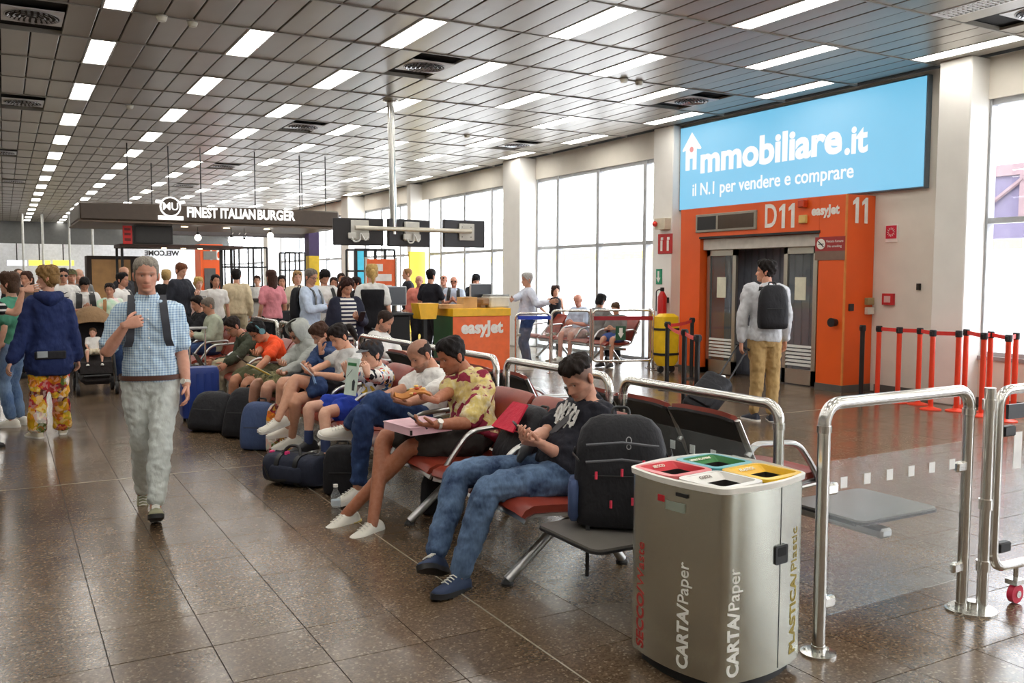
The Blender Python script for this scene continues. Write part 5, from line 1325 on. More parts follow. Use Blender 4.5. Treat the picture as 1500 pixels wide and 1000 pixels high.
def watch(c, q='L', col=(40, 40, 42), face=(200, 200, 196)):
    a, b = c['wr'][q], c['el'][q]; d = (b-a).normalized(); p = a+d*.03*c['s']
    o = MB().tube([p-d*.011, p+d*.011], .032*c['s'], 14, caps=False).build('watch', mat('watch_strap_%d' % col[0], s2l(col), .4), c['t'])
    side = d.cross(V(0, 0, 1)).normalized(); k = V(-.7, -.6, .5); k = (k-d*k.dot(d)).normalized()
    MB().tube([p+k*.027*c['s'], p+k*.038*c['s']], .019*c['s'], 14).build('watch_face', mat('watch_face_%d' % face[0], s2l(face), .25, .3), o)
def collar(c, m, op=.5):
    fr_ = c['fwd']; la = c['latS']; n = c['tz'](1); b = c['c7']; s = c['s']; f2 = n.cross(la); f2 = f2 if f2.dot(fr_) > 0 else -f2
    for sd in (-1, 1):
        g = []
        for i in range(6):
            a = PI*.97*(i/5); a = PI-a
            dr = la*sd*math.sin(a)+f2*math.cos(a)
            r0 = .066*s+.012*s*(math.cos(a) > .3); z0 = -.005-.05*max(0, math.cos(a)); hgt = .035+.02*max(0, math.cos(a))
            top_ = b+dr*r0+n*(z0+hgt)*s; bot = b+dr*(r0+.026*s)+n*(z0-.01)*s
            if i == 5: bot = bot+la*sd*.035*s-n*.02*s
            g.append([top_, bot])
        MB().sheet(g, .005).build('collar', m, c['t'])
def belt_w(c, m, buckle=None):
    la, fw = c['lat'], c['fwd']; rings = []; s = c['s']
    o = MB(); n = c['tz'](.1)
    o.loft([ell(c['sp'](u), la*(.172*s*c['build_']+.026), fw*(.122*s*c['build_']+.034), 26, 2.3) for u in (.015, .075)], caps=False)
    o.build('belt', m, c['t'])
def strap(c, m, q='L', w=.03, back=True, out=.018, bot=.2):
    """shoulder strap over one shoulder, front to back"""
    s = c['s']; sg = 1 if q == 'L' else -1; la, fw = c['latS'], c['fwd']; k = c['build_']; n = c['tz'](1)
    def P_(u, x, y): p = c['sp'](u); return p+la*sg*x*s+fw*y*s
    pts = [P_(bot, .13*k, .118*k+out), P_(.5, .115*k, .135*k+out), P_(.72, .105*k, .13*k+out), P_(.90, .098*k, .085*k+out), P_(.975, .095*k, .0)+n*.02*s, P_(.92, .1*k, -.085*k-out), P_(.6, .11*k, -.125*k-out)]
    g = []
    for i in range(len(pts)-1):
        for j in range(4):
            t = j/4; p = pts[i].lerp(pts[i+1], t); g.append([p+la*w/2, p-la*w/2])
    g.append([pts[-1]+la*w/2, pts[-1]-la*w/2])
    return MB().sheet(g, .008).build('strap', m, c['t'])
def sling(c, m, q='L', w=.035):
    """diagonal strap from one shoulder to the opposite hip"""
    s = c['s']; sg = 1 if q == 'L' else -1; la, fw = c['latS'], c['fwd']; k = c['build_']
    P_ = lambda u, x, y: c['sp'](u)+la*sg*x*s+fw*y*s
    pts = [P_(.975, .08, -.02), P_(.93, .085, .075), P_(.8, .06, .15), P_(.62, .0, .185), P_(.42, -.07, .185), P_(.2, -.15, .13)]
    g = []
    for i in range(len(pts)-1):
        for j in range(4):
            p = pts[i].lerp(pts[i+1], j/4); d = (pts[i+1]-pts[i]).normalized(); sd = d.cross(fw).normalized(); g.append([p+sd*w/2, p-sd*w/2])
    MB().sheet(g, .006).build('sling_strap', m, c['t'])
def cap(c, m, mv=None):
    fr, s = c['fr'], c['hs']; hb = MB(); hair_mesh(hb, fr, s, 'cap', .016, 3, c['hi']); o = hb.build('cap', m, c['t'], 60)
    g = []
    for i in range(7):
        a = -1.0+2.0*i/6; g.append([fr_pt(fr, s, .078*math.sin(a), .088*math.cos(a), .058), fr_pt(fr, s, .085*math.sin(a), .088*math.cos(a)+.06*math.cos(a*.9), .05-.008*math.cos(a))])
    MB().sheet(g, .006).build('peak', mv or m, o)
def headphones(c, m):
    fr, s = c['fr'], c['hs']; b = MB(); b.tube([fr_pt(fr, s, .092*math.cos(a), -.005, .01+.122*math.sin(a)) for a in np.linspace(0, PI, 13)], .009*s, 8); o = b.build('headphones', m, c['t'])
    for sd in (-1, 1): MB().tube([fr_pt(fr, s, sd*.078, -.01, -.005), fr_pt(fr, s, sd*.098, -.01, -.005)], .034*s, 16).build('ear_cup', m, o)
def mk_stand(px, ptop, Y, face, H=None, sit_=None):
    q = at(px, ptop, Y=Y); X = q.x; Hh = H or q.z
    tc = V(-X, -Y, 0).normalized(); rt = V(_rt.x, _rt.y, 0).normalized(); a = math.radians(face)
    return X, Y, Hh, (tc*math.cos(a)+rt*math.sin(a)).normalized()
def stand(label, px, ptop, Y, face, arms=('down', 'down'), look=None, lean=0, stance=.0, **kw):
    X, Y, H, fw = mk_stand(px, ptop, Y, face, kw.pop('Hh', None)); H = max(H, 1.3) if not kw.pop('small', 0) else H
    s = H/1.77; la = V(0, 0, 1).cross(fw); pel = V(X, Y, .945*s); c7 = pel+V(0, 0, .525*s)+fw*lean*s
    J = dict(pel=pel, c7=c7, fwd=fw, slump=-.01)
    if look is not None:
        ang, dn = look; a = math.radians(ang); J['look'] = (fw*math.cos(a)+la*math.sin(a))*math.cos(dn)-V(0, 0, 1)*math.sin(dn)
    cu = [.45, .45]; hd = [None, None]; hp_ = [None, None]
    for i, (q, sg) in enumerate((('L', 1), ('R', -1))):
        m = arms[i]
        shp = c7-V(0, 0, .055*s)+la*sg*.18*s
        if m == 'phone': J['wr'+q] = pel+fw*.30*s+la*sg*.05*s+V(0, 0, .24*s); J['ep'+q] = -V(0, 0, 1)+la*sg*.5; cu[i] = .7; hd[i] = fw*.4-la*sg*.5+V(0, 0, .35); hp_[i] = V(0, 0, 1)-fw*.3
        elif m == 'fwd': J['wr'+q] = pel+fw*.34*s+la*sg*.16*s+V(0, 0, .18*s); J['ep'+q] = -V(0, 0, 1); cu[i] = .9
        elif m == 'hip': J['wr'+q] = pel+fw*.06*s+la*sg*.2*s+V(0, 0, .08*s); J['ep'+q] = la*sg-fw*.3
        elif m == 'up': J['wr'+q] = pel+fw*.2*s+la*sg*.12*s+V(0, 0, .5*s); J['ep'+q] = -V(0, 0, 1)+la*sg*.4; cu[i] = .8
        elif m == 'cross': J['wr'+q] = pel+fw*.2*s-la*sg*.08*s+V(0, 0, .26*s); J['ep'+q] = -V(0, 0, 1)+la*sg
        elif isinstance(m, Vector): J['wr'+q] = m; J['ep'+q] = -V(0, 0, 1)+la*sg*.3; cu[i] = .7
        else: J['wr'+q] = shp-V(0, 0, .54*s)+fw*.05*s+la*sg*.06*s
        J['an'+q] = V(X, Y, .088*s)+la*sg*.10*s+fw*stance*sg*s
    J.update(kw.pop('J', {}))
    kw.setdefault('hcurl', cu); kw.setdefault('hdir', hd); kw.setdefault('hpn', hp_)
    kw.setdefault('vox', .02); kw.setdefault('hi', False)
    return person(label, J, H=H, **kw)
def finish_people():
    dg = bpy.context.evaluated_depsgraph_get(); dg.update()
    done = []
    for o, ex in REMESH: done.append((o, ex, bpy.data.meshes.new_from_object(o.evaluated_get(dg), preserve_all_data_layers=False, depsgraph=dg)))
    for o, ex, me in done:
        o.modifiers.clear(); old = o.data; mats = [m for m in old.materials]
        if ex is None:
            o.data = me
            if not me.materials:
                for m in mats: me.materials.append(m)
            me.shade_smooth(); me.name = o.name; continue
        hv, (hp_, hf, hc), skin, base = ex
        nv = len(me.vertices); A = np.empty(nv*3); me.vertices.foreach_get('co', A); A = A.reshape(-1, 3)
        Fc = [tuple(p.vertices) for p in me.polygons]; off = np.array(base)
        hvv = np.array(hv.v).reshape(-1, 3)-off if hv.v else np.zeros((0, 3))
        hd = np.array(hp_)-off; n1 = nv; n2 = nv+len(hvv)
        Fc += [tuple(i+n1 for i in f) for f in hv.f]+[tuple(int(i)+n2 for i in f) for f in hf]
        nm = bpy.data.meshes.new('body'); nm.from_pydata(np.vstack([A, hvv, hd]).tolist(), [], Fc)
        c = np.ones((n2+len(hd), 4)); c[:n2, :3] = s2l(skin); c[n2:, :3] = np.clip(hc, 0, 1)
        at_ = nm.attributes.new('tint', 'FLOAT_COLOR', 'POINT'); at_.data.foreach_set('color', c.ravel().astype(np.float32))
        nm.materials.append(mats[0]); nm.shade_smooth(); nm.update(); o.data = nm
# ---- patterned cloth
def wave_(nt, v, scale, direction):
    w = nt.nodes.new('ShaderNodeTexWave'); w.wave_type = 'BANDS'; w.bands_direction = direction; w.inputs['Scale'].default_value = scale
    w.inputs['Distortion'].default_value = .3; L(nt, v, w.inputs['Vector']); return w.outputs['Fac']
def pat(name, fn, rough=.85):
    m, nt, b = _nt(name); v = coords(nt); c = fn(nt, v); L(nt, c, b.inputs['Base Color']); b.inputs['Roughness'].default_value = rough; b.inputs['Specular IOR Level'].default_value = .25
    add_bump(nt, b, noise(nt, coords(nt, (1, 1, .55)), 16, 3, .55), .014, .6); MATS[name] = m; return m
def warp(nt, v, scale, amt):
    n = nt.nodes.new('ShaderNodeTexNoise'); n.inputs['Scale'].default_value = scale; L(nt, v, n.inputs['Vector'])
    a = nt.nodes.new('ShaderNodeVectorMath'); a.operation = 'MULTIPLY_ADD'; L(nt, n.outputs['Color'], a.inputs[0]); a.inputs[1].default_value = (amt,)*3; L(nt, v, a.inputs[2]); return a.outputs[0]
def voro(nt, v, scale, feat='F1'):
    n = nt.nodes.new('ShaderNodeTexVoronoi'); n.feature = feat; n.inputs['Scale'].default_value = scale; L(nt, v, n.inputs['Vector']); return n
def f_check(nt, v):
    d = s2l(124, 156, 190); w = s2l(204, 222, 232); r = coords(nt, (1, 1, 1), rot=(0, 0, .3))
    a = ramp(nt, wave_(nt, r, 19, 'X'), ((.45, w), (.75, d))); b = ramp(nt, wave_(nt, r, 19, 'Z'), ((.45, w), (.75, d))); return mix(nt, .5, a, b)
def f_floral(nt, v):
    vw = warp(nt, v, 9, .07); n = voro(nt, vw, 11); s_ = nt.nodes.new('ShaderNodeSeparateColor'); L(nt, n.outputs['Color'], s_.inputs[0])
    c = ramp(nt, s_.outputs[0], ((0, s2l(236, 178, 30)), (.24, s2l(112, 22, 44)), (.38, s2l(240, 232, 220)), (.52, s2l(206, 60, 70)), (.64, s2l(84, 112, 44)), (.76, s2l(244, 206, 60)), (.9, s2l(234, 132, 40))), 'CONSTANT')
    n2 = voro(nt, vw, 34); s2_ = nt.nodes.new('ShaderNodeSeparateColor'); L(nt, n2.outputs['Color'], s2_.inputs[0])
    c2 = ramp(nt, s2_.outputs[0], ((0, s2l(238, 228, 214)), (.3, s2l(214, 70, 60)), (.5, s2l(60, 84, 30)), (.7, s2l(244, 200, 60)), (.85, s2l(90, 18, 38))), 'CONSTANT')
    return mix(nt, .32, c, c2)
def f_hawaii(nt, v):
    vw = warp(nt, v, 6, .12); f = noise(nt, vw, 7, 4, .6); c = ramp(nt, f, ((0, s2l(120, 34, 58)), (.40, s2l(150, 52, 76)), (.44, s2l(214, 196, 150)), (.52, s2l(212, 190, 112)), (.62, s2l(226, 216, 184)), (.7, s2l(168, 132, 70))), 'LINEAR')
    n = voro(nt, warp(nt, v, 20, .03), 10); s_ = nt.nodes.new('ShaderNodeSeparateColor'); L(nt, n.outputs['Color'], s_.inputs[0])
    k = ramp(nt, s_.outputs[1], ((0, (0, 0, 0)), (.7, (0, 0, 0)), (.72, (1, 1, 1))), 'CONSTANT')
    return mix(nt, k, c, s2l(142, 44, 66))
def f_splat(nt, v):
    vw = warp(nt, v, 14, .05); n = voro(nt, vw, 26); s_ = nt.nodes.new('ShaderNodeSeparateColor'); L(nt, n.outputs['Color'], s_.inputs[0])
    return ramp(nt, s_.outputs[0], ((0, s2l(232, 230, 224)), (.56, s2l(30, 30, 36)), (.7, s2l(56, 104, 150)), (.8, s2l(206, 66, 56)), (.87, s2l(226, 186, 60)), (.94, s2l(220, 220, 214))), 'CONSTANT')
def f_camo(nt, v): return ramp(nt, noise(nt, warp(nt, v, 5, .05), 16, 3), ((0, s2l(58, 60, 40)), (.42, s2l(104, 100, 66)), (.52, s2l(136, 128, 92)), (.62, s2l(76, 76, 50))), 'CONSTANT')
def f_stripe(nt, v): return ramp(nt, wave_(nt, v, 6.5, 'Z'), ((0, s2l(36, 40, 66)), (.5, s2l(228, 226, 220))), 'CONSTANT')
def f_stripeb(nt, v): return ramp(nt, wave_(nt, v, 6, 'Z'), ((0, s2l(24, 24, 28)), (.72, s2l(206, 204, 200))), 'CONSTANT')
def f_denim(a, b):
    def f(nt, v):
        c = ramp(nt, noise(nt, v, 4.5, 4, .6), ((.35, a), (.68, b))); k = noise(nt, coords(nt, (1, 1, .3)), 90, 2)
        return mix(nt, .18, c, ramp(nt, k, ((.3, tuple(x*.4 for x in a)), (.7, b))))
    return f
def f_tie(nt, v): return ramp(nt, noise(nt, v, 5, 2), ((.3, s2l(226, 170, 190)), (.45, s2l(236, 234, 226)), (.6, s2l(190, 226, 196)), (.72, s2l(240, 226, 200))))
CHECK = pat('blue_check_cotton', f_check); FLOR = pat('floral_print', f_floral); HAW = pat('patterned_viscose', f_hawaii); SPLAT = pat('splatter_print', f_splat)
CAMO = pat('camouflage', f_camo); STRIPE = pat('navy_white_stripe', f_stripe); STRB = pat('black_white_stripe', f_stripeb); TIE = pat('tie_dye', f_tie)
DEN = pat('mid_denim', f_denim(s2l(30, 46, 78), s2l(112, 138, 170))); DEN2 = pat('dark_denim', f_denim(s2l(34, 50, 88), s2l(60, 84, 128))); DEN3 = pat('light_denim', f_denim(s2l(80, 108, 150), s2l(140, 166, 196)))
WSH = mat('white_leather', s2l(232, 228, 216), .5); YSOL = mat('yellowed_sole', s2l(226, 206, 120), .6); BSOL = mat('black_rubber', s2l(26, 26, 28), .6); WSOL = mat('white_rubber', s2l(232, 230, 224), .6)
NVS = mat('navy_suede', s2l(38, 54, 84), .7, bump=.001); BKS = mat('black_shoe', s2l(30, 30, 33), .5); GRS = mat('grey_green_suede', s2l(140, 138, 110), .7)
LACE = mat('white_laces', s2l(224, 222, 214), .8)
S = lambda px, py, X: at(px, py, X=X)
SY = lambda px, py, Y: at(px, py, Y=Y)
SIT = V(-1, 0, 0)
def chk(n, c):
    return
    L_ = lambda a, b: round((a-b).length, 2)
    print('BONES', n, 'spine', L_(c['pel'], c['c7']), 'neck', L_(c['c7'], c['fr'][0]), *[(q, L_(c['sh'][q], c['el'][q]), L_(c['el'][q], c['wr'][q]), L_(c['hp'][q], c['kn'][q]), L_(c['kn'][q], c['an'][q])) for q in 'LR'], 'shoulders', L_(c['sh']['L'], c['sh']['R']))
def phone_at(p, n, u, lab, col=(24, 24, 28), case=None, sz=(.072, .15)):
    n = Vector(n).normalized(); u = Vector(u); u = (u-n*u.dot(n)).normalized(); M = frame_M(p, u.cross(n), u)
    t = root('mobile_phone', lab, 'phone', tuple(p), 'mobile phones')
    MB().prism(rrect(sz[0], sz[1], .01, 3), M @ Matrix.Translation((0, 0, -.005)), .009).build('casing', mat('phone_%d_%d' % (col[0], col[2]), s2l(col), .35), t)
    MB().prism(rrect(sz[0]-.008, sz[1]-.012, .006, 3), M @ Matrix.Translation((0, 0, .0045)), .001).build('screen', mat('phone_glass', (.03, .035, .04), .1), t)
    return t

# ================= walking man
fwW = V(-.83, -6.4, 0).normalized(); upv = V(0, 0, 1)
WY = 6.4
J = dict(pel=SY(221, 556, WY), c7=SY(216, 446, WY+.04), fwd=fwW, head=SY(214, 403, WY-.03), look=fwW*1.0+V(0, 0, -.06)+V(.03, 0, 0), slump=-.02, belly=.02,
         shL=SY(256, 452, WY+.02), elL=SY(268, 522, WY+.03), wrL=SY(273, 566, WY-.12), shR=SY(178, 455, WY+.02), elR=SY(157, 505, WY+.02), wrR=SY(184, 476, WY-.17),
         knL=SY(236, 642, WY-.16), anL=SY(228, 742, WY-.30), knR=SY(208, 640, WY+.02), anR=SY(209, 722, WY+.34))
KHK = cloth('stone_chinos', s2l(198, 204, 200))
W_ = person('grey-haired man walking to the camera in pale checked shirt and stone trousers', J, H=1.76, skin=(204, 148, 124), hair=('short', (150, 142, 130), .008), top=(CHECK, .85, .014, .0), bottom=(KHK, 1.93, .012), shoes=(GRS, BSOL), vox=.010, toplen=0,
    hands=('relax', 'hold'), hcurl=(.45, .95), hdir=(None, V(.75, -.1, .25)), hpn=(None, V(.2, 1, -.2)), age=1, toe=(fwW+V(0, 0, .35), fwW+V(0, 0, -.45)), toeup=(V(0, 0, 1), V(0, 0, 1)), lace=LACE,
    extras=(lambda c: belt_w(c, mat('brown_belt', s2l(84, 52, 40), .4)), lambda c: collar(c, CHECK), lambda c: watch(c, 'L', (190, 188, 180), (230, 226, 214)), lambda c: strap(c, mat('strap_charcoal', s2l(52, 54, 62), .7), 'R', .05, bot=.42), lambda c: strap(c, mat('strap_charcoal'), 'L', .05, bot=.42)))
chk('W', W_)
def buttons(c, n=6, u0=.3, u1=.85, out=.03, m=None):
    for i in range(n):
        u = u0+(u1-u0)*i/(n-1); hd = np.interp(u, [q[0] for q in TORSO], [q[2] for q in TORSO])*c['s']*c['build_']
        MB().sph(tuple(c['sp'](u)+c['fwd']*(hd+out)), .006, 8, 5).build('button', m or WT, c['t'])
buttons(W_, out=.022)
# backpack on his back
def backpack(name, lab, c, ex, ey, w, h, d, m, m2=None, pocket=True, straps=False, acc=None, group='bags', loop=True, taper=.8):
    """c: bottom centre, ex: width direction, ey: up direction, depth outward = ex x ey"""
    m2 = m2 or m; M = frame_M(c, ex, ey); ez = Vector(ex).cross(Vector(ey)).normalized(); ex = Vector(ex).normalized(); ey = Vector(ey).normalized(); c = Vector(c)
    t = root(name, lab, 'backpack', tuple(c), group)
    b = MB(); rings = []
    for f, k, dd in ((0, .80, .75), (.03, .95, .96), (.15, 1, 1.02), (.4, 1, 1), (.7, .95, .9), (.87, taper+.04, .72), (.96, taper-.15, .5), (1, taper-.4, .25)):
        cc = c+ey*h*f; rings.append(ell(cc, ex*w/2*k, ez*d/2*dd, 22, 3.2))
    b.loft(rings); o = b.build('main_compartment', m, t, 70)
    if pocket:
        p = MB(); rings = []
        for f, k, dd in ((.06, .7, .6), (.09, .8, .95), (.3, .82, 1.05), (.45, .8, .9), (.5, .7, .5)):
            rings.append(ell(c+ey*h*f+ez*d*.38, ex*w/2*k, ez*d*.24*dd, 18, 3))
        po = p.build('front_pocket', m2, t, 70)
        z = MB(); z.tube([c+ey*h*(.47+.0*i)+ez*(d*.38+d*.24*.85)*1+ex*(w*.36*(i/4-.5)*1.6) for i in range(5)], .004, 6); z.build('zip', acc or BLK, po)
    if loop: MB().tube(bend([c+ey*h*.97-ex*.04-ez*d*.2, c+ey*h*1.06-ex*.04-ez*d*.25, c+ey*h*1.06+ex*.04-ez*d*.25, c+ey*h*.97+ex*.04-ez*d*.2], .03), .008, 8).build('grab_handle', BLK, t)
    MB().tube(bend([c+ey*h*.62+ex*w*.49+ez*d*.1, c+ey*h*.86+ex*w*.40+ez*d*.2, c+ey*h*.965+ez*d*.2, c+ey*h*.86-ex*w*.40+ez*d*.2, c+ey*h*.62-ex*w*.49+ez*d*.1], .05), .005, 6).build('main_zip', acc or BLK, t)
    if straps:
        for s_ in (-1, 1):
            g = [[c+ey*h*f+ex*(s_*w*.27+o_)-ez*(d/2+k) for o_ in (-.028, .028)] for f, k in ((.9, .0), (.95, .03), (.8, .06), (.5, .055), (.2, .03), (.05, -.01))]
            MB().sheet(g, .012).build('shoulder_strap', BLK, t)
    return t
NYB = cloth('black_nylon', s2l(34, 34, 38), .1, .6); NVN = cloth('navy_nylon', s2l(70, 86, 124), .1, .6); CHN = cloth('charcoal_nylon', s2l(58, 60, 68), .1, .65); REDN = cloth('raspberry_nylon', s2l(206, 38, 66), .08, .6)
bk = W_['sp'](.35)-fwW*.2
backpack('backpack', 'charcoal backpack worn by the walking grey-haired man', (bk.x, bk.y, 1.02), upv.cross(-fwW), upv, .27, .42, .13, CHN)

# ================= seated man in black t-shirt (nearest)
J = dict(pel=V(2.62, 4.08, .545), c7=S(872, 596, 2.88), fwd=SIT, head=S(848, 553, 2.74), look=V(-.88, -.18, -.55), slump=.10, belly=.05,
         shL=S(893, 618, 2.84), elL=S(845, 672, 2.68), wrL=S(790, 649, 2.44), shR=S(832, 602, 2.86), elR=S(800, 640, 2.66), wrR=S(782, 640, 2.42),
         hipL=V(2.62, 3.99, .53), hipR=V(2.62, 4.17, .53), knL=S(716, 716, 2.17), anL=S(672, 843, 1.98), knR=S(672, 694, 2.16), anR=S(638, 815, 1.93))
BTEE = cloth('black_cotton', s2l(34, 34, 42), .12)
p1 = person('seated man in black printed t-shirt and faded jeans looking at his phone', J, H=1.74, skin=(206, 152, 128), hair=('fade', (38, 30, 26), .016), top=(BTEE, .8, .016), bottom=(DEN, 1.97, .014), shoes=(NVS, BSOL), vox=.009, scalp=.85, beard=.35,
    hcurl=(.8, .8), hdir=(V(-.8, .25, .15), V(-.8, -.35, .1)), hpn=(V(.1, .5, .9), V(.1, -.3, .9)), toe=(V(-.75, -.35, .1), V(-.75, -.55, .38)), toeup=(V(-.1, 0, 1), V(-.35, .15, .9)), lace=LACE,
    extras=(lambda c: sling(c, mat('sling_grey', s2l(84, 84, 88), .7), 'L'),))
chk('P1', p1)
pr = bpy.data.objects.new('chest_print', None); COL.objects.link(pr); pr.parent = p1['t']; ORG[pr.name] = ORG[p1['t'].name]
def chest_M(c, u, x=0, out=.03):
    n = c['tz'](u); la = c['latS']; hd = np.interp(u, [q[0] for q in TORSO], [q[2] for q in TORSO])*c['s']*c['build_']; f2 = la.cross(n); f2 = f2 if f2.dot(c['fwd']) > 0 else -f2
    return frame_M(c['sp'](u)+f2*(hd+out)+la*x, la, n)
PRW = mat('white_screen_print', s2l(222, 222, 218), .8)
rs = random.Random(11)
for u, n in ((.84, 3), (.77, 5), (.70, 6), (.63, 6), (.56, 6), (.49, 5), (.42, 4)):
    for i in range(n):
        x = (i-(n-1)/2)*.036+rs.uniform(-.008, .008); w = rs.uniform(.006, .013); h = rs.uniform(.014, .028); a = rs.uniform(-.7, .7); ca, sa = math.cos(a), math.sin(a)
        MB().prism([(px_*ca-py_*sa, px_*sa+py_*ca) for px_, py_ in ((-w, -h), (w*.7, -h*.8), (w, h), (-w*.5, h*.9))], chest_M(p1, u, x, .030-.9*x*x), .006).build('print_mark', PRW, pr)
phone_at(S(764, 634, 2.38), V(.75, -.25, .55), V(-.5, 0, .8), 'dark phone held by the man in the black t-shirt')
# grey waist bag on his lap
wb = MB(); c0 = S(762, 662, 2.46)
rings = [ell(c0+V(.16*f-.04, .17*(f-.5)*1.0, .02*f), V(.02, 0, .055*k), V(.05*k, .02*k, -.01), 14, 2.5) for f, k in ((0, .35), (.12, .85), (.4, 1.05), (.75, .95), (.92, .7), (1, .3))]
wb.loft(rings); wbr = root('waist_bag', 'grey waist bag on the lap of the man in black', 'bag', tuple(c0), 'bags'); wb.build('pouch', cloth('grey_nylon', s2l(104, 106, 108)), wbr, 70)
MB().tube([c0+V(-.03, -.05, .05), c0+V(.04, .0, .06), c0+V(.1, .06, .06)], .004, 6).build('zip', BLK, wbr)

# ================= man in patterned shirt
J = dict(pel=V(2.68, 5.28, .545), c7=S(694, 556, 2.80), fwd=SIT, head=S(662, 521, 2.64), look=V(-.9, -.05, -.36), slump=.05,
         shL=S(722, 580, 2.76), elL=S(700, 632, 2.62), wrL=S(636, 622, 2.30), shR=S(664, 560, 2.84), elR=S(676, 594, 2.62), wrR=S(636, 586, 2.36),
         knL=S(601, 655, 2.24), anL=S(508, 752, 1.90), knR=S(564, 640, 2.14), anR=S(546, 765, 1.98))
p2 = person('seated tanned man in yellow and maroon patterned shirt holding pizza', J, H=1.80, skin=(168, 106, 76), hair=('short', (30, 25, 24), .012), scalp=.8, top=(HAW, .92, .022, .012), bottom=(cloth('charcoal_shorts', s2l(62, 60, 58)), .8, .03), shoes=(WSH, YSOL), vox=.009, beard=.45,
    hcurl=(.6, .8), hdir=(V(-.9, .1, .05), V(-.75, .2, .2)), hpn=(V(.2, .2, .95), V(.1, -.2, .9)), toe=(V(-.9, -.25, -.12), V(-.85, -.4, -.02)), toeup=(V(-.15, 0, 1), V(0, 0, 1)), lace=LACE, sock=None,
    extras=(lambda c: watch(c, 'L', (206, 204, 196), (236, 232, 222)), lambda c: collar(c, HAW)))
chk('P2', p2)
t = root('pizza_box', 'pale pink pizza box on the lap of the man in the patterned shirt', 'box', tuple(S(612, 632, 2.28)))
Mz = frame_M(S(612, 629, 2.26), (1, .12, .02), (-.12, 1, 0)); PKB = mat('pink_board', s2l(232, 190, 200), .7)
MB().prism([(-.15, -.17), (.15, -.17), (.15, .17), (-.15, .17)], Mz @ Matrix.Translation((0, 0, -.0)), .045).build('tray', PKB, t); MB().prism([(-.154, -.174), (.154, -.174), (.154, .174), (-.154, .174)], Mz @ Matrix.Translation((0, 0, .045)), .006).build('lid', PKB, t)
MB().prism([(-.152, -.176), (-.14, -.176), (-.14, -.165), (-.152, -.165)], Mz @ Matrix.Translation((0, 0, .005)), .03).build('corner_slot', BLK, t)
phone_at(S(612, 616, 2.20), V(.6, -.3, .8), V(-.8, .1, .3), 'phone lying in the hand above the pink box', (52, 54, 70))
t = root('pizza_slice', 'slice of pizza with melted cheese in the hand of the shirted man', 'pizza', tuple(S(605, 572, 2.25)))
c0 = S(604, 573, 2.22); gr = [[c0+V(.09-.2*i/6, (-.5+j/4)*.16*(1-.75*i/6)+.03*i/6, .02*math.sin(i)-.012*abs(j-2)) for j in range(5)] for i in range(7)]
MB().sheet(gr, .012).build('crust', mat('pizza_crust', s2l(190, 124, 60), .7, bump=.004, bscale=60), t); rs = random.Random(3)
for i in range(16):
    q = Vector(gr[rs.randrange(1, 6)][rs.randrange(5)]); MB().sph((q.x+rs.uniform(-.01, .01), q.y+rs.uniform(-.008, .008), q.z+.012), (.017, .014, .008), 7, 5).build('topping', mat(('cheese', 'tomato', 'basil')[i % 3 if i % 5 else 0], s2l(((236, 196, 110), (196, 74, 34), (120, 110, 50))[i % 3 if i % 5 else 0]), .5), t)

# ================= balding man, white t-shirt, legs crossed
J = dict(pel=V(2.68, 6.08, .545), c7=S(642, 546, 2.86), fwd=SIT, head=S(616, 520, 2.72), look=V(-.86, -.12, -.5), slump=.06, belly=.03,
         shL=S(662, 570, 2.80), elL=S(634, 606, 2.60), wrL=S(596, 590, 2.36), shR=S(618, 548, 2.9), elR=S(590, 590, 2.5), wrR=S(526, 600, 2.16),
         knL=S(553, 587, 2.26), anL=S(508, 625, 2.10), knR=S(534, 606, 2.16), anR=S(524, 714, 2.12))
WTEE = cloth('white_cotton', s2l(228, 226, 222), .05)
p3 = person('seated balding bearded man in white t-shirt with crossed jeans legs', J, H=1.76, skin=(196, 140, 112), hair=('bald', (46, 36, 32), .005), top=(WTEE, .85, .018), bottom=(DEN2, 1.92, .012), shoes=(WSH, WSOL), vox=.010, beard=.9, scalp=.45,
    hcurl=(.7, .6), hdir=(V(-.8, .2, .2), V(-.4, -.3, -.6)), hpn=(V(.2, .2, .9), V(.5, .2, -.6)), toe=(V(-.9, -.1, .12), V(-.95, -.05, -.12)), toeup=(V(0, -.5, 1), V(0, 0, 1)), lace=LACE)
chk('P3', p3)
# ================= boy with cap
J = dict(pel=V(2.68, 7.22, .52), c7=S(561, 546, 2.80), fwd=SIT, head=S(545, 519, 2.68), look=V(-.95, -.1, -.12), slump=.06,
         shL=S(574, 560, 2.74), elL=S(560, 582, 2.55), wrL=S(538, 548, 2.42), shR=S(548, 556, 2.82), elR=S(522, 575, 2.6), wrR=S(508, 545, 2.42),
         knL=S(476, 604, 2.16), anL=S(477, 660, 2.12), knR=S(453, 596, 2.16), anR=S(452, 646, 2.14))
BSH = cloth('royal_blue_jersey', s2l(40, 66, 170)); CAPG = cloth('grey_cap_cotton', s2l(112, 114, 118)); CAPB = cloth('dark_cap_cotton', s2l(52, 52, 56))
p4 = person('seated boy in grey cap and splatter-print hoodie holding up a leaflet', J, H=1.5, skin=(222, 172, 146), hair=('short', (64, 46, 36), .01), top=(SPLAT, 1.92, .02), bottom=(BSH, .72, .025), shoes=(BKS, BSOL), vox=.010,
    hcurl=(.8, .8), hdir=(V(-.2, 0, .9), V(-.2, 0, .9)), hpn=(V(-.3, .9, 0), V(-.3, -.9, 0)), sock=mat('navy_sock', s2l(44, 56, 92), .9), toe=(V(-1, 0, -.1), V(-1, 0, -.1)), extras=(lambda c: cap(c, CAPB, CAPG),))
t = root('leaflet', 'pale green printed leaflet held up by the boy', 'leaflet', tuple(S(517, 575, 2.38)))
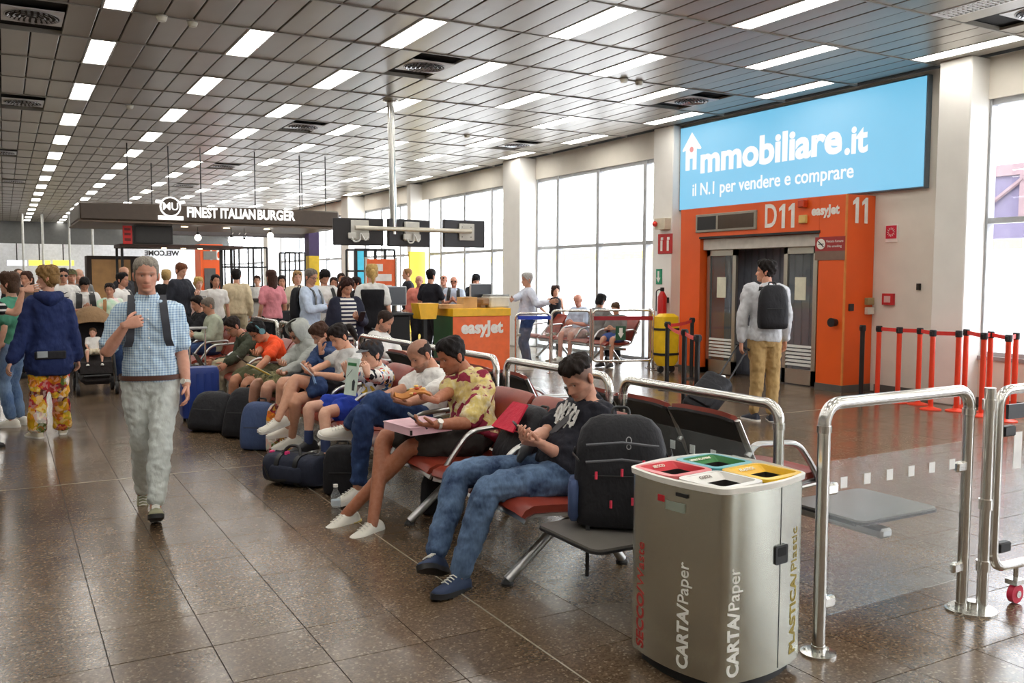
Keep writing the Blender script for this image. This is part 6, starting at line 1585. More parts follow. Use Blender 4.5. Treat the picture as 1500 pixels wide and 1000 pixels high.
Ml = frame_M(S(516, 549, 2.36), (.25, -1, 0), (.15, 0, 1)); MB().prism([(-.085, -.16), (.085, -.16), (.085, .13), (-.085, .13)], Ml, .002).build('sheet', mat('leaflet_paper', s2l(214, 232, 222), .7), t)
Mp = Ml @ Matrix.Translation((0, 0, .003))
MB().prism([(-.07, .07), (.05, .07), (.05, .095), (-.07, .095)], Mp, .0006).build('heading', mat('leaflet_green', s2l(52, 120, 70), .7), t); MB().prism([(.02, -.12), (.05, -.12), (.055, -.05), (.035, -.03), (.015, -.05)], Mp, .0006).build('figure', mat('leaflet_dark', s2l(50, 56, 60), .7), t)
MB().prism([(-.07, -.02), (-.066, -.02), (.0, .04), (-.004, .044)], Mp, .0006).build('line_art', mat('leaflet_dark'), t)
# ================= girl with ponytail, legs crossed
J = dict(pel=V(2.66, 7.82, .54), c7=S(516, 520, 2.80), fwd=SIT, head=S(497, 493, 2.66), look=V(-.85, -.15, -.55), slump=.07,
         shL=S(528, 538, 2.76), elL=S(494, 566, 2.50), wrL=S(460, 548, 2.32), shR=S(496, 530, 2.86), elR=S(470, 560, 2.55), wrR=S(452, 545, 2.30),
         knL=S(432, 556, 2.16), anL=S(408, 612, 1.98), knR=S(434, 585, 2.14), anR=S(428, 640, 2.14))
p5 = person('seated girl with dark ponytail, bare crossed legs and white trainers on her phone', J, H=1.66, skin=(214, 160, 130), sex='f', hair=('ponytail', (36, 28, 26), .012), top=(cloth('pale_grey_tee', s2l(206, 206, 204)), .75, .014), bottom=(cloth('black_shorts', s2l(34, 34, 38)), .5, .02), shoes=(WSH, WSOL), vox=.010,
    hcurl=(.8, .8), hdir=(V(-.7, .2, .3), V(-.7, -.2, .3)), hpn=(V(.2, .3, .9), V(.2, -.3, .9)), toe=(V(-.93, -.15, -.22), V(-.95, 0, -.1)), toeup=(V(-.1, -.2, 1), V(0, 0, 1)), lace=LACE)
phone_at(S(450, 541, 2.22), V(.7, -.1, .7), V(-.6, 0, .7), 'white phone held by the girl with the ponytail', (226, 226, 226))
t = root('denim_jacket', 'folded blue denim jacket lying on the lap of the girl', 'jacket', tuple(S(468, 566, 2.4)))
k = MB(); c0 = S(466, 565, 2.36)
limb(k, [c0+V(.05, .12, .03), c0+V(0, 0, .02), c0+V(-.02, -.12, -.03)], [.07, .085, .06], 12); limb(k, [c0+V(-.05, .05, -.01), c0+V(-.07, -.1, -.05)], [.06, .05], 10); remesh(k.build('folded_body', DEN2, t), .012, .03)
MB().tube([c0+V(-.02, .12, .09), c0+V(-.05, 0, .1), c0+V(-.06, -.12, .03)], .012, 6).build('seam', DEN3, t)
# ================= woman with hand on her face
J = dict(pel=V(2.70, 8.5, .54), c7=S(482, 512, 2.84), fwd=SIT, head=S(470, 490, 2.72), look=V(-.85, -.1, -.6), slump=.06,
         shL=S(498, 528, 2.80), elL=S(474, 556, 2.55), wrL=S(470, 515, 2.52), shR=S(466, 520, 2.9), elR=S(448, 560, 2.55), wrR=S(436, 560, 2.3),
         knL=S(424, 566, 2.16), anL=S(420, 625, 2.12), knR=S(414, 560, 2.16), anR=S(408, 618, 2.12))
p6 = person('seated woman with long brown hair in denim jacket resting her face in her hand', J, H=1.66, skin=(210, 158, 130), sex='f', hair=('long', (74, 50, 38), .016, .16), top=(DEN2, 1.75, .02), bottom=(cloth('black_shorts'), .8, .02), shoes=(WSH, WSOL), vox=.012,
    hcurl=(.5, .6), hdir=(V(-.1, 0, 1), None), hpn=(V(.9, 0, .1), None))
# ================= hooded person
J = dict(pel=V(2.68, 9.1, .54), c7=S(452, 510, 2.82), fwd=SIT, head=S(438, 488, 2.68), look=V(-.88, -.12, -.5), slump=.07,
         shL=S(466, 522, 2.80), elL=S(448, 556, 2.58), wrL=S(408, 553, 2.26), shR=S(438, 520, 2.88), elR=S(420, 552, 2.55), wrR=S(400, 548, 2.25),
         knL=S(392, 566, 2.14), anL=S(384, 616, 2.1), knR=S(376, 562, 2.14), anR=S(366, 610, 2.1))
HOOD = cloth('grey_sweat', s2l(164, 166, 160))
def hood(c):
    fr, s = c['fr'], c['hs']; b = MB(); rings = []
    TH, Z, r = head_grid(40, 20); rr = r+.028; lim = 1.02; fs = []; P_ = []
    for i in range(20):
        row = [fr_pt(fr, s, math.sin(t)*rr[i, 0]*0+math.sin(t)*(np.interp(Z[i, 0], HZ, HA)+.035), math.cos(t)*(np.interp(Z[i, 0], HZ, HB)+.035)+(.015 if math.cos(t) > 0 else 0), Z[i, 0]*1.22+.008-.03*(Z[i, 0] < -.08)) for t in np.linspace(lim, 2*PI-lim, 25)]
        P_.append(row)
    b.sheet(P_, .012); top_ = P_[-1]; b.loft([top_, [fr_pt(fr, s, 0, -.01, .158)]*25][:2], caps=False)
    limb(b, [c['c7']-c['fwd']*.02, c['c7']+(fr[0]-c['c7'])*.4], [.10*s, .095*s], 16)
    remesh(b.build('hood', HOOD, c['t']), .011, .012)
p7 = person('seated person in grey hoodie with hood up reading a yellow booklet', J, H=1.74, skin=(206, 154, 130), hair=('short', (60, 50, 44), .008), top=(HOOD, 1.95, .024), bottom=(CAMO, .85, .03), shoes=(BKS, BSOL), vox=.012, beard=.3, hcurl=(.7, .7), hpn=(V(.2, .2, .9), V(.2, -.2, .9)), extras=(hood, lambda c: glasses(c, True)))
t = root('booklet', 'thin yellow booklet held by the hooded person', 'booklet', tuple(S(385, 545, 2.2))); MB().prism([(-.1, -.13), (.1, -.13), (.1, .13), (-.1, .13)], frame_M(S(384, 543, 2.16), (.2, -1, -.1), (-.8, -.1, .45)), .008).build('cover', mat('booklet_yellow', s2l(222, 190, 70), .6), t); MB().prism([(-.096, -.126), (.096, -.126), (.096, .126), (-.096, .126)], frame_M(S(384, 543, 2.16), (.2, -1, -.1), (-.8, -.1, .45)) @ Matrix.Translation((0, 0, -.004)), .004).build('pages', WT, t)
# ================= orange t-shirt man with headphones
J = dict(pel=V(2.68, 10.24, .54), c7=S(402, 504, 2.68), fwd=SIT, head=S(378, 485, 2.46), look=V(-.8, -.1, -.7), slump=.08,
         shL=S(416, 516, 2.64), elL=S(398, 548, 2.42), wrL=S(368, 550, 2.22), shR=S(388, 508, 2.72), elR=S(372, 540, 2.42), wrR=S(366, 532, 2.2),
         knL=S(362, 560, 2.14), anL=S(352, 608, 2.1), knR=S(344, 556, 2.14), anR=S(338, 602, 2.1))
p8 = person('seated man in orange t-shirt with teal headphones bending over a tablet', J, H=1.76, skin=(196, 136, 104), hair=('short', (28, 24, 24), .012), top=(cloth('orange_cotton', s2l(236, 82, 40)), .8, .018), bottom=(cloth('olive_shorts', s2l(88, 88, 62)), .85, .03), shoes=(BKS, BSOL), vox=.013, hcurl=(.7, .7), hpn=(V(.2, .2, .9), V(.2, -.2, .9)), extras=(lambda c: glasses(c), lambda c: headphones(c, mat('teal_plastic', s2l(84, 132, 140), .45))))
phone_at(S(360, 530, 2.14), V(.6, -.1, .8), V(-.9, 0, .5), 'dark tablet held by the man in orange', (60, 44, 36), sz=(.13, .2))
# ================= man in olive jacket with laptop
J = dict(pel=V(2.68, 11.2, .54), c7=S(362, 498, 2.62), fwd=SIT, head=S(342, 478, 2.46), look=V(-.85, -.1, -.55), slump=.07,
         shL=S(376, 510, 2.62), elL=S(356, 536, 2.42), wrL=S(330, 534, 2.22), shR=S(352, 502, 2.68), elR=S(334, 530, 2.4), wrR=S(316, 530, 2.25),
         knL=V(2.22, 10.9, .53), anL=V(2.2, 10.95, .09), knR=V(2.22, 11.15, .53), anR=V(2.2, 11.2, .09))
p9 = person('seated man with glasses in dark olive jacket typing on a laptop', J, H=1.76, skin=(188, 132, 104), hair=('short', (44, 34, 30), .01), top=(cloth('dark_olive', s2l(58, 62, 48)), 1.92, .022), bottom=(cloth('beige_chino', s2l(178, 166, 138)), 1.95, .014), shoes=(BKS, BSOL), vox=.013, beard=.4, extras=(lambda c: glasses(c),))
t = root('laptop', 'open dark laptop on the knees of the man in the olive jacket', 'laptop', tuple(S(306, 542, 2.16)))
c0 = S(314, 538, 2.2); MB().box(c0, (.22, .32, .016), 0, .004).build('base', mat('laptop_grey', s2l(70, 70, 74), .35, .4), t); MB().box(c0+V(-.17, 0, .08), (.012, .32, .22), 0, .004, M=Matrix.Rotation(-.5, 4, 'Y')).build('lid', mat('laptop_grey'), t); MB().box(c0+V(0, 0, .0095), (.14, .27, .003)).build('keyboard', BLK, t)
# ================= man with white shirt and lanyard behind the barrier
fwB = V(.75, -.55, 0).normalized()
J = dict(pel=V(3.86, 9.85, .545), c7=S(548, 494, 3.76), fwd=fwB, head=S(563, 470, 3.84), look=V(.6, -.45, -.5), slump=.06)
J['wrL'] = J['pel']+fwB*.36+V(.1, .1, .12); J['wrR'] = J['pel']+fwB*.36+V(-.05, -.05, .12); J['anL'] = V(4.42, 9.5, .09); J['anR'] = V(4.32, 9.35, .09); J['kpL'] = J['kpR'] = V(0, 0, 1)
p11 = person('seated bearded man in white shirt with dark lanyard behind the barrier', J, H=1.76, skin=(200, 146, 120), hair=('receding', (52, 40, 34), .007), top=(WTEE, .9, .02), bottom=(cloth('dark_trousers', s2l(44, 44, 50)), 1.93, .014), shoes=(BKS, BSOL), vox=.014, beard=.95, scalp=.5)
g = MB(); c7 = p11['c7']; la = p11['latS']; g.tube([c7+la*.07+V(0, 0, .02)-fwB*.03, c7-fwB*.075+V(0, 0, .03), c7-la*.07+V(0, 0, .02)-fwB*.03, c7-la*.055+fwB*.09-V(0, 0, .08), c7+fwB*.13-V(0, 0, .22), c7+la*.055+fwB*.09-V(0, 0, .08)], .008, 6, closed=True); g.build('lanyard', BLK, p11['t'])
# ================= woman in navy jacket and floral trousers (seen from behind)
NAVY = cloth('navy_shell', s2l(34, 46, 88)); nw = V(.28, 9.98, 0); fwN = V(-.25, 1, 0).normalized()
J = dict(pel=SY(72, 528, 10), c7=SY(72, 438, 10.0), fwd=fwN, head=SY(70, 408, 10.0), look=V(-.95, .25, -.05), slump=.02, shL=SY(44, 448, 10.05), elL=SY(30, 492, 9.95), wrL=SY(16, 530, 9.9), shR=SY(94, 446, 10.0), elR=SY(108, 490, 9.95), wrR=SY(113, 525, 10.1), knL=SY(56, 582, 9.97), anL=SY(54, 630, 10.0), knR=SY(88, 582, 10.0), anR=SY(92, 624, 10.15), topname='jacket')
p12 = person('woman in navy jacket and bright floral trousers seen from behind', J, H=1.68, skin=(206, 156, 130), sex='f', hair=('bob', (140, 108, 66), .022, .06), top=(NAVY, 1.98, .036, .03), bottom=(FLOR, 1.98, .018, .03), shoes=(mat('cream_shoe', s2l(206, 198, 176), .6), WSOL), vox=.013, toplen=-.2, build_=.98, toe=(fwN+V(-.25, 0, 0), fwN+V(.3, 0, 0)))
k = MB(); c7 = p12['c7']; limb(k, [c7+V(-.1, -.05, -.02), c7+V(0, -.13, -.06), c7+V(.1, -.05, -.02)], [.05, .075, .05], 12); remesh(k.build('folded_hood', NAVY, p12['t']), .014, .015)
t = root('belt_bag', 'flat grey and black bag under the hem of the navy jacket', 'bag', tuple(SY(72, 522, 9.84)), 'bags'); q = SY(74, 520, 9.82)
MB().box(q, (.28, .03, .08), .1, .01).build('pouch', NYB, t); MB().box(q+V(-.07, -.018, .01), (.09, .01, .06), .1).build('tag', mat('bag_tag', s2l(150, 156, 158), .5), t)
# ================= man with backpack and trolley at the gate
fwG = (V(8.9, 10.6, 0)-V(7.37, 7.29, 0)).normalized(); GYp = 7.3
J = dict(pel=SY(1120, 492, GYp), c7=SY(1124, 418, GYp), fwd=fwG, head=SY(1122, 398, GYp+.05), look=V(-.55, .75, .05), slump=.01, shL=SY(1097, 422, GYp+.1), elL=SY(1086, 468, GYp+.12), wrL=SY(1086, 502, GYp+.12), shR=SY(1147, 424, GYp-.06), elR=SY(1164, 468, GYp-.1), wrR=SY(1150, 500, GYp-.02), knL=SY(1110, 545, GYp+.05), anL=SY(1104, 605, GYp+.1), knR=SY(1132, 545, GYp), anR=SY(1130, 607, GYp-.02))
GRL = cloth('pale_grey_linen', s2l(196, 198, 202))
p13 = person('dark-haired man in grey shirt and khaki trousers standing at the gate', J, H=1.78, skin=(196, 140, 112), hair=('short', (34, 28, 26), .02), top=(GRL, 1.92, .02), bottom=(cloth('khaki_chino', s2l(176, 146, 98)), 1.95, .014), shoes=(mat('navy_canvas', s2l(40, 44, 58), .7), WSOL), vox=.013, toe=(fwG+V(-.35, 0, 0), fwG+V(.3, 0, 0)))
q = p13['sp'](.42)-fwG*.21
backpack('backpack', 'black backpack worn by the man at the gate', (q.x, q.y, 1.05), upv.cross(-fwG), upv, .33, .48, .17, NYB, straps=True)
t = root('trolley_case', 'black soft trolley case tilted behind the man at the gate', 'suitcase', (6.75, 7.3, 0), 'bags')
ck = SY(1018, 603, 7.25); hk = SY(1088, 508, 7.42)
ax = (SY(1062, 548, 7.3)-ck).normalized(); sdv = V(.75, -.65, 0).normalized(); nn = ax.cross(sdv).normalized(); sdv = nn.cross(ax)
cc = ck+ax*.24; k = MB(); k.loft([ell(cc+ax*d, sdv*.17*w, nn*.115*w, 20, 4) for d, w in ((-.25, .8), (-.23, .97), (0, 1), (.23, .97), (.26, .8))]); k.build('shell', NYB, t, 60)
k = MB(); k.loft([ell(cc-ax*.03+nn*(-.12)+ax*d, sdv*.14*w, nn*.04*w, 16, 3) for d, w in ((-.16, .8), (-.13, 1), (.1, 1), (.13, .8))]); k.build('front_pocket', NYB, t, 60)
for s_ in (-1, 1):
    w0 = cc-ax*.27+sdv*.12*s_+nn*.05; w0.z = .045; MB().tube([w0-sdv*.015, w0+sdv*.015], .043, 14).build('wheel', BSOL, t); MB().tube([cc+ax*.2+sdv*.06*s_+nn*.11, hk+sdv*.06*s_], .009, 8).build('handle_tube', BLK, t)
MB().tube([hk-sdv*.085, hk+sdv*.085], .014, 8).build('handle_grip', BLK, t); MB().box(tuple(cc+ax*.3), (.07, .05, .05), .3, .01).build('luggage_tag', mat('tag_white', s2l(220, 220, 218), .6), t)
# ================================================================ the crowd
C_ = lambda n, *c: cloth(n, s2l(*c)) if c else MATS[n]
JNS = DEN2; BLKT = C_('black_trousers', 36, 36, 40)
SHB = (BKS, BSOL); SHW = (WSH, WSOL)
def crowd(*a, **k):
    k.setdefault('bottom', (BLKT, 1.95, .012)); k.setdefault('shoes', SHB); k.setdefault('group', 'travellers in the hall'); return stand(*a, **k)
SK1, SK2, SK3 = (210, 160, 134), (190, 136, 108), (168, 116, 88)
# left edge
crowd('woman with brown bob in green top and jeans at the left edge', 16, 396, 10.9, -90, sex='f', skin=SK1, hair=('bob', (78, 56, 42), .022, .1), top=(C_('jade_cotton', 76, 138, 112), .8, .014), bottom=(DEN3, 1.95, .014), shoes=SHW)
pv = SY(34, 424, 9.6)
crowd('person in black striped top at the far left reaching an arm out', -44, 393, 9.6, 80, arms=(pv, 'down'), skin=SK1, sex='f', hair=('short', (60, 44, 36), .012), top=(STRB, .6, .016), hcurl=(.25, .5), hdir=(V(.9, 0, .1), None), J=dict())
crowd('man in white printed t-shirt and sunglasses left of the stroller', 92, 390, 16.2, 5, skin=SK2, hair=('short', (40, 32, 28), .01), scalp=.7, top=(WTEE, .8, .018), bottom=(JNS, 1.95, .012), beard=.3, extras=(lambda c: glasses(c, True), lambda c: MB().prism([(-.05, .02), (-.02, .01), (0, -.005), (.02, .01), (.06, .03), (.02, .025), (0, .012), (-.02, .025)], chest_M(c, .72, 0, .04), .004).build('bird_print', BLK, c['t']), lambda c: MB().prism([(-.07, -.01), (.07, -.01), (.07, .005), (-.07, .005)], chest_M(c, .62, 0, .04), .004).build('word_print', BLK, c['t'])))
crowd('dark-haired man in black open vest looking down at his hands', 123, 402, 15.6, 8, ('phone', 'phone'), (0, .7), skin=SK2, hair=('short', (28, 24, 24), .012), scalp=.8, top=(WTEE, .8, .016), extras=(lambda c: strap(c, BLK, 'L', .09, out=.03, bot=.1), lambda c: strap(c, BLK, 'R', .09, out=.03, bot=.1)))
crowd('woman in tie-dye top with sunglasses on her hair behind the stroller', 161, 412, 14.9, 5, ('fwd', 'fwd'), (-15, .05), sex='f', skin=SK2, hair=('bun', (40, 30, 28), .012), top=(TIE, .9, .016), bottom=(JNS, 1.95, .01), extras=(lambda c: glasses(c, True, .07), lambda c: strap(c, mat('tan_strap', s2l(150, 104, 56), .6), 'R', .05)))
crowd('bald man far behind the stroller', 115, 391, 18, 0, skin=SK1, hair=('bald', (90, 80, 72), .005), top=(C_('grey_tee', 130, 130, 128), .8, .014))
crowd('man in olive cap behind the white t-shirt man', 104, 392, 17, 10, skin=SK2, hair=('short', (70, 58, 40), .01), top=(C_('dark_tee', 48, 48, 52), .8, .014), extras=(lambda c: cap(c, C_('olive_cap', 92, 90, 60)),))
crowd('distant man with thin hair at the far left', 26, 391, 17.5, 20, skin=SK1, hair=('receding', (90, 70, 56), .006), top=(C_('dark_tee'), .8, .014))
crowd('distant woman behind the navy jacket woman', 40, 395, 16, -30, sex='f', skin=SK2, hair=('long', (70, 46, 36), .014, .2), top=(C_('brown_top', 104, 84, 70), .8, .012))
crowd('dark-haired man in white tank in profile behind the stroller', 177, 397, 15.8, 80, skin=SK2, hair=('short', (26, 22, 22), .014), scalp=.8, top=(WTEE, .5, .012), beard=.4, extras=(lambda c: strap(c, BLK, 'L', .05),))
crowd('bald man beside the wood kiosk', 180, 388, 19.5, 60, skin=SK1, hair=('none', (120, 100, 90)), top=(C_('dark_tee'), .8, .014))
# middle
crowd('blonde person in black jacket behind the walking man', 243, 393, 17.7, 170, skin=SK1, hair=('short', (190, 160, 104), .016), top=(C_('black_jacket', 30, 30, 34), 1.95, .022), sex='f')
bl = crowd('man in dark blazer holding a folded paper by the bar', 263, 382, 16.4, 65, ('phone', 'down'), (0, .35), skin=SK1, hair=('short', (116, 70, 46), .012), scalp=.7, top=(C_('dark_blazer', 46, 48, 56), 1.95, .02), J=dict(topname='blazer'))
t = root('folded_paper', 'white folded paper held by the man in the blazer', 'paper', tuple(bl['wr']['L'])); q = bl['wr']['L']+bl['fwd']*.12; MB().box(q, (.16, .01, .24), .5, M=Matrix.Rotation(.4, 4, 'X')).build('sheet', WT, t); MB().box(q+V(.0, -.012, 0), (.12, .003, .02), .5, M=Matrix.Rotation(.4, 4, 'X')).build('print_line', mat('print_grey', s2l(150, 150, 150), .7), t)
crowd('blonde woman in flowered blouse at the bar', 290, 404, 17.2, 20, sex='f', skin=SK1, hair=('bob', (206, 172, 104), .018, .05), top=(C_('rose_blouse', 222, 190, 184), 1.6, .014))
crowd('woman with long black hair in white t-shirt by the bar', 315, 400, 16.6, 15, sex='f', skin=SK2, hair=('long', (24, 20, 22), .012, .18), top=(WTEE, .7, .012), J=dict())
crowd('person in beige jacket seen from behind at the bar', 346, 392, 17.2, 175, skin=SK2, hair=('short', (30, 26, 26), .018), top=(C_('beige_jacket', 206, 190, 158), 1.96, .022), bottom=(C_('beige_chino'), 1.95, .012))
crowd('man in white shirt behind the bar counter', 377, 402, 20.6, -10, skin=SK1, hair=('short', (70, 48, 38), .012), top=(WTEE, .8, .014), scalp=.7)
pk = crowd('woman in pink top with black shoulder bag seen from the side', 398, 393, 15.2, 215, sex='f', skin=SK2, hair=('long', (74, 48, 40), .014, .2), top=(C_('pink_cotton', 222, 142, 152), .8, .014), extras=(lambda c: sling(c, BLK, 'L', .025),))
q = pk['pel']+pk['lat']*-.2; t = root('shoulder_bag', 'black shoulder bag at the hip of the woman in pink', 'bag', (q.x, q.y, .8), 'bags'); MB().box((q.x, q.y, .93), (.24, .12, .2), .4, .03).build('body', NYB, t); MB().box((q.x, q.y, 1.0), (.25, .13, .06), .4, .02).build('flap', NYB, t)
crowd('dark-haired woman behind the pink top', 413, 402, 17.4, 0, sex='f', skin=SK2, hair=('long', (40, 30, 28), .016, .12), top=(C_('brown_top'), .8, .012))
crowd('blonde woman with sunglasses pushed up on her hair', 435, 395, 16.2, 10, sex='f', skin=SK1, hair=('long', (176, 140, 96), .016, .12), top=(C_('cream_blouse', 226, 216, 192), .9, .014), extras=(lambda c: glasses(c, True, .07),))
LBS = C_('light_blue_shirt', 190, 204, 224)
bm = crowd('grey-haired man with glasses in light blue shirt in profile', 453, 390, 12.8, 75, ('phone', 'phone'), (-10, .25), skin=(198, 146, 118), hair=('short', (120, 112, 104), .010), scalp=.5, top=(LBS, 1.9, .02), bottom=(C_('beige_chino'), 1.95, .012), hi=True, vox=.016, extras=(lambda c: glasses(c), lambda c: strap(c, BLK, 'R', .05, bot=.3), lambda c: strap(c, BLK, 'L', .05, bot=.3)))
q = bm['sp'](.35)-bm['fwd']*.2; backpack('backpack', 'black backpack worn by the grey-haired man in light blue', (q.x, q.y, 1.0), upv.cross(-bm['fwd']), upv, .3, .45, .15, NYB)
crowd('dark-haired bearded man in white shirt looking down', 474, 391, 13.9, 30, ('phone', 'phone'), (0, .6), skin=SK2, hair=('short', (24, 20, 20), .014), scalp=.8, beard=.9, top=(WTEE, 1.6, .018), extras=(lambda c: strap(c, BLK, 'L', .06),))
sw = crowd('woman in navy blazer and striped top looking at her phone', 506, 403, 10.7, 25, ('phone', 'down'), (5, .45), sex='f', skin=SK2, hair=('long', (56, 36, 32), .018, .2), top=(STRIPE, .4, .012), hi=True, vox=.014)
k = MB(); c = sw; s_ = c['s']
for q, sg in (('L', 1), ('R', -1)):
    limb(k, [c['sh'][q]-c['lat']*sg*.05, c['sh'][q], c['el'][q], c['el'][q].lerp(c['wr'][q], .9)], [.06, .068, .06, .045], 12); limb(k, [c['sp'](.92)+c['lat']*sg*.09, c['sp'](.7)+c['lat']*sg*.13+c['fwd']*.03, c['sp'](.3)+c['lat']*sg*.14+c['fwd']*.03, c['sp'](-.05)+c['lat']*sg*.15+c['fwd']*.03], [.055, .075, .075, .08], 12)
limb(k, [c['sp'](.9)-c['fwd']*.05, c['sp'](.5)-c['fwd']*.07, c['sp'](0)-c['fwd']*.07], [.1, .11, .12], 12)
remesh(k.build('blazer', C_('navy_blazer', 40, 42, 58), c['t']), .015, .012)
phone_at(c['wr']['L']+c['fwd']*.1+V(0, 0, .04), -c['fwd']+V(0, 0, .8), V(0, 0, 1)+c['fwd']*.5, 'dark phone held by the woman in the striped top')
for px, pt, Y, f, lab, hr, tp in ((489, 404, 16.4, 0, 'woman half hidden left of the striped top woman', ('long', (50, 36, 32), .014, .15), C_('white_blouse', 220, 220, 216)), (499, 398, 17.6, 20, 'man with short hair behind the striped top woman', ('short', (60, 46, 40), .01), C_('dark_tee')), (523, 404, 16.2, -60, 'dark-haired woman left of the staff woman', ('long', (44, 32, 30), .016, .15), C_('black_jacket')), (512, 407, 18.2, 10, 'small distant traveller between the women', ('short', (70, 50, 40), .012), C_('grey_tee'))):
    crowd(lab, px, pt, Y, f, skin=SK2, hair=hr, top=(tp, .8, .014), sex='f' if hr[0] == 'long' else 'm')
st = crowd('blonde staff woman in black vest seen from behind', 545, 384, 12.2, 185, sex='f', skin=SK1, hair=('ponytail', (206, 170, 104), .014), top=(C_('white_blouse'), .75, .014), hi=True, vox=.016)
k = MB(); k.loft([ell(st['sp'](u), st['latS']*(hw*st['s']*.93+.026), st['fwd']*(hd*st['s']+.03), 20, 2.3) for u, hw, hd in TORSO if -.25 < u < .9]); remesh(k.build('vest', C_('black_vest', 26, 26, 30), st['t']), .016, .01)
crowd('man in black t-shirt in profile near the yellow panel', 598, 391, 18.4, -80, skin=SK1, hair=('receding', (150, 110, 70), .01), top=(BTEE, .8, .016))
crowd('bald man in pink shirt behind the counter', 614, 401, 16.3, 0, skin=(206, 150, 124), hair=('bald', (140, 120, 110), .004), top=(C_('salmon_shirt', 226, 140, 126), 1.5, .018), extras=(lambda c: collar(c, C_('salmon_shirt')),))
crowd('young man in black t-shirt turned away behind the service desk', 630, 392, 15.6, 140, (  'down', 'phone'), skin=SK2, hair=('short', (34, 28, 28), .014), top=(BTEE, .8, .018), scalp=.8)
crowd('bald man with sunglasses on his head, left of two', 651, 401, 17.6, -30, skin=(200, 140, 116), hair=('none', (100, 80, 70)), top=(C_('grey_tee'), .8, .014), extras=(lambda c: glasses(c, True, .06),))
crowd('bald bearded man looking at his phone, right of two', 665, 402, 16.7, -5, ('phone', 'phone'), (0, .5), skin=(200, 140, 116), hair=('none', (60, 46, 40)), beard=1, top=(LBS, .8, .014), extras=(lambda c: glasses(c, True, .06), lambda c: strap(c, BLK, 'L', .07), lambda c: strap(c, BLK, 'R', .07)))
crowd('woman in black beanie with hands at her face', 697, 399, 16.8, 10, ('up', 'up'), (0, .5), sex='f', skin=SK1, hair=('long', (120, 90, 60), .012, .2), top=(C_('black_jacket'), 1.9, .02), extras=(lambda c: (lambda b: (hair_mesh(b, c['fr'], c['hs'], 'fringe', .018, 3, False), b.build('beanie', C_('black_jacket'), c['t'])))(MB()),))
gm = crowd('grey-haired man in pale blue shirt leaning at the service desk', 774, 397, 13.5, -80, (SY(806, 442, 12.95), SY(738, 446, 13.2)), (10, .1), skin=(196, 146, 120), hair=('short', (190, 188, 184), .014), scalp=.3, top=(C_('pale_blue_linen', 206, 212, 226), 1.9, .02), bottom=(JNS, 1.95, .014), shoes=SHW, hi=True, vox=.015, J=dict(belly=.06), hcurl=(.5, .3))
crowd('curly-haired woman in black top by the windows', 813, 418, 15.9, 10, ('down', 'hip'), (15, .0), sex='f', skin=SK1, hair=('long', (60, 40, 34), .026, .12), top=(C_('black_vest'), 0, .012))
# seated travellers, generic pose
def sit(label, x, y, fw, H=1.74, look=(0, .4), hands_=(.3, .2), **k):
    fw = Vector(fw).normalized(); la = upv.cross(fw); s = H/1.77; pel = V(x, y, .445+.1*s); c7 = pel+V(0, 0, .50*s)+fw*.02
    a = math.radians(look[0]); J = dict(pel=pel, c7=c7, fwd=fw, slump=.04, look=(fw*math.cos(a)+la*math.sin(a))*math.cos(look[1])-upv*math.sin(look[1]))
    for q, sg in (('L', 1), ('R', -1)):
        J['wr'+q] = pel+fw*hands_[0]*s+la*sg*.08*s+V(0, 0, hands_[1]*s); J['ep'+q] = -upv+la*sg*.4; kn = pel+fw*.43*s+la*sg*.12*s+V(0, 0, -.02); J['kn'+q] = kn; J['an'+q] = V(kn.x, kn.y, .09)+fw*.03
    J.update(k.pop('J', {})); k.setdefault('vox', .016); k.setdefault('hi', False); k.setdefault('shoes', SHB); k.setdefault('bottom', (BLKT, 1.95, .014)); k.setdefault('group', 'seated travellers')
    return person(label, J, H=H, **k)
sit('seated bald man in pale blue shirt by the windows', 9.72, 14.5, (-.95, -.3, 0), skin=(214, 150, 130), hair=('none', (120, 90, 80)), top=(LBS, .9, .018), bottom=(C_('pink_shorts', 216, 176, 166), .8, .03), shoes=SHW)
sit('seated person with dark hair facing the windows', 9.75, 13.9, (.9, .3, 0), skin=SK2, hair=('bob', (26, 24, 26), .02, .08), top=(C_('grey_tee'), .9, .016), J=dict(bx=9.75))
sit('seated child in blue shorts by the far barrier', 9.7, 13.25, (-.9, -.4, 0), H=1.45, skin=SK1, hair=('short', (90, 70, 50), .012), top=(C_('grey_tee'), .8, .016), bottom=(C_('blue_shorts', 72, 92, 150), .7, .025))
sit('seated person in pale shirt and jeans behind the walking man', 2.7, 13.8, (-1, 0, 0), skin=SK2, hair=('short', (120, 110, 100), .01), top=(C_('sage_shirt', 170, 176, 156), 1.9, .02), bottom=(JNS, 1.95, .014))
sit('seated man in black jacket with hand at his chin on the distant bench', 2.75, 15.0, (-1, -.2, 0), look=(10, .3), skin=SK2, hair=('short', (34, 28, 26), .014), scalp=.8, top=(C_('black_jacket'), 1.95, .02), J=dict(wrL=V(2.45, 14.8, 1.0)))
sit('seated pale-haired person behind the orange t-shirt man', 3.78, 11.59, (1, 0, 0), H=1.82, look=(0, .2), skin=SK1, hair=('receding', (196, 190, 180), .008), top=(C_('grey_tee'), .9, .016))
